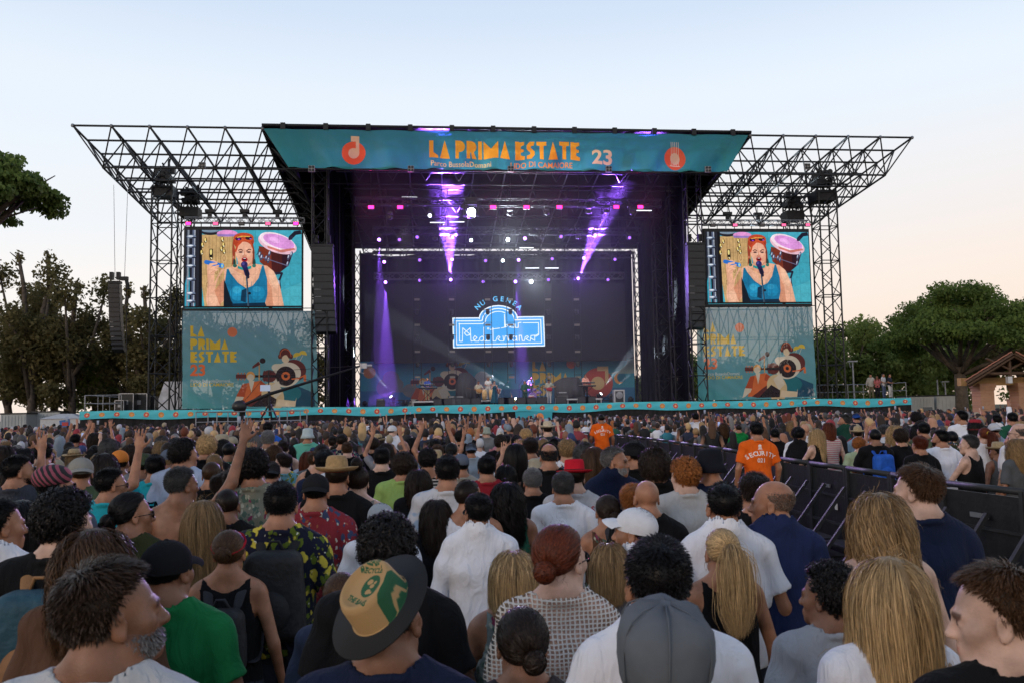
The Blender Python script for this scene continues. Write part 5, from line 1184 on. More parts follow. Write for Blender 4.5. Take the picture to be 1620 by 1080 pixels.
def hair_mat():
    m = bpy.data.materials.new('hair'); m.use_nodes = True; t = m.node_tree; b = t.nodes['Principled BSDF']; oi = t.nodes.new('ShaderNodeObjectInfo'); at = t.nodes.new('ShaderNodeAttribute'); at.attribute_name = 'strand'
    sp = t.nodes.new('ShaderNodeSeparateColor'); t.links.new(at.outputs['Color'], sp.inputs[0])
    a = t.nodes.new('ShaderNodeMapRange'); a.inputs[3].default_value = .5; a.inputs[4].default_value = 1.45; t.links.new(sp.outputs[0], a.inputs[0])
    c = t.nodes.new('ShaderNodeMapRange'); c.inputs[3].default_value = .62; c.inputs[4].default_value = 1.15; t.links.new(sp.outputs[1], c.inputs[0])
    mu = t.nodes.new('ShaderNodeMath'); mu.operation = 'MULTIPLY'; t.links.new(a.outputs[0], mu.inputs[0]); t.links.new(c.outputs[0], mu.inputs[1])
    cx = t.nodes.new('ShaderNodeVectorMath'); cx.operation = 'MULTIPLY'; cx.inputs[1].default_value = (90,2.2,4.5); t.links.new(at.outputs['Vector'], cx.inputs[0]); fz = t.nodes.new('ShaderNodeTexNoise'); fz.inputs['Scale'].default_value = 1.0; fz.inputs['Detail'].default_value = 3; t.links.new(cx.outputs[0], fz.inputs[0]); fm = t.nodes.new('ShaderNodeMapRange'); fm.inputs[1].default_value = .32; fm.inputs[2].default_value = .68; fm.inputs[3].default_value = .35; fm.inputs[4].default_value = 1.6; t.links.new(fz.outputs[0], fm.inputs[0]); mu2 = t.nodes.new('ShaderNodeMath'); mu2.operation = 'MULTIPLY'; t.links.new(mu.outputs[0], mu2.inputs[0]); t.links.new(fm.outputs[0], mu2.inputs[1]); mu = mu2
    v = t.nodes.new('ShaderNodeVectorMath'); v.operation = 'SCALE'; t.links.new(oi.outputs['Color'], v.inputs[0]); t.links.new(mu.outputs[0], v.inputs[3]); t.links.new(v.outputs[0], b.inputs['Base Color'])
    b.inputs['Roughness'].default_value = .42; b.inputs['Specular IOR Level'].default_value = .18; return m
M_hair = hair_mat()
HAIR = {}
def tangent(n, d):
    d = np.broadcast_to(np.asarray(d, float), n.shape); t = d-(d*n).sum(1)[:,None]*n; return t/(np.linalg.norm(t,axis=1)[:,None]+1e-6)
def get_hair(kind):
    if kind in HAIR: return HAIR[kind]
    whorl = np.array((.01,-.5,.86)); parts = []
    def away(n): d = n-whorl; return tangent(n, d)
    def add(pts, wd, seed, center=None): parts.append(ribbons(pts, wd, seed, center))
    g = np.random.RandomState(hash(kind)%1000 if 0 else sum(map(ord,kind)))
    shell = None
    if kind in ('short','crop','quiff','thin','side'):
        n = scalp({'short':4200,'crop':3000,'quiff':5600,'thin':2400,'side':5200}[kind], 3, (lambda i: (np.sqrt(i[:,0]**2+(i[:,1]+.45)**2) > .34) | (g.uniform(size=len(i)) < .18)) if kind == 'thin' else None)
        ln = {'short':.024,'crop':.009,'quiff':.040,'thin':.014,'side':.050}[kind]; top = np.clip(n[:,2]*1.3, .35, 1.1)
        d = away(n)*1.0+n*(.04 if kind != 'crop' else .3)+g.normal(size=n.shape)*.09
        if kind == 'quiff': d += np.array((0,.3,.9))*np.clip(n[:,1]+.3,0,1)[:,None]; d += n*np.clip(n[:,2],0,1)[:,None]*.25
        if kind == 'side': d += np.array((.8,.1,0))*np.clip(n[:,2],0,1)[:,None]
        pts = grow(n, d, ln*top, 4, .2, 0, 1, .008 if kind != 'crop' else .003, 4, jitter=.03); pts = clump(pts, 700, .3, 5) if kind != 'crop' else pts
        add(pts, .0022 if kind in ('quiff','side') else .0026, 6); shell = shell_mesh(.0055 if kind in ('short','quiff','side') else .0025, seed=2, bumps=.002)
    elif kind == 'buzz': shell = shell_mesh(.0022); n = scalp(2600, 8); add(grow(n, n+away(n)*.3, .005, 2, 0, 0, 1, .001, 9), .0022, 6)
    elif kind == 'ring':
        reg = lambda i: (i[:,2]+g.normal(size=len(i))*.09 < .28-.3*np.clip(i[:,1],0,1)); n = scalp(4200, 8, reg); add(grow(n, away(n)+n*.12, .008, 3, .1, 0, 1, .0015, 9), .0026, 6)
    elif kind in ('curly','afro','curls_big'):
        n = scalp({'curly':2600,'afro':3600,'curls_big':3800}[kind], 5); ln = {'curly':.034,'afro':.026,'curls_big':.085}[kind]
        d = n*(1 if kind != 'curls_big' else .35)+away(n)*.5+g.normal(size=n.shape)*.35; pts = grow(n, d, ln, 8, .05 if kind != 'curls_big' else .42, {'curly':.008,'afro':.005,'curls_big':.011}[kind], {'curly':1.6,'afro':2.2,'curls_big':2.0}[kind], .012 if kind != 'curls_big' else .018, 4, jitter=.1); pts = clump(pts, 260, .55, 7)
        add(pts, .0042 if kind != 'afro' else .003, 6); shell = shell_mesh({'curly':.012,'afro':.020,'curls_big':.018}[kind], bumps=.004, seed=3)
    elif kind in ('long','bob','curly_long','straight_dark','medium_wavy'):
        n = scalp(8000 if kind == 'long' else 5200, 7); part = np.where(n[:,:1] > .0, 1.0, -1.0)
        d = tangent(n, (0,0,-1.0))*.9+np.concatenate([part*.9, -np.ones_like(part)*.55, np.zeros_like(part)],1)*np.clip(n[:,2:3]-.25,0,1)*1.2+g.normal(size=n.shape)*.05
        face = n[:,1] > .25; d[face] += np.array((0,-.5,0))
        ln = {'long':.42,'bob':.20,'curly_long':.36,'straight_dark':.46,'medium_wavy':.30}[kind]; k = 14
        cu, cf = {'long':(.006,1.2),'bob':(.003,.6),'curly_long':(.013,3.2),'straight_dark':(.003,.6),'medium_wavy':(.010,2.0)}[kind]
        pts = grow(n, d, ln-.05*np.clip(-n[:,2],0,1), k, .95 if kind not in ('curly_long','medium_wavy') else .85, cu, cf, 0.012 if kind not in ('curly_long','medium_wavy') else .014, 4, body=True); pts = clump(pts, {'long':1300,'medium_wavy':600,'curly_long':420}.get(kind,900), .28, 8)
        if kind == 'bob': pts[:,:,0] *= 1.04
        add(pts, .0021 if kind == 'long' else .0030, 6); fly = grow(scalp(110,12), scalp(110,12)+g.normal(size=(110,3))*.4, .10, 6, .5, .008, 1.2, .02, 5); add(fly, .0010, 9); shell = shell_mesh(.009 if kind not in ('curly_long','medium_wavy') else .011, seed=4, bumps=.002)
        # inner curtain so the fall of hair is opaque
        th = np.linspace(math.pi*1.02-.25, math.pi*2+.22, 30); V = []; Q = []; rows = 10; zz = np.linspace(.0, -(ln-.22 if ln > .25 else ln-.13), rows)
        for j, z in enumerate(zz):
            rr = np.array([E1R[0]+.004, E1R[1]-.002]) if z > -.05 else np.array([.070+.02*min(1,(-z)/.2), .088+.03*min(1,(-z)/.25)])
            for a in th: V.append((rr[0]*math.cos(a), -.018+rr[1]*math.sin(a), z))
        for j in range(rows-1):
            for i in range(len(th)-1): b_ = j*len(th)+i; Q.append((b_, b_+1, b_+len(th)+1, b_+len(th)))
        V = bodypush(np.array(V), .002); parts.append((V, np.array(Q), np.full(len(V), .25), np.full(len(V), .5)))
    elif kind in ('ponytail','bun','topbun','updo'):
        tgt = np.array({'ponytail':(0,-.125,.045),'bun':(0,-.125,.02),'topbun':(0,-.07,.125),'updo':(.02,-.115,-.01)}[kind]); n = scalp(3200, 7); N0 = (tgt-E1C)/E1R; d = tangent(n, N0/np.linalg.norm(N0)-n)+n*.05
        pth = []; P0 = E1C+n*E1R; k = 9
        for s_ in np.linspace(0,1,k):
            q = n*(1-s_)+N0[None]/np.linalg.norm(N0)*s_; q /= np.linalg.norm(q,axis=1)[:,None]+1e-9; pth.append(E1C+q*(E1R+.004+.008*math.sin(math.pi*s_)+g.uniform(0,.004,(len(n),1))))
        pts = np.stack(pth,1); add(pts, .0036, 6); shell = shell_mesh(.0055, seed=4)
        fly = grow(scalp(90,12), scalp(90,12)+g.normal(size=(90,3))*.5, .05, 5, .3, .008, 1.2, .012, 5); add(fly, .0010, 9)
        if kind == 'ponytail':
            m = 3600; r = g.normal(size=(m,3))*np.array((.016,.010,.016)); P_ = tgt+r; D = np.tile(np.array((0,-1.0,.25)),(m,1))+g.normal(size=(m,3))*.18; pp = [P_.copy()]; st = .034
            for q in range(13):
                D[:,2] -= .42; D[:,:2] *= .80; D += g.normal(size=(m,3))*.03; D /= np.linalg.norm(D,axis=1)[:,None]; P_ = P_+D*st*g.uniform(.85,1.1,(m,1)); P_ = ellpush(P_, .012); P_ = bodypush(P_, .010); pp.append(P_.copy())
            pp = np.stack(pp,1); mid = pp.mean(0, keepdims=True); spread = np.interp(np.linspace(0,1,14),[0,.3,.75,1],[.55,1.35,1.35,.9])[None,:,None]; pp = mid+(pp-mid)*spread; t = np.linspace(0,1,14)[None,:,None]; ph = g.uniform(0,6.28,(m,1,1)); pp[...,0:1] += .008*np.sin(9*t+ph)*t
            pp = clump(pp, 500, .22, 3); add(pp, .0022, 8, tgt+np.array((0,.2,-.1)))
            parts.append(tuple([*_ball_arr(tgt+np.array((0,-.005,0)), (.02,.02,.022))]))
        else:
            rb = {'bun':.040,'topbun':.042,'updo':.036}[kind]; m = 700; cc = tgt+N0/np.linalg.norm(N0)*rb*.7; ax = g.normal(size=(m,3))*.6+N0; ax /= np.linalg.norm(ax,axis=1)[:,None]; u = np.cross(ax, g.normal(size=(m,3))); u /= np.linalg.norm(u,axis=1)[:,None]; w_ = np.cross(ax,u); t = np.linspace(0,4.2,9)[None,:,None]; rr = rb*g.uniform(.82,1.12,(m,1,1))
            pts = cc+rr*(np.cos(t)*u[:,None]+np.sin(t)*w_[:,None])+ax[:,None]*rb*.25*g.uniform(-1,1,(m,1,1)); add(pts, .0044, 8, cc); parts.append(_ball_arr(cc, (rb*.92,)*3))
    V, Q, rv, tv = [], [], [], []; o = 0
    if shell is not None: V.append(shell[0]); Q.append(shell[1]); rv.append(np.full(len(shell[0]), .22)); tv.append(np.full(len(shell[0]), .4)); o = len(shell[0])
    for v, q, r, t in parts: V.append(v); Q.append(q+o); rv.append(r); tv.append(t); o += len(v)
    V = np.concatenate(V); Q = np.concatenate(Q); me = mesh_np('hair', V, Q); rr_ = np.concatenate(rv); col = np.stack([rr_%10, np.concatenate(tv), (rr_ >= 10)*1.0, np.ones(len(V))],1).astype(np.float32)
    ca_ = me.color_attributes.new('strand','FLOAT_COLOR','POINT'); ca_.data.foreach_set('color', col.ravel()); me.materials.append(M_hair); HAIR[kind] = me; return me
def _ball_arr(c, r, nu=14, nv=9):
    V = [(c[0]+r[0]*math.sin(b)*math.cos(a), c[1]+r[1]*math.sin(b)*math.sin(a), c[2]+r[2]*math.cos(b)) for b in np.linspace(0,math.pi,nv+1) for a in np.linspace(0,2*math.pi,nu,endpoint=False)]
    Q = [(j*nu+i, (j+1)*nu+i, (j+1)*nu+(i+1)%nu, j*nu+(i+1)%nu) for j in range(nv) for i in range(nu)]
    return np.array(V), np.array(Q), np.full(len(V), .25), np.full(len(V), .3)
def beard_mesh():
    n = scalp(10, 1); g = np.random.RandomState(4); m = 2600; V0 = []
    C, Rr = np.array((0,.032,-.058)), np.array((.0650,.069,.054))
    i = g.normal(size=(m*6,3)); i /= np.linalg.norm(i,axis=1)[:,None]; p = C+i*Rr; ok = (i[:,1] > -.35) & (p[:,2] < -.045-.0*p[:,1]+np.where(np.abs(p[:,0]) > .04, .035, 0)) & ~((np.abs(p[:,0]) < .02) & (p[:,2] > -.078) & (i[:,1] > .5)); i = i[ok][:m]; p = C+i*Rr
    d = i*.8+np.array((0,.0,-.7)); d /= np.linalg.norm(d,axis=1)[:,None]; pts = np.stack([p+d*s for s in (-.006,.0,.004,.008)],1)+g.normal(size=(len(p),1,3))*.001
    V, Q, r, t = ribbons(pts, .0026, 3, C); me = mesh_np('beard', V, Q); col = np.stack([r%10,t,(r >= 10)*1.0,r*0+1],1).astype(np.float32); ca_ = me.color_attributes.new('strand','FLOAT_COLOR','POINT'); ca_.data.foreach_set('color', col.ravel()); me.materials.append(M_hair); return me
BEARD = beard_mesh()
# ------------------------------------------------------------------ clothes: colours and prints
def cloth_mat(name, kind='plain', im=None, cols=None):
    m = bpy.data.materials.new(name); m.use_nodes = True; t = m.node_tree; b = t.nodes['Principled BSDF']; L = t.links.new; N = t.nodes.new
    oi = N('ShaderNodeObjectInfo'); tc = N('ShaderNodeTexCoord'); src = oi.outputs['Color']
    def mixc(f, a, c):
        x = N('ShaderNodeMix'); x.data_type = 'RGBA'; L(f, x.inputs[0]) if not isinstance(f, float) else setattr(x.inputs[0],'default_value',f)
        for s_, i in ((a,6),(c,7)):
            if isinstance(s_, tuple): x.inputs[i].default_value = (*s_,1)
            else: L(s_, x.inputs[i])
        return x.outputs[2]
    def thr(sock, lo, hi):
        r = N('ShaderNodeMapRange'); r.inputs[1].default_value = lo; r.inputs[2].default_value = hi; L(sock, r.inputs[0]); return r.outputs[0]
    def noise(sc, det=3, off=0):
        n = N('ShaderNodeTexNoise'); n.inputs['Scale'].default_value = sc; n.inputs['Detail'].default_value = det; mp = N('ShaderNodeMapping'); mp.inputs[1].default_value = (off,off*.7,off*.3); L(tc.outputs['Object'], mp.inputs[0]); L(mp.outputs[0], n.inputs[0]); return n.outputs[0]
    def vor(sc, off=0, feat='F1'):
        v = N('ShaderNodeTexVoronoi'); v.inputs['Scale'].default_value = sc; v.feature = feat; mp = N('ShaderNodeMapping'); mp.inputs[1].default_value = (off,off*.7,off*.3); mp.inputs[3].default_value = (1,1,.62); wn = N('ShaderNodeTexNoise'); wn.inputs['Scale'].default_value = sc*1.3; L(tc.outputs['Object'], wn.inputs[0]); wa = N('ShaderNodeVectorMath'); wa.operation = 'MULTIPLY_ADD'; wa.inputs[1].default_value = (1.1/sc,)*3; L(wn.outputs['Color'], wa.inputs[0]); L(tc.outputs['Object'], wa.inputs[2]); L(wa.outputs[0], mp.inputs[0]); L(mp.outputs[0], v.inputs[0]); return v
    if kind == 'floral':
        for i, (c, sc, th) in enumerate(cols): v = vor(sc, i*3.1); src = mixc(thr(v.outputs['Distance'], th, th-.05), src, c)
    elif kind == 'blotch':
        for i, (c, sc, lo) in enumerate(cols): src = mixc(thr(noise(sc, 2, i*4.7), lo, lo+.03), src, c)
    elif kind == 'stripe':
        w_ = N('ShaderNodeTexWave'); w_.bands_direction = 'Z'; w_.inputs['Scale'].default_value = 9; L(tc.outputs['Object'], w_.inputs[0]); src = mixc(thr(w_.outputs[0], .5, .55), src, cols[0][0])
    if im is not None:
        sp = N('ShaderNodeSeparateXYZ'); L(tc.outputs['Object'], sp.inputs[0]); mp = N('ShaderNodeMapping'); mp.inputs[1].default_value = (.5,0,0); cb = N('ShaderNodeCombineXYZ')
        for s_, o, k, i in ((sp.outputs[0],.25,2.0,0),(sp.outputs[2],-1.0,2.0,1)):
            a = N('ShaderNodeMath'); a.operation = 'ADD'; a.inputs[1].default_value = o; L(s_, a.inputs[0]); q = N('ShaderNodeMath'); q.operation = 'MULTIPLY'; q.inputs[1].default_value = k; L(a.outputs[0], q.inputs[0]); L(q.outputs[0], cb.inputs[i])
        ti = N('ShaderNodeTexImage'); ti.image = im; ti.extension = 'CLIP'; L(cb.outputs[0], ti.inputs[0]); lt = N('ShaderNodeMath'); lt.operation = 'LESS_THAN'; lt.inputs[1].default_value = -.01; L(sp.outputs[1], lt.inputs[0]); mu = N('ShaderNodeMath'); mu.operation = 'MULTIPLY'; L(lt.outputs[0], mu.inputs[0]); L(ti.outputs['Alpha'], mu.inputs[1])
        src = mixc(mu.outputs[0], src, ti.outputs[0])
    n1 = N('ShaderNodeTexNoise'); n1.inputs['Scale'].default_value = 7; n1.inputs['Detail'].default_value = 3; L(tc.outputs['Object'], n1.inputs[0]); r1 = N('ShaderNodeMapRange'); r1.inputs[3].default_value = .86; r1.inputs[4].default_value = 1.1; L(n1.outputs[0], r1.inputs[0])
    sc_ = N('ShaderNodeVectorMath'); sc_.operation = 'SCALE'; L(src, sc_.inputs[0]); L(r1.outputs[0], sc_.inputs[3]); L(sc_.outputs[0], b.inputs['Base Color'])
    mp = N('ShaderNodeMapping'); mp.inputs[3].default_value = (1,1,.45); mp.inputs[2].default_value = (.4,.3,0); L(tc.outputs['Object'], mp.inputs[0]); n2 = N('ShaderNodeTexNoise'); n2.inputs['Scale'].default_value = 11; n2.inputs['Detail'].default_value = 4; n2.inputs['Distortion'].default_value = 1.2; L(mp.outputs[0], n2.inputs[0]); n3 = N('ShaderNodeTexNoise'); n3.inputs['Scale'].default_value = 350; L(tc.outputs['Object'], n3.inputs[0])
    bp = N('ShaderNodeBump'); bp.inputs['Strength'].default_value = .85; bp.inputs['Distance'].default_value = .03; L(n2.outputs[0], bp.inputs['Height']); b2 = N('ShaderNodeBump'); b2.inputs['Strength'].default_value = .25; b2.inputs['Distance'].default_value = .002; L(n3.outputs[0], b2.inputs['Height']); L(bp.outputs[0], b2.inputs['Normal']); L(b2.outputs[0], b.inputs['Normal'])
    b.inputs['Roughness'].default_value = .85; b.inputs['Specular IOR Level'].default_value = .1; b.inputs['Sheen Weight'].default_value = .02
    return m
def shirt_img(name, fn):
    cv = Canvas(300,300,(0,0,0),0.0); fn(cv); return cv.image(name)
def _sec(cv):
    W = (245,240,232); cv.ell(150,40,13,10,W); cv.rect(138,44,162,64,W); cv.rect(131,64,169,68,W)
    for k in range(3): cv.rect(141+7*k,46,143+7*k,64,(214,80,20))
    for i, ch in enumerate('SECURITY'): t = R(-31+i*8.9); cv.text(ch, 150+190*math.sin(t), 300-190*math.cos(t)+4, 50, W, bold=.02, ang=math.degrees(t), align='CENTER')
    cv.text('021', 150, 168, 46, W, bold=.02, align='CENTER')
CM = {
 'plain': cloth_mat('cloth_plain'),
 'security': cloth_mat('cloth_security', im=shirt_img('security_print', _sec)),
 'quai': cloth_mat('cloth_quai', im=shirt_img('quai_print', lambda cv: cv.text('quai', 120, 92, 62, (226,214,40), bold=.01, sx=1.25))),
 'ememb': cloth_mat('cloth_ememb', im=shirt_img('ememb_print', lambda cv: cv.text('EMEMB', 150, 150, 74, (8,12,20), bold=.05, align='CENTER'))),
 'bar': cloth_mat('cloth_bar', im=shirt_img('bar_print', lambda cv: cv.text('BAR', 150, 135, 78, (8,12,20), bold=.05, align='CENTER', ang=-12))),
 'cks': cloth_mat('cloth_cks', im=shirt_img('cks_print', lambda cv: [cv.text('T.R.I.C.K.S.', 150, 85, 40, (190,30,50), bold=.02, align='CENTER'), cv.text('interested in', 150, 150, 34, (40,40,44), bold=.0, align='CENTER'), cv.text('losing our', 150, 185, 34, (40,40,44), align='CENTER')])),
 'triangle': cloth_mat('cloth_triangle', im=shirt_img('triangle_print', lambda cv: [cv.poly([(150,70),(185,130),(115,130)],(225,225,225)), cv.poly([(150,92),(168,124),(132,124)],(10,10,12))])),
 'lemon': cloth_mat('cloth_lemon', 'floral', cols=[((.10,.14,.02),26,.42),((.55,.45,.06),13,.30),((.6,.6,.52),30,.14)]),
 'floralw': cloth_mat('cloth_floral_pale', 'floral', cols=[((.25,.05,.10),18,.26),((.10,.16,.12),24,.36),((.45,.45,.35),30,.3)]),
 'camo': cloth_mat('cloth_camo', 'blotch', cols=[((.25,.24,.17),14,.52),((.10,.12,.07),18,.56),((.05,.05,.04),22,.60)]),
 'tiedye': cloth_mat('cloth_tiedye', 'blotch', cols=[((.32,.42,.55),6,.54)]),
 'geo': cloth_mat('cloth_geo', 'floral', cols=[((.05,.07,.14),20,.38),((.35,.12,.06),24,.25),((.6,.58,.5),28,.22)]),
 'stripe': cloth_mat('cloth_stripe', 'stripe', cols=[((.55,.5,.45),0,0)]),
 'net': None }
# crochet net: real openings through transparency of a woven grid
def net_mat():
    m = bpy.data.materials.new('crochet_net'); m.use_nodes = True; t = m.node_tree; b = t.nodes['Principled BSDF']; b.inputs['Base Color'].default_value = (.62,.58,.52,1); b.inputs['Roughness'].default_value = .9; N = t.nodes.new; L = t.links.new
    tc = N('ShaderNodeTexCoord'); nz = N('ShaderNodeTexNoise'); nz.inputs['Scale'].default_value = 18; L(tc.outputs['Object'], nz.inputs[0]); ad = N('ShaderNodeVectorMath'); ad.operation = 'MULTIPLY_ADD'; ad.inputs[1].default_value = (.014,.014,.014); L(nz.outputs['Color'], ad.inputs[0]); L(tc.outputs['Object'], ad.inputs[2]); sp = N('ShaderNodeSeparateXYZ'); L(ad.outputs[0], sp.inputs[0]); sc = []
    for i in (0,2):
        a = N('ShaderNodeMath'); a.operation = 'MULTIPLY'; a.inputs[1].default_value = 62 if i == 0 else 70; L(sp.outputs[i], a.inputs[0]); q = N('ShaderNodeMath'); q.operation = 'FRACT'; L(a.outputs[0], q.inputs[0]); g_ = N('ShaderNodeMath'); g_.operation = 'GREATER_THAN'; g_.inputs[1].default_value = .32; L(q.outputs[0], g_.inputs[0]); sc.append(g_)
    mu = N('ShaderNodeMath'); mu.operation = 'MULTIPLY'; L(sc[0].outputs[0], mu.inputs[0]); L(sc[1].outputs[0], mu.inputs[1]); tr = N('ShaderNodeBsdfTransparent'); mx = N('ShaderNodeMixShader'); L(mu.outputs[0], mx.inputs[0]); L(b.outputs[0], mx.inputs[1]); L(tr.outputs[0], mx.inputs[2]); L(mx.outputs[0], t.nodes['Material Output'].inputs[0]); return m
CM['net'] = net_mat()
def setm(o, m, col=None):
    o.material_slots[0].link = 'OBJECT'; o.material_slots[0].material = m
    if col is not None: o.color = (*col, 1)
# ------------------------------------------------------------------ head wear and accessories, in the head's own frame (centre of head at origin)
HATS = {}
def hat_mesh(kind):
    if kind in HATS: return HATS[kind]
    mb = MB(); sx = .083; sy = .103
    if kind in ('cap','cap_back'): sx, sy = .089, .109
    if kind in ('cap','cap_back'):
        n = 24; rows = []
        for j in range(9):
            a = j/8*math.pi/2; rows.append([(Vector((sx*math.cos(a)*math.cos(t), -.018+sy*math.cos(a)*math.sin(t), .034+.090*math.sin(a)-.012*(math.sin(t) > .9)*(j == 0)))) for t in [2*math.pi*i/n for i in range(n)]])
        rows.insert(0, [Vector((v.x*.97, (v.y+.018)*.97-.018, v.z-.030)) for v in rows[0]])
        b = 0
        for r_ in rows: mb.V += r_
        for j in range(len(rows)-1):
            for i in range(n): mb.F.append((j*n+i, j*n+(i+1)%n, (j+1)*n+(i+1)%n, (j+1)*n+i))
        b = len(mb.V); s_ = 1 if kind == 'cap' else -1
        for j, (ex, dz) in enumerate(((0,0.006),(.028,.004),(.056,-.004),(.076,-.014))):
            for i in range(13): t = math.pi*(.16+.68*i/12); k = math.sin(t); mb.V.append(Vector((sx*.98*math.cos(t)*(1+ex*1.5), (-.018+(sy*.98*k+ex*k**.5)*s_), .030+dz+.012*k-.02*abs(math.cos(t))**2)))
        for j in range(3):
            for i in range(12): q = b+j*13+i; mb.F.append((q,q+1,q+14,q+13) if s_ > 0 else (q+13,q+14,q+1,q))
        b0 = len(mb.V); off = Vector((0,0,-.004))
        mb.ball((0,-.018,.125), (.008,.008,.004), 8, 5)
        if kind == 'cap': mb.tube([(-.03,-.118,.006),(0,-.122,.012),(.03,-.118,.006)], .005, 6)
    elif kind == 'bucket':
        for r_ in ([(.118,-.045),(.093,.012),(.088,.018),(.085,.075),(.078,.105),(.05,.118),(.005,.121)],): mb.lathe(r_, (0,-.018,.02), 28, None, 1, 1.16)
    elif kind == 'fedora':
        mb.lathe([(.150,.018),(.148,.012),(.118,.0),(.088,-.002),(.086,.004),(.080,.085),(.074,.100),(.064,.104),(.058,.092),(.03,.088),(.004,.088)], (0,-.018,.042), 36, None, .94, 1.12)
    elif kind == 'straw':
        mb.lathe([(.165,.02),(.163,.014),(.13,-.004),(.09,-.002),(.087,.005),(.08,.08),(.068,.108),(.04,.115),(.02,.098),(.004,.095)], (0,-.018,.045), 32, None, .94, 1.1)
        for i, v in enumerate(mb.V): 
            r_ = math.hypot(v.x, v.y+.018)
            if r_ > .12: v.z += .25*abs(v.x)**1.5
    elif kind == 'turban':
        mb.ball((0,-.03,.062), (.094,.120,.082), 24, 14)
    elif kind == 'slouch':
        n = 40; prof = [(.090,-.050),(.102,-.046),(.108,-.02),(.112,.02),(.112,.055),(.106,.085),(.090,.112),(.060,.130),(.015,.137)]
        for j, (r_, z_) in enumerate(prof):
            for i in range(n): a_ = 2*math.pi*i/n; w_ = 1+.035*math.sin(a_*3+j*.7)+.02*math.sin(a_*7+j*1.9); mb.V.append(Vector((r_*w_*math.cos(a_), -.018+r_*1.16*w_*math.sin(a_), z_+.006*math.sin(a_*5+j))))
        for j in range(len(prof)-1):
            for i in range(n): mb.F.append((j*n+i, j*n+(i+1)%n, (j+1)*n+(i+1)%n, (j+1)*n+i))
        mb.F.append(tuple((len(prof)-1)*n+k for k in range(n)))
        for a_ in (.3,1.4,2.4,3.5,4.5,5.5): mb.tube([(r_*1.02*math.cos(a_), -.018+r_*1.18*math.sin(a_), z_+.002) for r_, z_ in prof[1:]], .0022, 5)
    elif kind == 'beanie': mb.ball((0,-.02,.045), (.083,.104,.086), 24, 14)
    elif kind == 'headband':
        n = 36; b = 0
        for j, (dr_, dz) in enumerate(((.004,-.016),(.010,0),(.004,.016),(-.004,0))):
            for i in range(n): t = 2*math.pi*i/n; mb.V.append(Vector(((sx+dr_)*math.cos(t), -.018+(sy+dr_)*math.sin(t), .055+dz+.040*math.sin(t)-0.002)))
        for j in range(4):
            for i in range(n): mb.F.append((j*n+i, ((j+1)%4)*n+i, ((j+1)%4)*n+(i+1)%n, j*n+(i+1)%n))
    elif kind in ('glasses','sunglasses_up'):
        z0, y0 = (.0,.100) if kind == 'glasses' else (.088,.058)
        for sx_ in (-1,1):
            pts = [(sx_*.033+.024*math.cos(t)*1.05, y0-.006*abs(math.cos(t)), z0+.018*math.sin(t)) for t in [2*math.pi*i/14 for i in range(15)]]; mb.tube(pts, .0022, 5); mb.tube([(sx_*.058,y0-.006,z0+.006),(sx_*.080,y0-.05 if kind == 'glasses' else y0-.07,z0+(.004 if kind == 'glasses' else -.01)),(sx_*.082,-.012,z0+(-.004 if kind == 'glasses' else -.05))], .0022, 5)
            mb.lathe([(.022,-.001),(.022,.001)], (sx_*.033,y0-.002,z0), 14, Matrix.Rotation(R(90),3,'X'))
        mb.tube([(-.010,y0,z0+.006),(.010,y0,z0+.006)], .002, 5)
    elif kind == 'headphones': mb.tube([(sx*1.06*math.cos(t), -.01, .02+.112*math.sin(t)) for t in [math.pi*i/14 for i in range(15)]], .008, 6)
    elif kind == 'hoops':
        for sx_ in (-1,1): mb.tube([(sx_*.084, .02*math.cos(t), -.062+.02*math.sin(t)) for t in [2*math.pi*i/14 for i in range(15)]], .0016, 5)
    elif kind == 'scrunchie': mb.tube([(.028*math.cos(t), -.122, .04+.028*math.sin(t)) for t in [2*math.pi*i/12 for i in range(13)]], .008, 6)
    elif kind == 'band': mb.lathe([(.0895,.0),(.089,.022),(.0845,.023)], (0,-.018,.046), 36, None, .94, 1.12)
    me = mesh_from(kind, mb.V, mb.F, True); me.materials.append(M_black); HATS[kind] = me; return me
def straw_mat(name, col, im=None):
    m = mat(name, col, .8, var=.25, vscale=30, bump=.6, bscale=160); return m
HM = {'cloth': mat('hat_cloth', (.5,.5,.5), .95, spec=.08, use_obj=True, var=.10, vscale=20, bump=.07, bscale=60), 'straw': mat('hat_straw', (.5,.5,.5), .8, use_obj=True, var=.25, vscale=40, bump=.7, bscale=150), 'glass': mat('sunglass_black', (.01,.01,.012), .12)}
_bh = mat('band_hat', (.5,.5,.5), .85)
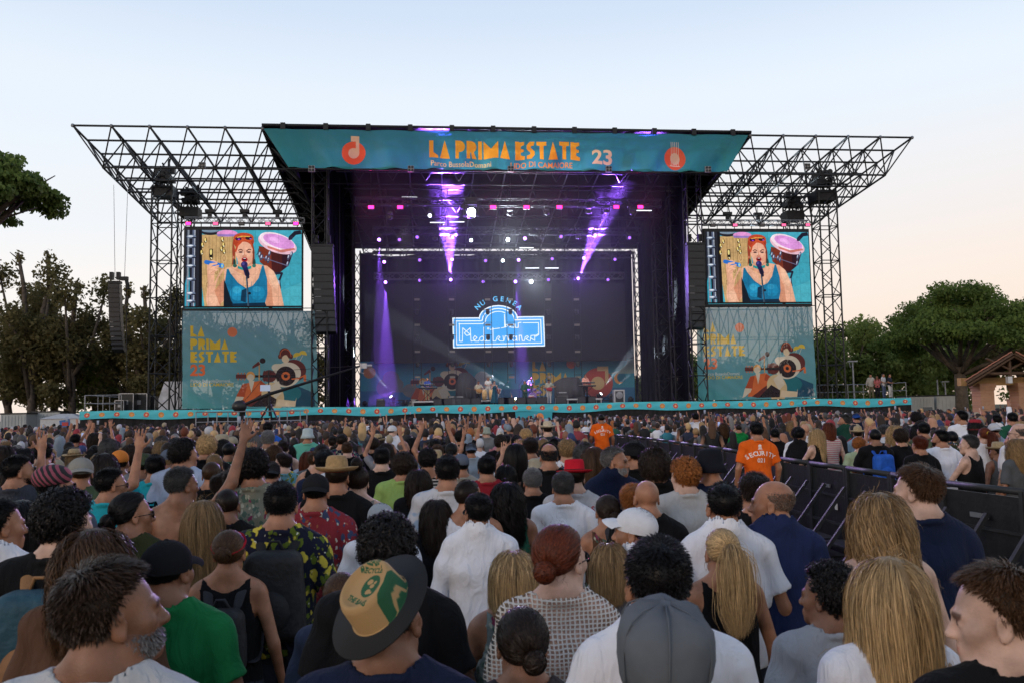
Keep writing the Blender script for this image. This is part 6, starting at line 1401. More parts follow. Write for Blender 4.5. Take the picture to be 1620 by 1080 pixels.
def _coffee_hat():
    cv = Canvas(512,512,(176,140,92)); G_ = (30,84,52); cv.ell(300,250,80,84,G_)
    for a,b,r_ in ((280,215,26),(310,250,20),(290,290,24),(330,225,14),(318,300,12)): cv.ell(a,b,r_,r_*.8,(176,140,92))
    cv.text('PLEASE', 256, 95, 50, G_, bold=.04, align='CENTER', ang=8); cv.text('RECYCLE', 262, 145, 50, G_, bold=.04, align='CENTER', ang=8)
    cv.text('THE BAG IS', 130, 330, 52, G_, bold=.05, ang=24, sx=.9); cv.poly([(420,0),(512,0),(512,512),(395,512),(440,260)],G_); cv.line([(455,20),(470,260),(440,500)],5,(176,140,92))
    im = cv.image('sack_hat_print'); m = bpy.data.materials.new('sack_hat'); m.use_nodes = True; t = m.node_tree; b = t.nodes['Principled BSDF']; N = t.nodes.new; L = t.links.new; b.inputs['Roughness'].default_value = .85
    tc = N('ShaderNodeTexCoord'); mp = N('ShaderNodeMapping'); mp.inputs[1].default_value = (.5,.59,0); mp.inputs[3].default_value = (5.4,4.6,1); L(tc.outputs['Object'], mp.inputs[0]); ti = N('ShaderNodeTexImage'); ti.image = im; ti.extension = 'EXTEND'; L(mp.outputs[0], ti.inputs[0])
    sp = N('ShaderNodeSeparateXYZ'); L(tc.outputs['Object'], sp.inputs[0]); ln = N('ShaderNodeVectorMath'); ln.operation = 'LENGTH'; m2 = N('ShaderNodeMapping'); m2.inputs[1].default_value = (0,.016,0); m2.inputs[3].default_value = (1.06,.89,0); L(tc.outputs['Object'], m2.inputs[0]); L(m2.outputs[0], ln.inputs[0])
    r1 = N('ShaderNodeMath'); r1.operation = 'GREATER_THAN'; r1.inputs[1].default_value = .0885; L(ln.outputs['Value'], r1.inputs[0]); mx = N('ShaderNodeMix'); mx.data_type = 'RGBA'; L(r1.outputs[0], mx.inputs[0]); L(ti.outputs[0], mx.inputs[6]); mx.inputs[7].default_value = (.012,.012,.013,1); L(mx.outputs[2], b.inputs['Base Color'])
    nb = N('ShaderNodeTexNoise'); nb.inputs['Scale'].default_value = 300; L(tc.outputs['Object'], nb.inputs[0]); bp = N('ShaderNodeBump'); bp.inputs['Strength'].default_value = .4; bp.inputs['Distance'].default_value = .003; L(nb.outputs[0], bp.inputs['Height']); L(bp.outputs[0], b.inputs['Normal']); return m
HM['sack'] = _coffee_hat()
_tm = bpy.data.materials.new('turban_stripes'); _tm.use_nodes = True; _t = _tm.node_tree; _w = _t.nodes.new('ShaderNodeTexWave'); _w.inputs['Scale'].default_value = 14; _w.bands_direction = 'DIAGONAL'; _w.inputs['Distortion'].default_value = 2; _c = _t.nodes.new('ShaderNodeTexCoord'); _t.links.new(_c.outputs['Object'], _w.inputs[0]); _r = _t.nodes.new('ShaderNodeValToRGB'); _r.color_ramp.elements[0].color = (.012,.01,.012,1); _r.color_ramp.elements[1].color = (.28,.06,.09,1); _r.color_ramp.elements[0].position = .45; _r.color_ramp.elements[1].position = .6; _t.links.new(_w.outputs[0], _r.inputs[0]); _t.links.new(_r.outputs[0], _t.nodes['Principled BSDF'].inputs['Base Color']); _t.nodes['Principled BSDF'].inputs['Roughness'].default_value = .8
HM['turban'] = _tm
SHOES = None
def shoes_mesh():
    global SHOES
    if SHOES: return SHOES
    mb = MB()
    for sx in (-1,1): mb.ball((sx*.105,.05,.045),(.052,.135,.048),10,6)
    SHOES = mesh_from('shoes', mb.V, mb.F, True); SHOES.materials.append(mat('shoe', (.05,.05,.05), .6)); return SHOES
# skins and hair colours
SK = {'l': (.50,.26,.165), 't': (.38,.175,.10), 'm': (.25,.115,.066), 'd': (.10,.052,.036), 'p': (.58,.36,.27)}
HCOL = {'k': (.010,.008,.008), 'd': (.028,.017,.012), 'b': (.085,.042,.020), 'a': (.13,.030,.012), 'l': (.55,.36,.17), 'y': (.33,.205,.095), 'g': (.20,.19,.185), 'G': (.40,.39,.38), 'i': (.33,.115,.03), 's': (.07,.068,.068)}
NP = [0]
def person(x, y, h, lab, group=None, rz=0.0, pose='down', fem=False, yaw=0, pitch=0, skin='t', hair='short', hc='k', top='tee', tc=(.05,.05,.05), tm='plain', bottom='trousers', bc=(.03,.035,.05), hats=(), beard=None, z=0.0, roll=0, hi=False):
    s = h/1.728; t = empty('person', (x,y,z), rz, s, lab, 'person', group)
    me, M, T = get_body(pose, fem, yaw, pitch, hi); o = link('body', me, t); o.color = (*SK[skin],1) if isinstance(skin,str) else (*skin,1)
    Mh = Matrix.Translation(T) @ M
    if top:
        g_ = link({'tee':'t_shirt','polo':'polo_shirt','long':'shirt','tank':'tank_top','dress':'dress'}[top], get_garment(top, pose, fem), t); setm(g_, CM[tm], tc)
    if bottom and top != 'dress': g_ = link(bottom, get_garment(bottom, 'down', fem), t); setm(g_, CM['plain'], bc)
    link('shoes', shoes_mesh(), t)
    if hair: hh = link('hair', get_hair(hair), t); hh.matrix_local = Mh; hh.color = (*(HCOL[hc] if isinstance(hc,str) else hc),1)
    if beard: bb = link('beard', BEARD, t); bb.matrix_local = Mh; bb.color = (*(HCOL[beard] if isinstance(beard,str) else beard),1)
    for hk in hats:
        kind, col = hk[0], hk[1]; tilt = hk[2] if len(hk) > 2 else None
        nm = {'cap':'cap','cap_back':'cap','bucket':'bucket_hat','slouch':'hat','fedora':'fedora','straw':'straw_hat','turban':'turban','beanie':'beanie','headband':'headband','glasses':'glasses','sunglasses_up':'sunglasses','headphones':'headphones','hoops':'earrings','scrunchie':'hair_tie','band':'hat_band'}[kind]
        q = link(nm, hat_mesh(kind), t); MM = Mh @ Matrix.Translation((0,-.018,.045)) @ Matrix.Rotation(R(tilt[0]),4,'X') @ Matrix.Rotation(R(tilt[1]),4,'Y') @ Matrix.Translation((0,.018,-.045)) if tilt else Mh
        q.matrix_local = MM @ Matrix.Translation((0,-.022,.012)) if kind == 'fedora' and col == 'sack' else MM
        setm(q, HM['sack'] if col == 'sack' else HM['turban'] if kind == 'turban' else HM['glass'] if kind in ('glasses','sunglasses_up') else HM['straw'] if kind == 'straw' else HM['cloth'], (.5,.5,.5) if isinstance(col,str) else col)
    return t
# ================================================================== THE CROWD
BLINE = [G(px,py,1.3) for px,py in ((905,681),(948,684),(1000,688.5),(1060,695.5),(1131,705),(1227,720.5),(1305,731.5),(1412,746),(1511,760.5),(1630,774))]
BLINE.append(BLINE[-1]+(BLINE[-1]-BLINE[-2])*1.1)
BLINE = [Vector((p.x,p.y,0)) for p in BLINE]
def bside(x, y):
    """signed distance to the barrier line; positive on the stage-right (+X) side"""
    best = (1e9, 1)
    for a, b in zip(BLINE[:-1], BLINE[1:]):
        d = b-a; h = max(0, min(1, ((x-a.x)*d.x+(y-a.y)*d.y)/d.length_squared)); q = a+d*h; l = math.hypot(x-q.x, y-q.y); s_ = (d.x*(y-a.y)-d.y*(x-a.x))
        if l < best[0]: best = (l, 1 if s_ > 0 else -1)
    return best[0]*best[1]
def bside_px(px, s): return px > 1000 and s < 155 and BEY[0]
BEY = [False]
SPEC = []      # x, y, h, top pixel, half width px, depth, short description
def spec(px, py, s, short, lab, top_extra=.0, **kw):
    if kw.pop('beyond', False): s *= .9
    """px,py: top of the head in the photograph, s: pixels per metre there"""
    if bside_px(px, s): s *= .92
    s *= (.84 if s > 430 else .79) if s > 150 else .92
    d = F_PX/s; q = CP+ray(px,py)*d; h = q.z-(kw.get('z',0))-top_extra; h = max(1.2, min(2.05, h))
    htop = h+top_extra+kw.get('z',0)
    t = person(q.x, q.y, h-.012, lab, hi=s > 215, **kw); SPEC.append((q.x,q.y,h,px,py,s,short)); return t
W_ = (.78,.78,.82); BK = (.008,.008,.009); NV = (.012,.018,.045); GRY = (.10,.105,.11)
# ---- nearest ranks, read off the photograph
PQ = spec(168,886,800,'quiffed bearded man','man with tall brown quiff and greying beard, biggest head in the front corner',yaw=-62,pitch=6,hair='quiff',hc=(.045,.026,.016),beard='g',skin='m',tc=(.5,.5,.5),pose='front')
HF_ = spec(612,905,700,'man in coffee-sack fedora','man in tan coffee-sack fedora with green print and black brim, navy tee',hair='crop',hc='d',tc=NV,skin='m',yaw=-12,hats=(('fedora','sack',(40,-16)),),pose='front')
spec(613,819,520,'man with round black crop','dark-skinned man with round black hair directly beyond the coffee-sack fedora',hair='curly',hc='k',skin='d',tc=BK)
spec(825,960,620,'woman with low dark knot','woman with dark hair pinned in a low knot, bottom edge beside the crochet top',fem=True,hair='updo',hc='d',skin='t',tc=(.06,.05,.05))
spec(1047,957,820,'person in grey felt hat','person in slouchy grey cloth hat and maroon tee at the bottom edge',hair='crop',hc='d',skin='m',tc=(.10,.012,.025),hats=(('slouch',(.12,.13,.145),(10,0)),))
spec(1038,850,680,'man with dark tapered hair','man with neat dark tapered hair directly beyond the grey bucket hat',hair='short',hc='k',skin='t',tc=W_,top='long',yaw=10)
spec(1008,798,410,'man in white ball cap','man in white ball cap and white shirt, face turned toward the stage screens',top_extra=.01,hair='crop',hc='d',skin='t',tc=W_,top='long',yaw=52,hats=(('cap',(.66,.66,.68),(10,0)),))
spec(880,830,520,'red-haired woman in crochet','woman with dyed red tied-back hair, glasses and white crochet top over a maroon vest',fem=True,hair='updo',hc='a',skin='p',tc=W_,tm='net',yaw=-42,hats=(('glasses','x'),),top='tee')
spec(1140,836,425,'blonde ponytail woman','woman with high messy blonde ponytail, hoop earrings and black tank top',fem=True,hair='ponytail',hc='l',skin='t',tc=BK,top='tank',hats=(('hoops',(.5,.45,.4)),))
spec(1143,762,395,'broad man in white polo','broad man with thinning dark crown wearing a white polo shirt',hair='thin',hc='k',skin='t',tc=W_,top='polo',yaw=4)
t = spec(1224,757,385,'bald man in navy sports polo','bald man in navy polo with three white sleeve stripes, profile toward the stage centre',hair='ring',hc=(.20,.135,.10),skin='t',tc=(.018,.028,.085),top='polo',yaw=68)
BALD = t
spec(1388,780,460,'curly blonde woman','woman with tousled wavy dark blonde bob and black strappy top',fem=True,hair='medium_wavy',hc='y',skin='p',tc=BK,top='tank')
spec(1452,735,400,'boy in navy tee','boy with brown bowl-cut hair and navy tee standing higher than people round him',hair='side',hc='b',skin='p',tc=NV,yaw=36)
spec(1402,880,650,'woman with long straight blonde hair','woman with long loose blonde hair and white tee at the bottom edge',fem=True,hair='long',hc='l',skin='p',tc=W_)
spec(1312,893,520,'curly dark boy','youth with short black curls and grey tee, profile behind the long blonde hair',hair='curly',hc='k',skin='m',tc=(.35,.36,.38),yaw=50)
spec(1580,890,760,'brown-haired person at the corner','person with swept brown hair in the bottom corner, face toward the stage centre',hair='quiff',hc='b',skin='p',tc=BK,yaw=62,pitch=-8)
spec(812,871,460,'blonde bob woman','woman with blonde bob and pale floral dress beside the crochet top',fem=True,hair='bob',hc='l',skin='t',tm='floralw',tc=(.22,.26,.24),top='tank',yaw=-8)
spec(963,858,420,'blonde woman half hidden','woman with ash blonde bob half hidden between crochet top and white cap',fem=True,hair='bob',hc='y',skin='p',tc=(.1,.1,.12))
spec(757,780,330,'man in white band-collar shirt','man in loose white band-collar shirt and dark sunglasses, short black hair',hair='short',hc='k',skin='t',tc=W_,top='long',yaw=24,hats=(('glasses','x'),))
spec(603,794,320,'person in pale grey cap','person in pale grey ball cap turned a little toward the trees',hair='crop',hc='d',skin='t',tc=W_,yaw=22,hats=(('cap_back',(.34,.36,.38)),))
spec(517,768,265,'grey-haired man in blue quai tee','man with cropped grey hair and cobalt tee printed quai in yellow',hair='crop',hc='G',skin='t',tc=(.012,.05,.24),tm='quai')
LEM = spec(445,762,365,'man in lemon-print shirt','black-haired man in lemon and leaf print shirt wearing a black backpack',hair='short',hc='k',skin='t',tc=(.012,.014,.03),tm='lemon')
RHB = spec(363,838,400,'woman with red headband','woman with red headband and tied-up brown bun, bare shoulders and black backpack',fem=True,hair='bun',hc='b',skin='t',top='tank',tc=BK,hats=(('headband',(.42,.015,.03)),))
spec(322,790,350,'woman with long blonde hair and bare back','woman with long straight ash blonde hair and bare tattooed back',fem=True,hair='long',hc='y',skin='p',top='tank',tc=BK)
spec(360,771,300,'man with shaved tanned head','man with shaved tanned head and black tee behind the red headband',hair='buzz',hc='d',skin='m',tc=BK)
GRN = spec(264,852,500,'man in black cap and green jersey','man in black ball cap and green jersey with white shoulder stripes',hair='crop',hc='k',skin='m',tc=(.012,.16,.05),yaw=-26,hats=(('cap',(.013,.013,.015)),))
spec(150,836,540,'auburn curly woman','woman with long curly auburn hair and sunglasses pushed up on it',fem=True,hair='curly_long',hc='b',skin='p',tc=(.10,.05,.03),yaw=-20,hats=(('sunglasses_up','x'),))
BPM = spec(102,778,450,'man with teal backpack','man with thick black curls in black tee carrying a teal and tan backpack',hair='curly',hc='k',skin='p',tc=BK,yaw=-18)
spec(36,790,400,'woman with long black hair','woman with long straight near-black hair at the edge of the picture',fem=True,hair='straight_dark',hc='k',skin='t',tc=BK)
spec(-4,788,430,'man in white at the edge','man in white shirt cut by the edge of the picture, earring and short dark hair',hair='short',hc='k',skin='t',tc=W_,top='long',yaw=-50)
spec(206,778,360,'woman with hair clip and glasses','person with clipped-up black hair, glasses and olive green top, in profile',fem=True,hair='updo',hc='k',skin='t',tc=(.045,.05,.02),yaw=-58,hats=(('glasses','x'),))
spec(174,740,270,'man in turquoise BAR tee','man with dark sunglasses and turquoise tee printed BAR, in profile',hair='short',hc='k',skin='t',tc=(.02,.36,.44),tm='bar',yaw=-55,hats=(('glasses','x'),))
spec(86,738,300,'man in striped slouch hat','man in burgundy striped slouch hat and glasses, in profile',hair='short',hc='k',skin='t',tc=(.08,.1,.14),yaw=-52,hats=(('turban','x'),('glasses','x')))
spec(28,720,250,'bearded man in slate tee','bearded man with short dark hair and slate tee, in profile near the edge',hair='short',hc='k',skin='t',beard='k',tc=(.05,.055,.07),yaw=-58)
spec(130,722,250,'person in beige cap','person in faded beige ball cap with both arms up and hands spread open',hair='crop',hc='b',skin='t',tc=(.06,.09,.05),pose='open',yaw=20,hats=(('cap_back',(.26,.25,.22)),))
spec(190,712,200,'person in orange beanie','person in bright orange beanie beside a curtain of long dark hair',hair='crop',hc='d',skin='t',tc=(.3,.3,.32),hats=(('beanie',(.62,.20,.04)),))
spec(166,716,220,'long dark hair by the beanie','woman with very long dark hair just beside the orange beanie',fem=True,hair='straight_dark',hc='d',skin='t',tc=BK)
spec(228,716,200,'person in olive cap','person in olive green ball cap between orange beanie and turquoise tee',hair='crop',hc='d',skin='m',tc=(.10,.11,.12),hats=(('cap_back',(.05,.065,.035)),))
spec(247,719,215,'man in turquoise EMEMB tee','bearded man with black hair and turquoise tee printed with letters EMEMB',hair='short',hc='k',skin='t',beard='k',tc=(.02,.36,.44),tm='ememb',yaw=18)
spec(285,738,290,'shirtless man pointing up','shirtless tanned man raising one arm high with finger pointing at the stage',hair='short',hc='s',skin='m',top=None,pose='rup',yaw=-40)
spec(290,696,215,'curly man in pale blue','man with black curls and pale blue tee in profile',hair='curly',hc='k',skin='t',tc=(.38,.45,.60),yaw=-45)
spec(328,690,170,'bleached-top man in triangle tee','man with bleached curly top and black tee with white triangle logo',hair='curly',hc='l',skin='t',tc=BK,tm='triangle')
spec(375,738,270,'man with hands behind head','person with thick brown hair in faded print shirt, head bowed',hair='side',hc='d',skin='t',tc=(.28,.27,.24),tm='geo',yaw=-20)
spec(402,712,270,'dark curly man in olive print','dark curly man in sandy aloha-print shirt with shoulder strap',hair='curly',hc='k',skin='t',tc=(.24,.24,.18),tm='floralw')
spec(500,748,300,'person in plain black cap','person in plain black ball cap worn over red and blue print top',hair='crop',hc='k',skin='t',tc=(.25,.03,.04),tm='geo',hats=(('cap_back',(.016,.016,.018)),))
spec(533,727,270,'person in woven straw hat','person in woven straw cowboy hat with red band',hair='crop',hc='d',skin='t',tc=BK,hats=(('straw',(.42,.27,.12),(-4,0)),('band',(.38,.02,.03))))
spec(566,737,260,'woman in beige ribbed vest','woman with dark hair gathered on top and beige ribbed sleeveless vest',fem=True,hair='topbun',hc='d',skin='p',tc=(.30,.26,.22),top='tank')
spec(638,717,215,'curly man in lime tee','man with full brown curls and lime green tee',hair='curly',hc='d',skin='t',tc=(.28,.42,.12))
spec(604,707,190,'person with cropped hair in black tee','person with smooth black crop and wide black tee beside the lime tee',hair='short',hc='k',skin='p',tc=BK)
spec(708,720,270,'man in bleach-splashed tee','tall dark-haired man in white tee with pale blue dye splashes',hair='short',hc='k',skin='t',tc=(.56,.56,.58),tm='tiedye')
spec(738,757,300,'man in white tank','man with faded dark haircut and white tank top, in profile',hair='crop',hc='d',skin='t',tc=W_,top='tank',yaw=-50)
spec(662,742,230,'woman with sunglasses on hair','woman with brown wavy hair and gold sunglasses pushed up on her head',fem=True,hair='medium_wavy',hc='d',skin='t',tc=BK,hats=(('sunglasses_up','x'),))
spec(802,762,290,'woman with long black curls','woman with very long black curls and a green shoulder strap',fem=True,hair='curly_long',hc='k',skin='m',top='tank',tc=(.02,.10,.06))
spec(890,746,265,'man in white tee with black straps','grey-black haired man in white tee crossed by thin black bag straps',hair='short',hc='s',skin='t',tc=W_)
spec(908,730,255,'man in red fedora','man in bright red fedora with black band and white slogan tee',hair='crop',hc='d',skin='p',tc=(.5,.5,.52),tm='cks',hats=(('fedora',(.48,.015,.03),(-6,0)),('band',(.02,.02,.02),(-6,0))))
spec(842,740,230,'woman with silver-streaked hair','person with short silver-streaked waves and black top',fem=True,hair='short',hc='g',skin='t',tc=BK)
spec(868,700,210,'balding man with headphones','balding man with dark fringe of hair, headphones and black tee',hair='ring',hc='k',skin='t',tc=BK,hats=(('headphones',(.03,.03,.03)),))
spec(938,706,215,'woman with long honey hair','woman with long honey brown hair hanging to her waist',fem=True,hair='long',hc='b',skin='t',tc=BK)
spec(1022,757,315,'bald broad-headed man','bald man with gleaming scalp and black tee beyond the white ball cap',hair=None,skin='t',tc=BK)
spec(1083,726,270,'ginger-haired youth','youth with ginger curls on top and off-white tee',hair='curly',hc='i',skin='p',tc=(.46,.45,.44),yaw=20)
spec(1122,712,265,'person in black bucket hat','tall person in black bucket hat and navy tee',hair='crop',hc='k',skin='t',tc=NV,hats=(('bucket',(.012,.013,.018)),))
spec(968,706,235,'grey-bearded man looking round','grey-bearded man in navy tee turning his face back over his shoulder',hair='short',hc='g',beard='G',skin='t',tc=NV,yaw=-118,top='polo')
spec(1035,712,250,'person with big brown curls','person with a big cloud of dark brown curls',fem=True,hair='curls_big',hc='d',skin='m',tc=BK)
spec(1004,698,210,'person in black visor cap','person in black cap beside the grey-bearded man',hair='short',hc='k',skin='t',tc=BK,yaw=35,hats=(('cap',(.015,.015,.018)),))
spec(960,782,300,'woman with tied brown hair','woman with tied-back brown hair and paisley strap top',fem=True,hair='updo',hc='d',skin='t',top='tank',tm='floralw',tc=(.10,.05,.03))
spec(1192,748,330,'youth with shaggy dark hair','youth with shaggy dark brown hair beside the bald man in the sports polo',hair='side',hc='d',skin='t',tc=BK)
spec(1000,766,300,'woman with copper fringe','woman with short copper hair beside the bald gleaming scalp',fem=True,hair='side',hc='i',skin='p',tc=(.05,.05,.06))
spec(770,720,215,'man with full dark hair','man with thick dark hair and red collar beyond the white band-collar shirt',hair='short',hc='k',skin='t',tc=(.3,.02,.03))
spec(540,905,440,'woman with tawny tied hair','woman with tawny hair gathered loosely beside the coffee-sack fedora',fem=True,hair='updo',hc='b',skin='t',tc=(.05,.06,.1))
spec(690,790,300,'woman with glossy dark hair','woman with dark shoulder-length hair and sunglasses above, beside the pale grey cap',fem=True,hair='medium_wavy',hc='d',skin='t',tc=BK,hats=(('sunglasses_up','x'),))
spec(800,735,210,'person with dark bob','person with dark bob beyond the long black curls',fem=True,hair='bob',hc='k',skin='t',tc=(.1,.1,.12))
spec(70,700,150,'dark man in white tee','dark-haired man in plain white tee beyond the striped slouch hat',hair='short',hc='k',skin='t',tc=W_)
spec(450,716,170,'long-haired man in tropical shirt','man with swept-back brown hair and tropical print shirt, in profile',hair='quiff',hc='d',skin='p',tc=(.12,.3,.36),tm='lemon',yaw=60)
spec(430,730,200,'person in charcoal cap','person in charcoal ball cap with brown hair below',hair='short',hc='d',skin='t',tc=(.2,.2,.19),hats=(('cap_back',(.03,.03,.034)),))
spec(487,678,95,'person in pale bucket hat','person in pale sky-grey bucket hat and mint tee',hair='crop',hc='d',skin='t',tc=(.12,.42,.32),hats=(('bucket',(.42,.50,.52)),))
spec(424,667,80,'man in royal blue tee','man with short dark hair in royal blue tee far forward',hair='short',hc='k',skin='t',tc=(.02,.10,.45))
spec(866,668,90,'person in cream panama','person in wide cream panama hat with black band in mid crowd',hair='crop',hc='d',skin='p',tc=(.04,.05,.06),hats=(('straw',(.58,.48,.34)),('band',(.02,.02,.02))))
spec(620,672,75,'person in white logo cap','person in white ball cap with dark logo, half turned',hair='crop',hc='d',skin='p',tc=W_,yaw=-50,hats=(('cap',(.62,.63,.66)),))
spec(745,700,110,'person in steel blue cap','person in steel blue-grey ball cap mid crowd',hair='short',hc='d',skin='t',tc=(.3,.36,.42),hats=(('cap_back',(.10,.13,.18)),))
spec(770,676,70,'person in sage bucket hat','person in sage green bucket hat mid crowd',hair='crop',hc='b',skin='p',tc=(.2,.2,.2),hats=(('bucket',(.30,.34,.28)),))
spec(560,735,120,'x','man with short black hair and loose brown tee mid crowd beyond the beige vest',hair='short',hc='k',skin='t',tc=(.08,.05,.04))
# hands over heads
spec(120,686,85,'person filming by the trees','person holding a phone up with both hands on the trees side',hair='short',hc='k',skin='t',tc=BK,pose='phone'); spec(150,684,85,'person clapping overhead','person with two hands raised together overhead on the trees side',fem=True,hair='medium_wavy',hc='d',skin='t',tc=(.3,.06,.08),pose='bup')
spec(728,682,90,'person with one hand aloft','person with a single hand aloft straight below the stage centre',hair='curly',hc='k',skin='t',tc=BK,pose='rup'); spec(610,700,120,'x','person clapping overhead in the middle of the field',fem=True,hair='long',hc='d',skin='t',tc=(.2,.2,.22),pose='bup')
# ---- the aisle and the crowd beyond the barrier
spec(1196,667,132,'security guard nearest the camera','nearer security guard in orange SECURITY 021 tee standing in the aisle',hair='short',hc='k',skin='t',tc=(.80,.13,.012),tm='security',top='tee',z=.25)
spec(951,654,68,'farther security guard','farther security guard with shaved head in orange tee standing in the aisle',hair='buzz',hc='k',skin='m',tc=(.80,.13,.012),tm='security',z=.25)
BR = R(28); BEY[0] = True
spec(1532,687,150,'woman in black tank leaning','short-haired woman in black tank top leaning folded arms on the barrier',fem=True,hair='short',hc='s',skin='p',tc=BK,top='tank',pose='lean',rz=BR,yaw=30)
spec(1488,679,135,'man in white tee at barrier','dark-haired bearded man in white tee behind the leaning woman',hair='short',hc='k',beard='k',skin='t',tc=W_,yaw=40)
spec(1612,668,150,'man with glasses in white tee','balding man with glasses and white tee near the picture edge',hair='ring',hc='s',skin='p',tc=W_,yaw=48,hats=(('glasses','x'),),pose='front')
BBP = spec(1383,677,128,'man with blue backpack','shaven-headed man in black tee with bright blue backpack, leaning on the barrier',hair='buzz',hc='k',skin='m',tc=BK,pose='lean',yaw=8)
spec(1357,692,118,'ginger person in pale green','ginger-haired person in pale green tee, head bowed by the barrier',hair='curly',hc='i',skin='p',tc=(.36,.44,.28),yaw=-45,pitch=-14)
spec(1356,676,98,'man in straw hat and pale blue','man in straw hat and pale blue shirt behind the ginger hair',hair='crop',hc='d',skin='t',tc=(.30,.42,.50),top='long',hats=(('straw',(.42,.32,.18)),),yaw=-30)
spec(1290,677,115,'blonde woman at the barrier','blonde woman in black tank resting hands on the barrier',fem=True,hair='long',hc='l',skin='p',tc=BK,top='tank',pose='lean',rz=R(30),yaw=20)
spec(1266,677,108,'man in black polo facing her','dark man in black polo facing the blonde woman at the barrier',hair='short',hc='k',skin='m',tc=BK,rz=R(-60),top='polo')
spec(1310,668,105,'woman in pink check dress','woman with auburn bob and pink checked dress with rainbow strap',fem=True,hair='bob',hc='a',skin='p',top='dress',tc=(.5,.2,.22),tm='stripe')
spec(1336,655,92,'bearded man in dark green','bearded man in dark green top standing half turned',hair='short',hc='s',beard='g',skin='t',tc=(.015,.06,.04),top='long',yaw=55)
spec(1168,670,70,'person in green tee at barrier','shaven man in kelly green tee leaning on the barrier',hair='buzz',hc='d',skin='t',tc=(.01,.22,.05),pose='lean')
spec(1100,653,62,'man in plain white tee at barrier','dark-haired man in plain white tee standing at the barrier between the guards',hair='short',hc='k',skin='t',tc=W_)
spec(1144,668,66,'woman with curly tawny hair','woman with curly tawny hair filming behind the barrier',fem=True,hair='curly_long',hc='b',skin='t',tc=BK,pose='phone')
spec(1520,649,95,'man in white filming','tall man in white tee near the leaning woman, farther back',hair='short',hc='k',skin='t',tc=W_,yaw=45)
spec(1448,652,85,'youth in geometric shirt','youth with dark curls and bold geometric patterned shirt',hair='curly',hc='k',skin='t',tc=(.5,.5,.46),tm='geo',yaw=-20)
spec(1460,668,115,'man in camo backpack shirt','man with dark hair and patterned rucksack over green camouflage shirt',hair='short',hc='k',skin='t',tc=(.12,.14,.08),tm='camo')
spec(1405,650,78,'person in blue ball cap','person in royal blue ball cap and navy tee',hair='short',hc='d',skin='t',tc=NV,hats=(('cap_back',(.02,.07,.28)),)) if False else spec(1354,653,66,'person in royal blue cap','person in royal blue ball cap and navy tee beyond the barrier',hair='short',hc='d',skin='t',tc=NV,hats=(('cap_back',(.02,.07,.28)),))
spec(1556,676,120,'woman with yellow hair tie','woman with auburn ponytail and yellow hair tie behind the leaning woman',fem=True,hair='ponytail',hc='a',skin='p',tc=W_,hats=(('scrunchie',(.6,.4,.04)),))
spec(1600,652,90,'man in forest green','man with black hair and forest green tee, one arm raised behind',hair='short',hc='k',skin='t',tc=(.02,.10,.06),yaw=-10)
spec(1576,655,85,'man in white raising an arm','man in white long-sleeved shirt raising his arm high beyond the barrier',hair='short',hc='k',skin='t',tc=W_,top='long',pose='rup')
spec(1252,665,78,'x','woman with sandy waves and dark dress beyond the nearer guard',fem=True,hair='medium_wavy',hc='y',skin='p',tc=(.05,.05,.06))
spec(1225,678,96,'x','man with black hair and grey backpack straps just past the nearer guard',hair='short',hc='k',skin='t',tc=BK)

# ---- filling the field
SHIRTS = [((.008,.008,.009),'black'),((.74,.74,.77),'white'),((.10,.105,.11),'grey'),((.012,.018,.045),'navy'),((.28,.04,.05),'red'),((.30,.38,.50),'pale blue'),((.05,.06,.03),'olive'),((.36,.33,.28),'beige'),((.02,.10,.06),'green'),((.09,.05,.035),'brown'),((.5,.35,.06),'mustard'),((.42,.16,.20),'pink'),((.03,.20,.26),'teal')]
SW = [32,22,11,10,4,5,4,5,3,3,1,3,2]
HCN = {'k':'black','d':'dark brown','b':'brown','a':'auburn','l':'blonde','y':'dark blond','g':'grey','i':'ginger','s':'greying'}
HMN = ['short','short','crop','curly','side','quiff','thin','ring','buzz','afro']; HFN = ['long','straight_dark','medium_wavy','curly_long','bob','ponytail','bun','topbun','updo','curls_big']
HN = {'short':'short','crop':'cropped','curly':'curly','side':'side-swept','quiff':'swept-back','thin':'thinning','ring':'balding','buzz':'shaved','afro':'round afro','long':'long','straight_dark':'long straight','medium_wavy':'wavy','curly_long':'long curly','bob':'bobbed','ponytail':'ponytailed','bun':'knotted','topbun':'top-knotted','updo':'pinned-up','curls_big':'big curly'}
cand = []
rg = random.Random(21)
y = 2.4
while y < 53.5:
    x = -34.0+rg.uniform(0,.3)
    while x < 42:
        X, Y = x+rg.uniform(-.22,.22), y+rg.uniform(-.22,.22)
        h = rg.gauss(1.71,.09); h = max(1.52, min(1.92, h)); px, py, d = proj((X,Y,h)); b = bside(X,Y)
        ok = -60 < px < 1690 and d > 2.4 and (b > .42 or b < -2.0)
        if b > .42 and (Y > 52 or X > 40): ok = False
        if Y > 45.5 and -19 < X < -10.5: ok = False            # the camera platform stands here
        if ok:
            for (sx,sy,sh,spx,spy,ss,_) in SPEC:
                if math.hypot(X-sx, Y-sy) < (.47 if d < 9 else .38): ok = False; break
                s_ = F_PX/d
                if ss < s_ and abs(spx-px) < .19*s_+.09*ss and py < spy+.17*ss: ok = False; break
        if ok and b < 0:
            if py < np.interp(px, [880,930,965,1000,1040,1100,1160,1250,1350,1450,1620], [600,690,698,704,716,738,748,806,862,880,1000]): ok = False
            if abs(px-1198) < 40 and py < 765: ok = False
            if abs(px-952) < 24 and py < 738: ok = False
        if ok: cand.append((d,X,Y,h,px,py))
        x += (.62 if y < 20 else .74)*(1 if rg.random() > .06 else 2)
    y += .60 if y < 20 else .74
cand.sort()
NIND = 300-len(SPEC)-14
used_lab = set(); chosen = []
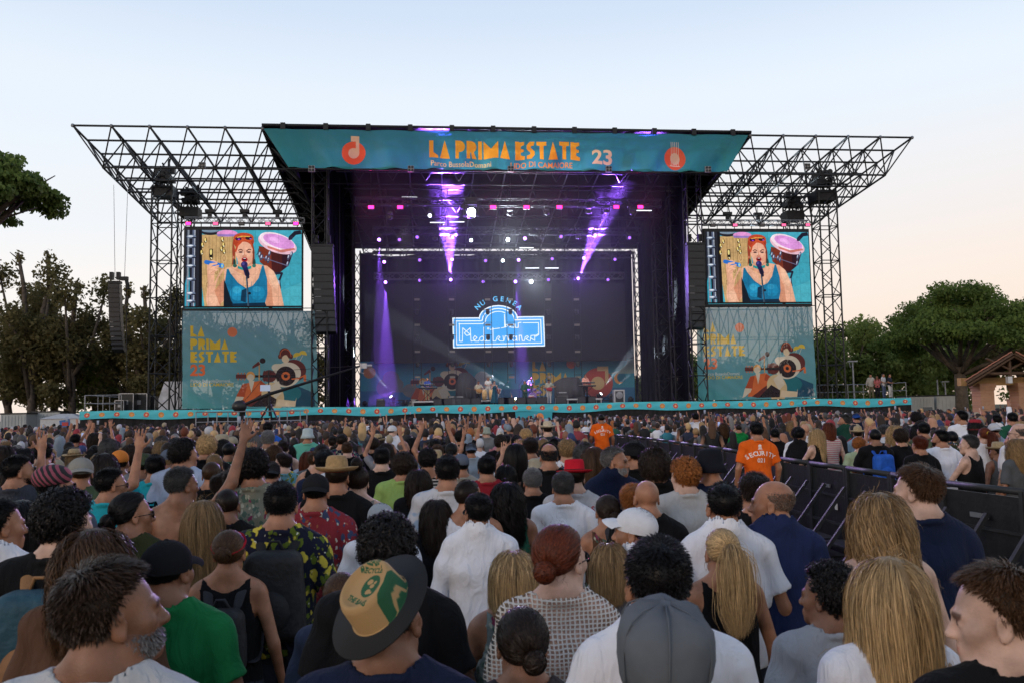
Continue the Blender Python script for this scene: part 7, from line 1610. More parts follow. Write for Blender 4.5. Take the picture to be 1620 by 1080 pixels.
def rel(X, Y, k=0):
    ds = sorted(((math.hypot(X-s[0],Y-s[1]), s) for s in SPEC if s[6] != 'x'), key=lambda t: t[0]); s = ds[k][1]; dx, dy = X-s[0], Y-s[1]
    dist = math.hypot(dx,dy); far = 'just ' if dist < .8 else ('' if dist < 1.6 else 'some steps ')
    if abs(dy) > abs(dx)*1.2: return ('%sstageward of the ' % far if dy > 0 else '%sbehind the ' % far)+s[6]
    return ('%spineward of the ' % far if dx > 0 else '%streeward of the ' % far)+s[6]
def mk_label(cands):
    for l in cands:
        w_ = l.split()
        if l not in used_lab and len(w_) <= 16: used_lab.add(l); return l
    return None
BODYV = [('down',0),('down',0),('front',0),('down',22),('down',-22),('down',62),('down',-60),('down',0)]
for i, (d,X,Y,h,px,py) in enumerate(cand[:NIND]):
    fem = rg.random() < .42; hk = rg.choice(HFN if fem else HMN); hc = rg.choices('kdbalygis' if hk not in ('straight_dark',) else 'kkdbdkdkk', [34,28,12,3,5,6,4,2,6] if hk != 'straight_dark' else None)[0]
    (tc, tn) = rg.choices(SHIRTS, SW)[0]; top = rg.choices(['tee','polo','long','tank'], [62,8,10,20] if not fem else [45,2,8,45])[0]
    pose, yw = rg.choice(BODYV); pose = rg.choices([pose,'rup','bup','phone'], [97.6,.5,.4,1.5])[0]
    if pose in ('rup','bup','phone'): yw = 0
    tm = rg.choices(['plain','stripe','floralw','lemon','camo','tiedye','geo'], [86,4,3,2,1,2,2])[0]; tmn = {'plain':'','stripe':'striped ','floralw':'flowery ','lemon':'leaf-print ','camo':'camouflage ','tiedye':'tie-dyed ','geo':'patterned '}[tm]
    hats = (); hn = '%s %s hair' % (HN[hk], HCN[hc])
    if rg.random() < .13:
        kd = rg.choice(['cap','cap_back','cap_back','bucket','beanie','straw']); hcx, hcn = rg.choice([((.02,.02,.022),'black'),((.5,.5,.52),'white'),((.10,.12,.16),'grey'),((.3,.03,.04),'red'),((.03,.05,.12),'navy'),((.34,.30,.22),'khaki')]) if kd != 'straw' else ((.42,.32,.18),'tan'); hats = ((kd,hcx),); hk = 'crop' if not fem else 'bob'; hn = '%s %s' % (hcn, {'cap':'cap','cap_back':'cap','bucket':'bucket hat','beanie':'beanie','straw':'straw hat'}[kd])
    elif rg.random() < .06: hats = (('sunglasses_up','x'),); hn += ' and sunglasses'
    g_ = {'tee':'tee','polo':'polo','long':'shirt','tank':'tank top'}[top]
    l = mk_label([q_ for q_ in [('person with %s, %s%s %s%s, %s' % (hn, tmn, tn, g_, {'rup':', arm up','bup':', both arms up','phone':', filming'}.get(pose,''), rel(X,Y,k))) for k in range(8)] if len(q_.split()) <= 16]+[('%s, %s %s, %s' % (hn, tn, g_, rel(X,Y,k))) for k in range(4) if len(rel(X,Y,k).split()) < 10])
    if not l: l = '%s, %s %s, mid crowd' % (hn, tn, g_)
    b = bside(X,Y); rz = math.atan2(X+2.5, 62-Y)*.8 if b > 0 else math.atan2(X+2.5, 62-Y)*.5
    person(X,Y,h,l,'spectators standing in the crowd',rz=rz,pose=pose,fem=fem,yaw=yw,skin=rg.choices('ltmdp',[20,44,20,3,13])[0],hair=hk if hk else None,hc=hc,top=top,tc=tc,tm=tm,hats=hats,bc=rg.choice([(.03,.035,.05),(.012,.012,.014),(.10,.12,.17),(.25,.22,.17)]),beard=rg.choice([None,None,'k']) if not fem and yw else None)
# ---- the far crowd: one mass, each figure still modelled
def template(fem, arms):
    V = []; F = []; C = []
    def lathe(prof, n, cls, cx=0, cy=0):
        b = len(V)
        for rx, ry, z, *o in prof:
            for k in range(n): a = 2*math.pi*k/n; V.append((cx+rx*math.cos(a), cy+ry*math.sin(a)+(o[0] if o else 0), z)); C.append(cls)
        for i in range(len(prof)-1):
            for k in range(n): k2 = (k+1)%n; F.append((b+i*n+k, b+i*n+k2, b+(i+1)*n+k2, b+(i+1)*n+k))
    lathe([(.13,.10,.0),(.15,.11,.5),(.165,.12,.86)],5,3)
    sw = .9 if fem else 1.0
    lathe([(.17,.125,.85),(.165,.12,1.05),(.175*sw,.125,1.25),(.20*sw,.115,1.36),(.19*sw,.10,1.42),(.12*sw,.075,1.475),(.06,.055,1.50)],8,2)
    lathe([(.055,.055,1.48,-.01),(.05,.055,1.56,-.01)],7,0)
    b = len(V); nu, nv = 9, 7
    for j in range(nv+1):
        bb = math.pi*j/nv
        for i in range(nu):
            a = 2*math.pi*i/nu; n = (math.sin(bb)*math.cos(a), math.sin(bb)*math.sin(a), math.cos(bb)); hr = n[2] > float(hl(n[1])); o = (.012 if not fem else .02) if hr else 0
            V.append((n[0]*(.073+o), -.01+n[1]*(.092+o), 1.645+n[2]*(.105+o*.5) if n[2] < 0 else 1.645+n[2]*(.095+o))); C.append(1 if hr else 0)
    for j in range(nv):
        for i in range(nu): F.append((b+j*nu+i, b+(j+1)*nu+i, b+(j+1)*nu+(i+1)%nu, b+j*nu+(i+1)%nu))
    if fem: lathe([(.075,.05,1.70,-.05),(.095,.06,1.58,-.065),(.09,.05,1.42,-.085),(.05,.03,1.32,-.10)],8,1)
    def tube(p, q, r0, r1, c0, c1):
        b = len(V); p = Vector(p); q = Vector(q); d = (q-p).normalized(); u = d.cross(Vector((0,1,.1))).normalized(); v = d.cross(u)
        for pp, r, c in ((p,r0,c0),(q,r1,c1)):
            for k in range(6): a = 2*math.pi*k/6; V.append(tuple(pp+u*math.cos(a)*r+v*math.sin(a)*r)); C.append(c)
        for k in range(6): k2 = (k+1)%6; F.append((b+k,b+k2,b+6+k2,b+6+k))
    for sx, up in ((1, arms in (1,2)), (-1, arms == 2)):
        if up:
            tube((sx*.18,0,1.40),(sx*.29,.08,1.62),.05,.042,2,2 if False else 0); tube((sx*.29,.08,1.62),(sx*.26,.16,1.88),.042,.026,0,0); tube((sx*.26,.16,1.88),(sx*.25,.17,1.98),.040,.030,0,0)
        else: tube((sx*.20*sw,0,1.40),(sx*.25,-.01,1.14),.052,.045,2,0); tube((sx*.25,-.01,1.14),(sx*.22,.10,.92),.042,.03,0,0)
    return np.array(V,np.float32), np.array(F,np.int32), np.array(C)
TP = [template(f_, a_) for f_ in (False,True) for a_ in (0,1,2)]
VV, FF, CC = [], [], []; off = 0
for (d,X,Y,h,px,py) in cand[NIND:]:
    fem = rg.random() < .42; a_ = rg.choices([0,1,2],[96.5,2.2,1.3])[0]; V, F_, C = TP[(3 if fem else 0)+a_]; s_ = h/1.75; rz = math.atan2(X+2.5, 62-Y)*.5+rg.uniform(-.3,.3); c, q = math.cos(rz), math.sin(rz); sxw = rg.uniform(.92,1.12)
    W = V*s_*np.array((sxw,sxw,1)); W = np.stack([W[:,0]*c-W[:,1]*q+X, W[:,0]*q+W[:,1]*c+Y, W[:,2]],1); W += np.random.RandomState(off%9973).normal(size=W.shape)*.004
    sk = SK[rg.choices('ltmdp',[20,44,20,3,13])[0]]; hcx = HCOL[rg.choices('kdbalygis',[34,28,12,3,5,6,4,2,6])[0]]
    if rg.random() < .08: hcx = sk
    if rg.random() < .12: hcx = rg.choice([(.5,.5,.52),(.02,.02,.02),(.3,.03,.04),(.36,.30,.2),(.03,.05,.14),(.2,.25,.3)])
    cols = np.array([sk, hcx, rg.choices(SHIRTS,SW)[0][0], (.03,.035,.05)], np.float32); VV.append(W); FF.append(F_+off); CC.append(cols[C]); off += len(V)
    if a_ and rg.random() < .4:      # a phone in the raised hands
        p = np.array((X,Y+.14,h*1.13)); b = np.array([(x_*.04,y_*.006,z_*.08) for z_ in (-1,1) for x_,y_ in ((-1,-1),(1,-1),(1,1),(-1,1))]); VV.append(b+p); f_ = np.array([(3,2,1,0),(4,5,6,7),(0,1,5,4),(1,2,6,5),(2,3,7,6),(3,0,4,7)])+off; FF.append(f_); CC.append(np.tile(np.array([(.35,.4,.5)]),(8,1))); off += 8
me = mesh_np('far_crowd', np.concatenate(VV), np.concatenate(FF)); cc_ = np.concatenate(CC); cc_ = np.concatenate([cc_, np.ones((len(cc_),1))],1).astype(np.float32)
ca_ = me.color_attributes.new('paint','FLOAT_COLOR','POINT'); ca_.data.foreach_set('color', cc_.ravel())
m = bpy.data.materials.new('crowd_cloth'); m.use_nodes = True; t_ = m.node_tree; at_ = t_.nodes.new('ShaderNodeAttribute'); at_.attribute_name = 'paint'; t_.links.new(at_.outputs['Color'], t_.nodes['Principled BSDF'].inputs['Base Color']); t_.nodes['Principled BSDF'].inputs['Roughness'].default_value = .8
o = link('far_crowd', me, None, m); label(o, 'dense mass of spectators filling the field up to the stage', kind='stuff')
print('CROWD individuals', NIND, 'spec', len(SPEC), 'far', len(cand)-NIND, 'limit depth', cand[NIND][0])
for s_ in SPEC: print('SPEC %-40s h=%.2f d=%.1f b=%.1f' % (s_[6], s_[2], F_PX/s_[5], bside(s_[0],s_[1])))
# ================================================================== BARRIER
UB = set()
def barrier():
    tot = 0; segs = []
    for a, b in zip(BLINE[:-1], BLINE[1:]): segs.append((a,b,(b-a).length)); tot += (b-a).length
    n = int(tot/1.22)
    def at(s):
        for a,b,l in segs:
            if s <= l: return a+(b-a)*(s/l), (b-a).normalized()
            s -= l
        return segs[-1][1], (segs[-1][1]-segs[-1][0]).normalized()
    mp = mat('barrier_panel', (.022,.022,.025), .5, .3, var=.35, vscale=5, bump=.25, bscale=18)
    panel = MB().box((0,0,.62),(1.18,.025,1.18)); fr = MB().box((-.585,-.02,.64),(.05,.05,1.28)).box((.585,-.02,.64),(.05,.05,1.28)).box((0,-.02,.45),(1.16,.04,.04)).box((0,-.02,.85),(1.16,.03,.03)); rail = MB().tube([(-.6,-.01,1.27),(.6,-.01,1.27)],.036,10)
    br = MB().box((0,0,.62),(.045,.045,1.30)); pl = MB().box((0,-.52,.03),(1.14,1.05,.03)).box((0,-1.02,.06),(1.14,.05,.05)); ld = MB().box((0,-.30,.28),(1.1,.30,.03)); tag = MB().box((.3,-.045,.70),(.07,.012,.09)); latch = MB().box((.0,-.05,.98),(.26,.02,.05))
    D = [('panel',mesh_from('panel',panel.V,panel.F),mp),('frame',mesh_from('frame',fr.V,fr.F),M_dark),('top_rail',mesh_from('top_rail',rail.V,rail.F,True),M_dark),('brace',mesh_from('brace',br.V,br.F),M_dark),('base_plate',mesh_from('base_plate',pl.V,pl.F),M_dark),('step',mesh_from('step',ld.V,ld.F),M_dark),('label_tag',mesh_from('label_tag',tag.V,tag.F),mat('white_tag',(.6,.6,.6),.5)),('latch',mesh_from('latch',latch.V,latch.F),M_steel)]
    for _, me, m in D: me.materials.append(m)
    for i in range(n):
        p, t = at((i+.5)*tot/n); ang = math.atan2(t.y, t.x)+ (0)
        # local +y must face the audience behind the barrier (+X side)
        nrm = Vector((-t.y, t.x, 0)); 
        if bside(p.x+nrm.x*.5, p.y+nrm.y*.5) < 0: ang += math.pi
        px, py, d = proj((p.x,p.y,1.2))
        if px > 1720: continue
        o = empty('crowd_barrier', p, ang, 1.0, 'black steel crowd barrier section along the aisle, section %d from the stage end' % (i+1), 'barrier', 'crowd barrier sections along the aisle')
        cs_ = sorted(((math.hypot(p.x-q[0],p.y-q[1]), q[6]) for q in SPEC if q[6] != 'x' and bside(q[0],q[1]) > -3.2)); nm_ = next((q for d_, q in cs_ if d_ < 3.5 and q not in UB), None); UB.add(nm_)
        o['label'] = 'black steel barrier section, the one nearest the %s' % nm_ if nm_ else 'black steel crowd barrier section in the row along the aisle'
        for nm, me, m in D:
            if nm == 'brace':
                for sx in (-.3,.3):
                    c = link('brace', me, o); c.location = (sx,-.98,.03); c.rotation_euler = (R(-38),0,0)
            elif nm in ('label_tag',) and i%2: continue
            elif nm == 'latch' and i%3: continue
            else: link(nm, me, o)
barrier()
for k, s_ in enumerate([q for q in SPEC if 'guard' in q[6]]):
    o = empty('guard_step', (s_[0],s_[1],0), lab='low grey step under the %s' % s_[6], cat='step'); MB().box((0,0,.23),(.6,.5,.04)).build('tread', M_steel, o)
    for sx in (-.26,.26): MB().box((sx,0,.105),(.04,.46,.21)).build('leg', M_dark, o)
# tufts of grass in the open aisle
g = np.random.RandomState(3); V = []; F = []
for a, b in zip(BLINE[:-1], BLINE[1:]):
    n = int(220*(b-a).length)
    for i in range(min(n, 4200)):
        p = a.lerp(b, g.rand()); t = (b-a).normalized(); nn = Vector((-t.y,t.x,0)); q = p-nn*g.uniform(.2,2.4); 
        if bside(q.x,q.y) > 0: continue
        h = g.uniform(.02,.07); an = g.rand()*6.28; dx, dy = .008*math.cos(an), .008*math.sin(an); k = len(V); V += [(q.x-dx,q.y-dy,0),(q.x+dx,q.y+dy,0),(q.x+g.normal()*.02,q.y+g.normal()*.02,h)]; F.append((k,k+1,k+2))
o = link('grass', mesh_from('grass', V, F), None, mat('grass_blade', (.06,.09,.025), .8, var=.5, vscale=2)); label(o, 'sparse green grass tufts in the open aisle before the barrier', kind='stuff')
# ================================================================== RUCKSACKS AND OTHER THINGS CARRIED
def rucksack(t, lab, col, strapcol, h=.44, w=.29, pocket=None):
    s_ = t.scale[0]; o = empty('backpack', t.location, t.rotation_euler.z, s_, lab, 'backpack'); o.location = t.location
    mm = mat('bag_'+lab.split()[0]+lab.split()[1], col, .7, var=.3, vscale=14, bump=.5, bscale=30); ms = mat('strap_'+lab.split()[0]+lab.split()[1], strapcol, .8, var=.2, bump=.3, bscale=200)
    zc = 1.19; f = Field(grid_axis([(-.2,.2,.011)]), grid_axis([(-.36,-.09,.011)]), grid_axis([(zc-.30,zc+.30,.011)]))
    X,Y,Z = f.g[0][:,None,None], f.g[1][None,:,None], f.g[2][None,None,:]; qx = np.abs(X)-(w/2-.06)*(1-.10*(Z-zc)/.2); qy = np.abs(Y+.205)-.03; qz = np.abs(Z-zc)-(h/2-.07)
    f.v = (np.sqrt(np.maximum(qx,0)**2+np.maximum(qy,0)**2+np.maximum(qz,0)**2)+np.minimum(np.maximum(np.maximum(qx,qy),qz),0)-.062+wrinkle(X,Y,Z,9,.004)).astype(np.float32)
    V,Q = f.mesh('bag_body'); me = mesh_np('bag_body', V, Q); link('bag_body', me, o, mm)
    MB().ball((0,-.285,zc-.07),(.10,.045,.11),16,10).build('pocket', mm if pocket is None else mat('pocket_'+lab.split()[0]+lab.split()[1], pocket, .7, var=.3), o, True)
    MB().tube([(-.045,-.17,zc+h/2-.02),(-.02,-.19,zc+h/2+.035),(.02,-.19,zc+h/2+.035),(.045,-.17,zc+h/2-.02)],.008,6).build('grab_loop', ms, o, True)
    for sx in (-1,1):
        pts = [Vector(p) for p in ((sx*.07,-.14,zc+h/2-.04),(sx*.085,-.105,1.42),(sx*.105,-.045,1.478),(sx*.115,.035,1.465),(sx*.125,.11,1.36),(sx*.15,.10,1.18),(sx*.165,-.04,1.04),(sx*.14,-.16,zc-h/2+.06))]; V = []; F = []
        for i, p in enumerate(pts):
            for dx, dy in ((-.028,0),(.028,0)): V.append(p+Vector((dx,0,0)))
        for i in range(len(pts)-1): F.append((2*i,2*i+1,2*i+3,2*i+2))
        so = link('strap', mesh_from('strap', V, F, True), o, ms); md = so.modifiers.new('t','SOLIDIFY'); md.thickness = .012; md.offset = 0; so.modifiers.new('s','SUBSURF').levels = 1; so.modifiers['s'].render_levels = 2
    return o
rucksack(LEM,'black slouchy backpack on the man in the lemon-print shirt',(.015,.015,.017),(.015,.015,.016),.46,.30)
rucksack(RHB,'black small backpack on the woman with the red headband',(.014,.014,.016),(.03,.03,.038),.36,.26)
rucksack(BPM,'teal and tan backpack on the man with thick black curls',(.02,.07,.10),(.30,.15,.06),.44,.30,(.28,.13,.05))
rucksack(BBP,'bright blue backpack on the shaven man leaning on the barrier',(.01,.10,.50),(.01,.08,.42),.42,.27)
def stripes(t, col, lab, zs=1.0):
    for sx in (-1,1):
        for k in range(3):
            x0 = sx*(.135+.018*k); pts = [Vector((x0,-.052-.0*k,1.462-.004*k)), Vector((x0+sx*.05,-.060,1.43-.012*k)), Vector((sx*(.215+.008*k),-.052,1.35-.012*k)), Vector((sx*(.238+.006*k),-.046,1.25))]
            MB().tube(pts, .0055, 5).build('sleeve_stripe', mat('white_stripe',(.6,.6,.62),.8), t, True)
stripes(BALD, None, ''); stripes(GRN, None, '')
def phone_at(x,y,z,lab,rz=0):
    o = empty('phone',(x,y,z),rz,1.0,lab,'phone'); MB().box((0,0,0),(.075,.009,.155)).build('case', M_case, o); MB().box((0,-.006,0),(.066,.003,.140)).build('display', mat('phone_screen',(.05,.05,.06),.2,emit=(.35,.45,.75),es=.9), o)
for s_ in SPEC:
    if 'filming' in s_[6] and 'trees' in s_[6] or 'tawny hair' in s_[6] and 'curly' in s_[6]: phone_at(s_[0], s_[1]+.37, 1.70*s_[2]/1.75, 'phone with lit display held up by the %s' % s_[6])
# ================================================================== MUSICIANS AND CREW
GM = 'band members on the stage'
def player(px, Y, z, h, lab, **kw):
    p = P(px,600,Y); k = dict(pose='play'); k.update(kw); return person(p.x, Y, h, lab, GM, rz=math.pi+k.pop('turn',0), z=z, **k)
player(676,64.3,ZD+.42,1.72,'keyboard player in blue shirt with blond hair behind the first keyboards',hair='side',hc='y',tc=(.03,.06,.25),top='long',bc=(.4,.3,.15),pose='lean')
player(757,61.2,ZD,1.74,'guitarist in patterned tan shirt beside the singer',hair='short',hc='d',tc=(.5,.45,.35),tm='floralw',bc=(.02,.02,.02),beard='d')
player(772,65.6,ZD+.45,1.72,'percussionist in white behind the conga drums',hair='curly',hc='k',tc=(.55,.55,.55),bc=(.5,.5,.5),pose='lean')
player(782,61.0,ZD,1.70,'singer in long teal dress singing at the microphone',fem=True,hair='topbun',hc='a',skin='p',top='dress',tc=(.015,.10,.15),pose='sing')
player(830,62.8,ZD,1.76,'man in dark green suit playing between singer and drums',hair='afro',hc='d',tc=(.02,.08,.06),top='long',bc=(.02,.07,.05))
player(840,66.4,ZD+.5,1.70,'drummer in green tee behind the drum kit',hair='crop',hc='k',tc=(.05,.12,.06),pose='lean')
player(868,61.0,ZD,1.80,'bass player in cap, pale shirt and white trousers',hair='short',hc='k',tc=(.42,.42,.34),tm='floralw',bc=(.5,.5,.52),hats=(('cap',(.03,.03,.06)),))
player(926,64.3,ZD+.42,1.82,'keyboard player in open salmon shirt behind the second keyboards',hair='short',hc='k',tc=(.55,.26,.20),top='long',bc=(.015,.015,.02),pose='lean')
def guitar(px, Y, z, lab, col):
    o = empty('guitar',(P(px,600,Y).x,Y,z),0,1.0,lab,'guitar'); mb = MB(); mb.ball((.10,0,0),(.17,.035,.15),14,8).ball((-.06,0,.02),(.13,.034,.12),14,8); mb.build('body', mat('guitar_'+lab.split()[0], col, .3), o, True); MB().box((-.45,0,.12),(.62,.025,.05), Matrix.Rotation(R(14),3,'Y')).build('neck', M_wood, o); MB().box((-.80,0,.21),(.16,.02,.07), Matrix.Rotation(R(14),3,'Y')).build('headstock', M_wood, o)
guitar(757,60.97,ZD+1.05,'sunburst guitar held by the man in the tan shirt',(.45,.22,.06)); guitar(868,60.76,ZD+1.08,'red bass guitar held by the man in white trousers',(.35,.02,.04))
o = empty('congas_cloth',(P(840,600,61.8).x,61.8,ZD),lab='red and white drum standing before the drum kit',cat='drum'); o.name = 'floor_drum'; MB().lathe([(.15,0),(.22,.3),(.21,.62)],(0,0,0),16).build('shell', mat('red_shell',(.35,.02,.04),.4), o, True); MB().lathe([(.215,.62),(.2,.68)],(0,0,0),16).build('head', m_skin, o)
GW = 'people watching from the stage end'
for px, Y, h, kw, lab in ((1378,60,1.80,dict(hair='short',hc='s',tc=(.42,.40,.36),top='long',bc=(.16,.14,.09),pose='down'),'man in cream shirt and khaki trousers, farthest from the deck end rail'),(1388,59.4,1.66,dict(fem=True,hair='long',hc='b',tc=(.42,.12,.12),bc=(.015,.015,.02),pose='front'),'woman in coral top and black trousers beside the cream shirt'),(1398,59.6,1.82,dict(hair='short',hc='g',tc=(.55,.55,.56),bc=(.10,.13,.22),pose='front'),'grey-haired man in white tee and jeans on the deck end'),(1408,59.2,1.78,dict(hair='short',hc='k',tc=(.02,.025,.04),bc=(.55,.54,.52),pose='front'),'man in dark tee and white trousers nearest the deck end rail')):
    person(P(px,610,Y).x, Y, h, lab, GW, rz=R(150 if px < 1395 else 215), z=ZD, **kw)
# ---- camera crane and its platform in front of the stage
YC = 50.0; zp = P(383,632,YC).z-1.76; xa, xb = P(319,660,YC).x, P(480,660,YC).x
pf = empty('camera_platform', ((xa+xb)/2,YC,0), lab='grey scaffold platform with guard rails under the camera crane', cat='platform')
cube('deck', xa, xb, YC-1.2, YC+1.4, zp-.12, zp, M_dark, pf)
for i in range(6):
    x = xa+(xb-xa)*i/5
    for y in (YC-1.2, YC+1.4): strut('standard', (x,y,0), (x,y,zp+1.1 if i not in (3,) else zp), .03, M_steel, pf)
for y in (YC-1.2, YC+1.4):
    strut('guard_rail', (xa,y,zp+1.1), (xb,y,zp+1.1), .028, M_steel, pf); strut('guard_rail', (xa,y,zp+.55), (xb,y,zp+.55), .024, M_steel, pf); strut('brace', (xa,y,0), (xa+(xb-xa)*.4,y,zp), .024, M_steel, pf); strut('brace', (xb,y,0), (xb-(xb-xa)*.4,y,zp), .024, M_steel, pf)
person(P(383,640,YC).x, YC+.1, 1.74, 'camera crane operator in black cap at the foot of the boom', None, rz=R(-40), z=zp, hair='short',hc='k',tc=(.02,.02,.022),pose='front',hats=(('cap',(.02,.02,.02)),))
cr = empty('camera_crane', (P(427,640,YC-.5).x,YC-.5,zp), lab='long black camera crane boom reaching up across the printed banner', cat='camera crane')
def cl(px,py,Y=YC-.5): return P(px,py,Y)-cr.location
piv = cl(425,623); tip = cl(575,577,YC+1.5); tail = cl(380,642)
MB().tube([tail, piv, piv.lerp(tip,.5), tip], [.08,.10,.07,.045], 8).build('boom', M_black, cr)
for a in (90,210,330): MB().tube([(0,0,piv.z*.75),(.9*math.cos(R(a)),.9*math.sin(R(a)),.05)], .05, 6).build('leg', M_black, cr)
MB().tube([(0,0,piv.z*.4),(piv.x,0,piv.z+.5)], .07, 8).build('column', M_black, cr)
MB().ball(tail+Vector((-.05,0,.0)), (.42,.3,.34), 14, 9).build('counterweight', M_case, cr, True)
for f_ in (.45,.98): MB().tube([tail, Vector((piv.x,0,piv.z+1.3)), piv.lerp(tip,f_)], .015, 5).build('stay_wire', M_dark, cr)
MB().tube([(piv.x,0,piv.z),(piv.x,0,piv.z+1.35)], .035, 6).build('mast', M_black, cr); MB().box(Vector((piv.x-.15,-.2,piv.z+.35)),(.55,.06,.35)).build('monitor', mat('monitor_glass',(.1,.12,.15),.2,emit=(.5,.6,.8),es=.5), cr)
MB().box(tip+Vector((.0,0,-.05)),(.4,.3,.3)).tube([tip+Vector((.2,0,-.05)),tip+Vector((.5,0,-.05))],.09,10).tube([tip+Vector((-.15,-.2,.1)),tip+Vector((-.15,-.2,-.45)),tip+Vector((.05,-.2,-.5))],.03,6).build('camera_head', M_steelw, cr)
# ================================================================== TREES, GAZEBO, FAR THINGS
def leaf_mat(name, c0, c1, rough=.65):
    m = bpy.data.materials.new(name); m.use_nodes = True; t = m.node_tree; b = t.nodes['Principled BSDF']; tc_ = t.nodes.new('ShaderNodeTexCoord'); nz = t.nodes.new('ShaderNodeTexNoise'); nz.inputs['Scale'].default_value = .55; nz.inputs['Detail'].default_value = 8; t.links.new(tc_.outputs['Object'], nz.inputs[0]); r_ = t.nodes.new('ShaderNodeValToRGB'); r_.color_ramp.elements[0].position = .32; r_.color_ramp.elements[1].position = .68; r_.color_ramp.elements[0].color = (*c0,1); r_.color_ramp.elements[1].color = (*c1,1); t.links.new(nz.outputs[0], r_.inputs[0]); t.links.new(r_.outputs[0], b.inputs['Base Color']); b.inputs['Roughness'].default_value = rough; b.inputs['Specular IOR Level'].default_value = .2
    tr = t.nodes.new('ShaderNodeBsdfTranslucent'); t.links.new(r_.outputs[0], tr.inputs[0]); mx = t.nodes.new('ShaderNodeMixShader'); mx.inputs[0].default_value = .5; t.links.new(b.outputs[0], mx.inputs[1]); t.links.new(tr.outputs[0], mx.inputs[2]); t.links.new(mx.outputs[0], t.nodes['Material Output'].inputs[0]); return m
LM = [leaf_mat('leaf_olive',(.09,.088,.038),(.22,.18,.075)), leaf_mat('leaf_green',(.11,.155,.042),(.27,.32,.085)), leaf_mat('needle_green',(.065,.105,.026),(.20,.28,.066))]
M_bark = mat('bark', (.10,.078,.06), .9, var=.5, vscale=3, bump=.9, bscale=12)
def leaves(blobs, n, size, seed, flat=0.0, surf=.55):
    g = np.random.RandomState(seed); w_ = np.array([b[3]*b[4]*b[5] for b in blobs])**.7; k = g.choice(len(blobs), n, p=w_/w_.sum()); B = np.array(blobs)[k]
    d = g.normal(size=(n,3)); d /= np.linalg.norm(d,axis=1)[:,None]; r = g.uniform(0,1,(n,1))**surf; P_ = B[:,:3]+d*r*B[:,3:6]
    a = g.normal(size=(n,3)); a /= np.linalg.norm(a,axis=1)[:,None]; nn = d*.8+a; nn[:,2] += flat; nn /= np.linalg.norm(nn,axis=1)[:,None]; u = np.cross(nn, g.normal(size=(n,3))); u /= np.linalg.norm(u,axis=1)[:,None]; v = np.cross(nn,u); s_ = size*g.uniform(.5,1.3,(n,1)); 
    V = np.stack([P_-u*s_*.5, P_+v*s_*.32, P_+u*s_*.5, P_-v*s_*.32],1).reshape(-1,3); Q = np.arange(n*4).reshape(-1,4); return V, Q
def tree(px, Y, py_top, lab, mi, spread, stubs=0, seed=1, nl=6500, size=.30, low=.25, group='trees behind the stage field'):
    rg_ = random.Random(seed); base = P(px,650,Y); H = P(px,py_top,Y).z; t = empty('broadleaf_tree', (base.x,Y,0), 0, 1.0, lab, 'tree', group); mb = MB(); blobs = []; cw = spread
    mb.tube([(0,0,0),(.1,0,H*.2),(rg_.uniform(-.3,.3),0,H*.42)], [.42,.34,.26], 9)
    nlimb = 5 if not stubs else 4
    for i in range(nlimb):
        a = 6.28*i/nlimb+rg_.uniform(-.4,.4); ex, ey = math.cos(a)*cw*rg_.uniform(.35,.75), math.sin(a)*cw*.6; zt = H*rg_.uniform(.6,.9); p0 = Vector((0,0,H*rg_.uniform(.2,.4))); p1 = Vector((ex*.5,ey*.5,H*.5)); p2 = Vector((ex,ey,zt)); mb.tube([p0,p1,p2],[.22,.16,.07],7); blobs += [(p2.x,p2.y,p2.z,cw*.42,cw*.4,cw*.38),(p1.x*1.4,p1.y,p1.z+.4,cw*.45,cw*.4,cw*.35)]
    for i in range(stubs):
        x = (i-(stubs-1)/2)*cw*.55+rg_.uniform(-.2,.2); zt = H*rg_.uniform(.90,1.0); pts = [Vector((x*.4,0,H*.38)), Vector((x*.8+rg_.uniform(-.3,.3),0,H*.62)), Vector((x+rg_.uniform(-.3,.3),rg_.uniform(-.4,.4),H*.8)), Vector((x+rg_.uniform(-.5,.5),0,zt))]; mb.tube(pts,[.30,.24,.2,.12],8); q = pts[3]
        for k in range(3): mb.tube([pts[2].lerp(q,.4+.2*k), pts[2].lerp(q,.5+.2*k)+Vector((rg_.uniform(-.8,.8),rg_.uniform(-.3,.3),rg_.uniform(.3,.8)))],[.09,.03],5)
        blobs += [(q.x+.2,q.y,q.z-.5,.55,.5,.75),(pts[2].x-.3,0,pts[2].z,.7,.6,.8),(pts[2].x+.8,0,pts[2].z-1,.8,.6,.6)]
    top = H*(.98 if not stubs else .74)
    for i in range(13):
        z = H*low+(top-H*low-cw*.25)*rg_.random()**.8; k = 1-.5*abs(z/H-.5); blobs.append((rg_.uniform(-1,1)*cw*.75*k, rg_.uniform(-1,1)*cw*.5, z, cw*rg_.uniform(.28,.5), cw*.4, cw*rg_.uniform(.22,.36)))
    V, Q = leaves(blobs, nl, size, seed, .2); link('crown', mesh_np('crown', V, Q, False), t, LM[mi]); mb.build('trunk', M_bark, t, True); return t
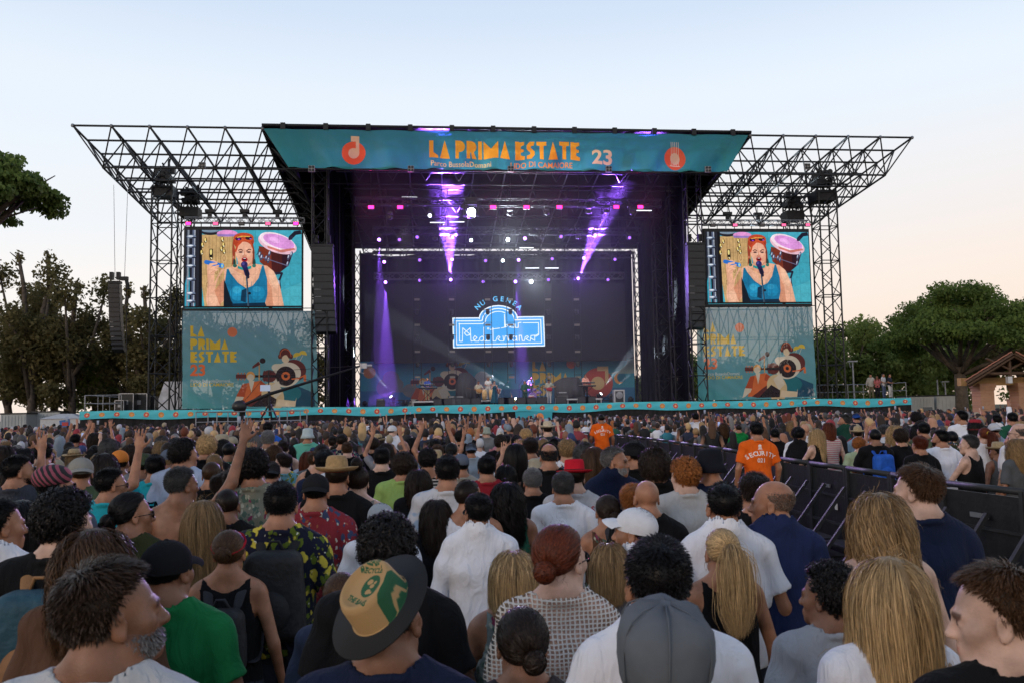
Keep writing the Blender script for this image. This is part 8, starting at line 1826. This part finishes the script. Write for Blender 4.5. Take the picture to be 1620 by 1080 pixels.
for k,(px,Y,pt,sp,st,mi,lo,lab) in enumerate(((12,84,472,4.2,0,0,.2,'dense tree at the picture edge before the pale tents'),(48,80,396,4.0,2,0,.2,'tall pollarded tree with two bare stubs, tallest of the left group'),(84,86,440,3.6,1,0,.18,'pollarded tree with one bent stub beside the tallest stubs'),(112,80,424,4.0,1,0,.2,'pollarded tree with forked stub standing alone over the crowns'),(152,88,540,3.8,0,1,.2,'lower green tree filling the gap under the delay array'),(205,84,500,4.0,0,0,.2,'leafy tree behind the delay array and flight cases'),(236,80,446,3.8,3,0,.2,'pollarded tree with three bare stubs beside the wide lattice tower'),(282,84,470,4.0,1,0,.2,'tree between the lattice tower and the screen edge'),(345,84,482,4.2,0,0,.2,'tree behind the banner, before the words LA PRIMA'),(415,86,505,4.0,1,0,.2,'tree behind the middle of the banner by the crane'),(470,84,500,4.2,1,0,.2,'tree behind the banner end near the loudspeakers'),(1012,92,590,3.6,0,1,.15,'low green tree seen through the stage legs near the pine side'),(1120,95,560,4.5,0,1,.15,'green tree behind the pine side banner start'),(1215,95,556,4.5,0,1,.15,'green tree behind the pine side banner middle'),(1300,92,520,4.5,0,1,.12,'green plane tree just past the wide lattice tower'),(1345,94,508,4.8,0,1,.12,'green plane tree behind the four people on the deck'),(1392,96,508,4.8,0,1,.12,'green plane tree half covered by the umbrella pine crown'),(1445,92,520,4.6,0,1,.12,'plane tree below the edge of the pine crown'),(1500,96,510,5,0,1,.12,'plane tree behind the pine trunk'),(1565,98,500,5,0,1,.12,'plane tree behind the gazebo roof'),(1620,92,468,5,0,0,.12,'dark tree at the picture edge beyond the gazebo'))):
    tree(px,Y,pt,lab,mi,sp,st,31+k,9000 if k < 11 else 9500,.38 if k < 11 else .44,lo)
def pine(px, Y, pyt, pyb, hw, lab, seed, trunk_px, n=26000):
    rg_ = random.Random(seed); base = P(trunk_px,650,Y); zt, zb = P(px,pyt,Y).z, P(px,pyb,Y).z; cx = P(px,600,Y).x-base.x; t = empty('umbrella_pine', (base.x,Y,0), 0, 1.0, lab, 'tree'); mb = MB(); hh = zt-zb; fork = zb*.78
    mb.tube([(0,0,0),(.05,0,fork*.5),(0,0,fork)],[.62,.52,.46],12); blobs = []
    for i in range(150):
        a = rg_.uniform(0,6.28); r = math.sqrt(rg_.random()); x, y = math.cos(a)*r*hw*.9, math.sin(a)*r*hw*.9; z = zb+hh*(.14+.72*(1-r**2.4))*rg_.uniform(.55,1.0)+(0 if rg_.random() < .7 else -hh*.12); s_ = hw*rg_.uniform(.10,.19); blobs.append((cx+x,y,z,s_*1.15,s_*1.1,s_*.62))
    for i in range(11):
        a = 6.28*i/11+rg_.uniform(-.2,.2); e = rg_.uniform(.45,.85)*hw; p3 = Vector((cx+math.cos(a)*e,math.sin(a)*e,zb+hh*rg_.uniform(.15,.45))); p0 = Vector((0,0,fork*rg_.uniform(.82,1.0))); p1 = p0.lerp(p3,.35)+Vector((0,0,-.2)); p2 = p0.lerp(p3,.7)+Vector((0,0,rg_.uniform(-.1,.3))); mb.tube([p0,p1,p2,p3],[.24,.19,.13,.06],7)
        for k in range(3): q = p1.lerp(p3, rg_.uniform(.2,.9)); mb.tube([q, q+Vector((rg_.uniform(-1.4,1.4),rg_.uniform(-1.4,1.4),rg_.uniform(.5,1.3)))],[.07,.025],5)
    V, Q = leaves(blobs, n, .27, seed, .5, .42); P_ = V.reshape(-1,4,3); c = P_.mean(1,keepdims=True); V = (c+(P_-c)*np.array((1.0,1.0,1.25))).reshape(-1,3)
    link('crown', mesh_np('crown', V, Q, False), t, LM[2]); mb.build('trunk', M_bark, t, True)
pine(1530,72,434,552,7.9,'large domed umbrella pine standing beyond the gazebo',5,1522,42000)
pine(-72,44,216,322,4.5,'umbrella pine whose crown enters at the top corner of the picture',8,-120,30000)
# gazebo
YG = 44.0; gz = empty('gazebo', (P(1585,640,YG).x,YG,0), lab='brick-pillared gazebo with terracotta tiled roof and dark timbers', cat='gazebo'); L0 = gz.location
m_brick = bpy.data.materials.new('warm_brick'); m_brick.use_nodes = True; _t = m_brick.node_tree; _b = _t.nodes.new('ShaderNodeTexBrick'); _b.inputs['Color1'].default_value = (.44,.22,.12,1); _b.inputs['Color2'].default_value = (.36,.17,.09,1); _b.inputs['Mortar'].default_value = (.42,.33,.24,1); _b.inputs['Scale'].default_value = 3.4; _c = _t.nodes.new('ShaderNodeTexCoord'); _mp = _t.nodes.new('ShaderNodeMapping'); _mp.inputs[2].default_value = (R(90),0,0); _t.links.new(_c.outputs['Object'], _mp.inputs[0]); _t.links.new(_mp.outputs[0], _b.inputs[0]); _t.links.new(_b.outputs[0], _t.nodes['Principled BSDF'].inputs['Base Color']); _t.nodes['Principled BSDF'].inputs['Roughness'].default_value = .9
for px, Y in ((1556,YG),(1616,YG),(1640,YG+6),(1690,YG)):
    p = P(px,640,Y); zc = P(1556,606,YG).z; o = MB().box((0,0,zc/2),(.78,.78,zc)).box((0,0,zc-.12),(.95,.95,.22)).box((0,0,zc-.3),(.86,.86,.16)).build('brick_pillar', m_brick, gz); o.location = Vector((p.x,Y,0))-L0
ze = P(1530,606,YG-1).z; zrg = P(1592,561,YG-1).z; xl, xm = P(1519,606,YG-1).x, P(1592,561,YG-1).x; xr = xm+(xm-xl)
o = MB().box(((xl+xr)/2-L0.x,0,P(1556,603,YG).z),(xr-xl-1.2,.35,.42)).build('beam', mat('ochre_beam',(.42,.25,.10),.8,var=.2), gz)
m_tile = bpy.data.materials.new('terracotta_tile'); m_tile.use_nodes = True; _t = m_tile.node_tree; _w = _t.nodes.new('ShaderNodeTexNoise'); _w.inputs['Scale'].default_value = 6; _r = _t.nodes.new('ShaderNodeValToRGB'); _r.color_ramp.elements[0].color = (.24,.085,.045,1); _r.color_ramp.elements[1].color = (.42,.17,.09,1); _t.links.new(_w.outputs[0], _r.inputs[0]); _t.links.new(_r.outputs[0], _t.nodes['Principled BSDF'].inputs['Base Color']); _t.nodes['Principled BSDF'].inputs['Roughness'].default_value = .85
for sx, xe in ((-1,xl),(1,xr)):
    a = Vector((xe-L0.x,-1.6,ze)); b = Vector((xm-L0.x,-1.6,zrg)); dl = (b-a); dv = Vector((.60,.80,0)); dep = 9.0
    mb = MB(); n_ = dv.cross(dl).normalized(); n_ = n_ if n_.z > 0 else -n_; c8 = [a, b, b+dv*dep, a+dv*dep]; mb.V = c8+[v+n_*.1 for v in c8]; mb.F = [(0,1,2,3),(7,6,5,4),(0,4,5,1),(1,5,6,2),(2,6,7,3),(3,7,4,0)]; mb.build('roof_deck', M_wood, gz)
    rows, cols = 14, 34; unit = MB().tube([(0,0,0),(0,.0,.0)+Vector((0,0,0)) if False else (0,.001,0)],.01,3)
    mb = MB()
    for i in range(rows):
        for j in range(cols):
            p = a+dl*((i+.5)/rows)+dv*(dep*(j+.5)/cols)+n_*(.13+.015*((i*7+j*3)%3)/3); u = dl.normalized(); L_ = dl.length/rows*1.12; 
            pts = [p+dv*(.13*math.cos(q))+n_*(.07*math.sin(q)) for q in (0,math.pi/3,2*math.pi/3,math.pi)]; k = len(mb.V)
            for s_ in (-.5,.5): mb.V += [v+u*L_*s_+n_*(.02*(.5-s_)) for v in pts]
            for q in range(3): mb.F.append((k+q,k+q+1,k+q+5,k+q+4))
    o = mb.build('roof_tile', m_tile, gz); o['kind'] = 'stuff'
    for j in range(7): strut('rafter', gz.location+a+dv*(.2+j*1.4)+Vector((0,0,-.1)), gz.location+b+dv*(.2+j*1.4)+Vector((0,0,-.1)), .07, M_wood, gz)
strut('king_post', (xm,YG-1.2,ze+.1), (xm,YG-1.2,zrg-.1), .09, M_wood, gz); strut('tie_beam', (xl+1.4,YG-1.2,ze+.5), (xr-1.4,YG-1.2,ze+.5), .09, M_wood, gz)
for sx in (-1,1): strut('strut', (xm,YG-1.2,ze+.7), (xm+sx*1.3,YG-1.2,ze+1.3), .06, M_wood, gz)
MB().box(Vector((xm-L0.x-.15,-1.3,ze+.15)),(.25,.2,.35)).build('wall_lamp', mat('lamp_white',(.6,.6,.6),.5), gz)
# containers, tents, posts, fences
m_wc = mat('pale_container', (.42,.44,.44), .6, var=.15, vscale=.7)
for k,(pa,pb,Y,py,lab) in enumerate(((1441,1478,76,627,'pale grey site container next to the deck end'),(1482,1532,77,626,'longer pale grey site container before the pine trunk'),(1,42,76,655,'pale site container under the trees at the picture edge'),(48,95,78,652,'white marquee wall between two tree trunks'))):
    a, b = P(pa,640,Y).x, P(pb,640,Y).x; zt = P(pa,py,Y).z; o = empty('site_container',((a+b)/2,Y,0),lab=lab,cat='container'); MB().box((0,1.2,zt/2),(b-a,2.4,zt)).build('body', m_wc, o); MB().box((0,1.2,zt+.06),(b-a+.1,2.5,.12)).build('roof', M_dark, o)
    for i in range(8): MB().box((-(b-a)/2+(b-a)*(i+.5)/8,-.02,zt/2),(.06,.04,zt*.9)).build('rib', m_wc, o)
    if k < 2: MB().box(((b-a)*.2,-.04,zt*.55),(.9,.04,.6)).build('window', mat('grey_glass',(.12,.14,.16),.15), o)
a = P(96,650,74); o = empty('marquee',(a.x,74,0),lab='white marquee with blue and red sign under the bare trees',cat='tent'); MB().box((0,1.5,1.1),(3.2,3,2.2)).build('wall', mat('tent_cloth',(.6,.6,.62),.8,var=.1), o); MB().box((0,1.5,2.4),(3.4,3.2,.4),None,.3).build('canopy', mat('tent_cloth'), o); MB().box((.4,-.03,1.5),(.8,.03,1.2), Matrix.Rotation(R(-8),3,'Y')).build('sign', mat('sign_blue',(.04,.16,.45),.5), o); MB().box((.4,-.06,1.75),(.5,.03,.3)).build('sign_mark', mat('sign_red',(.5,.05,.05),.5), o)
a = P(268,640,64); o = empty('tarpaulin_tent',(a.x,66,ZD-1.0),lab='white plastic sheeting behind the wide lattice tower',cat='tent'); MB().box((0,0,2.0),(3.0,1.6,2.4),None,.55).build('sheet', mat('plastic_sheet',(.55,.56,.6),.3,var=.3,vscale=2,bump=.8,bscale=3), o)
for px,Y,py,lab in ((1352,66,571,'grey lamp post with flat head beside the four people on deck'),(1485,80,600,'short thin pole behind the site containers'),(1497,80,603,'short grey lamp post behind the site containers')):
    p = P(px,640,Y); z = P(px,py,Y).z; o = empty('lamp_post',(p.x,Y,0),lab=lab,cat='lamp post'); MB().tube([(0,0,0),(0,0,z)],[.09,.06],8).build('pole', M_steel, o)
    if 'thin' not in lab: MB().box((0,0,z),(.75,.25,.10)).tube([(-.2,0,z-.5),(-.3,0,z)],.03,5).build('lamp_head', M_steel, o)
railing((P(-10,672,60).x,60,0), (P(127,668,60).x,60,0), 5, 1.6, 'low grey pipe fence before the tree trunks beside the stage', rails=3)
railing((P(1442,640,70).x,70,0), (P(1545,640,70).x,70,0), 5, 1.5, 'low grey pipe fence before the site containers', rails=3)
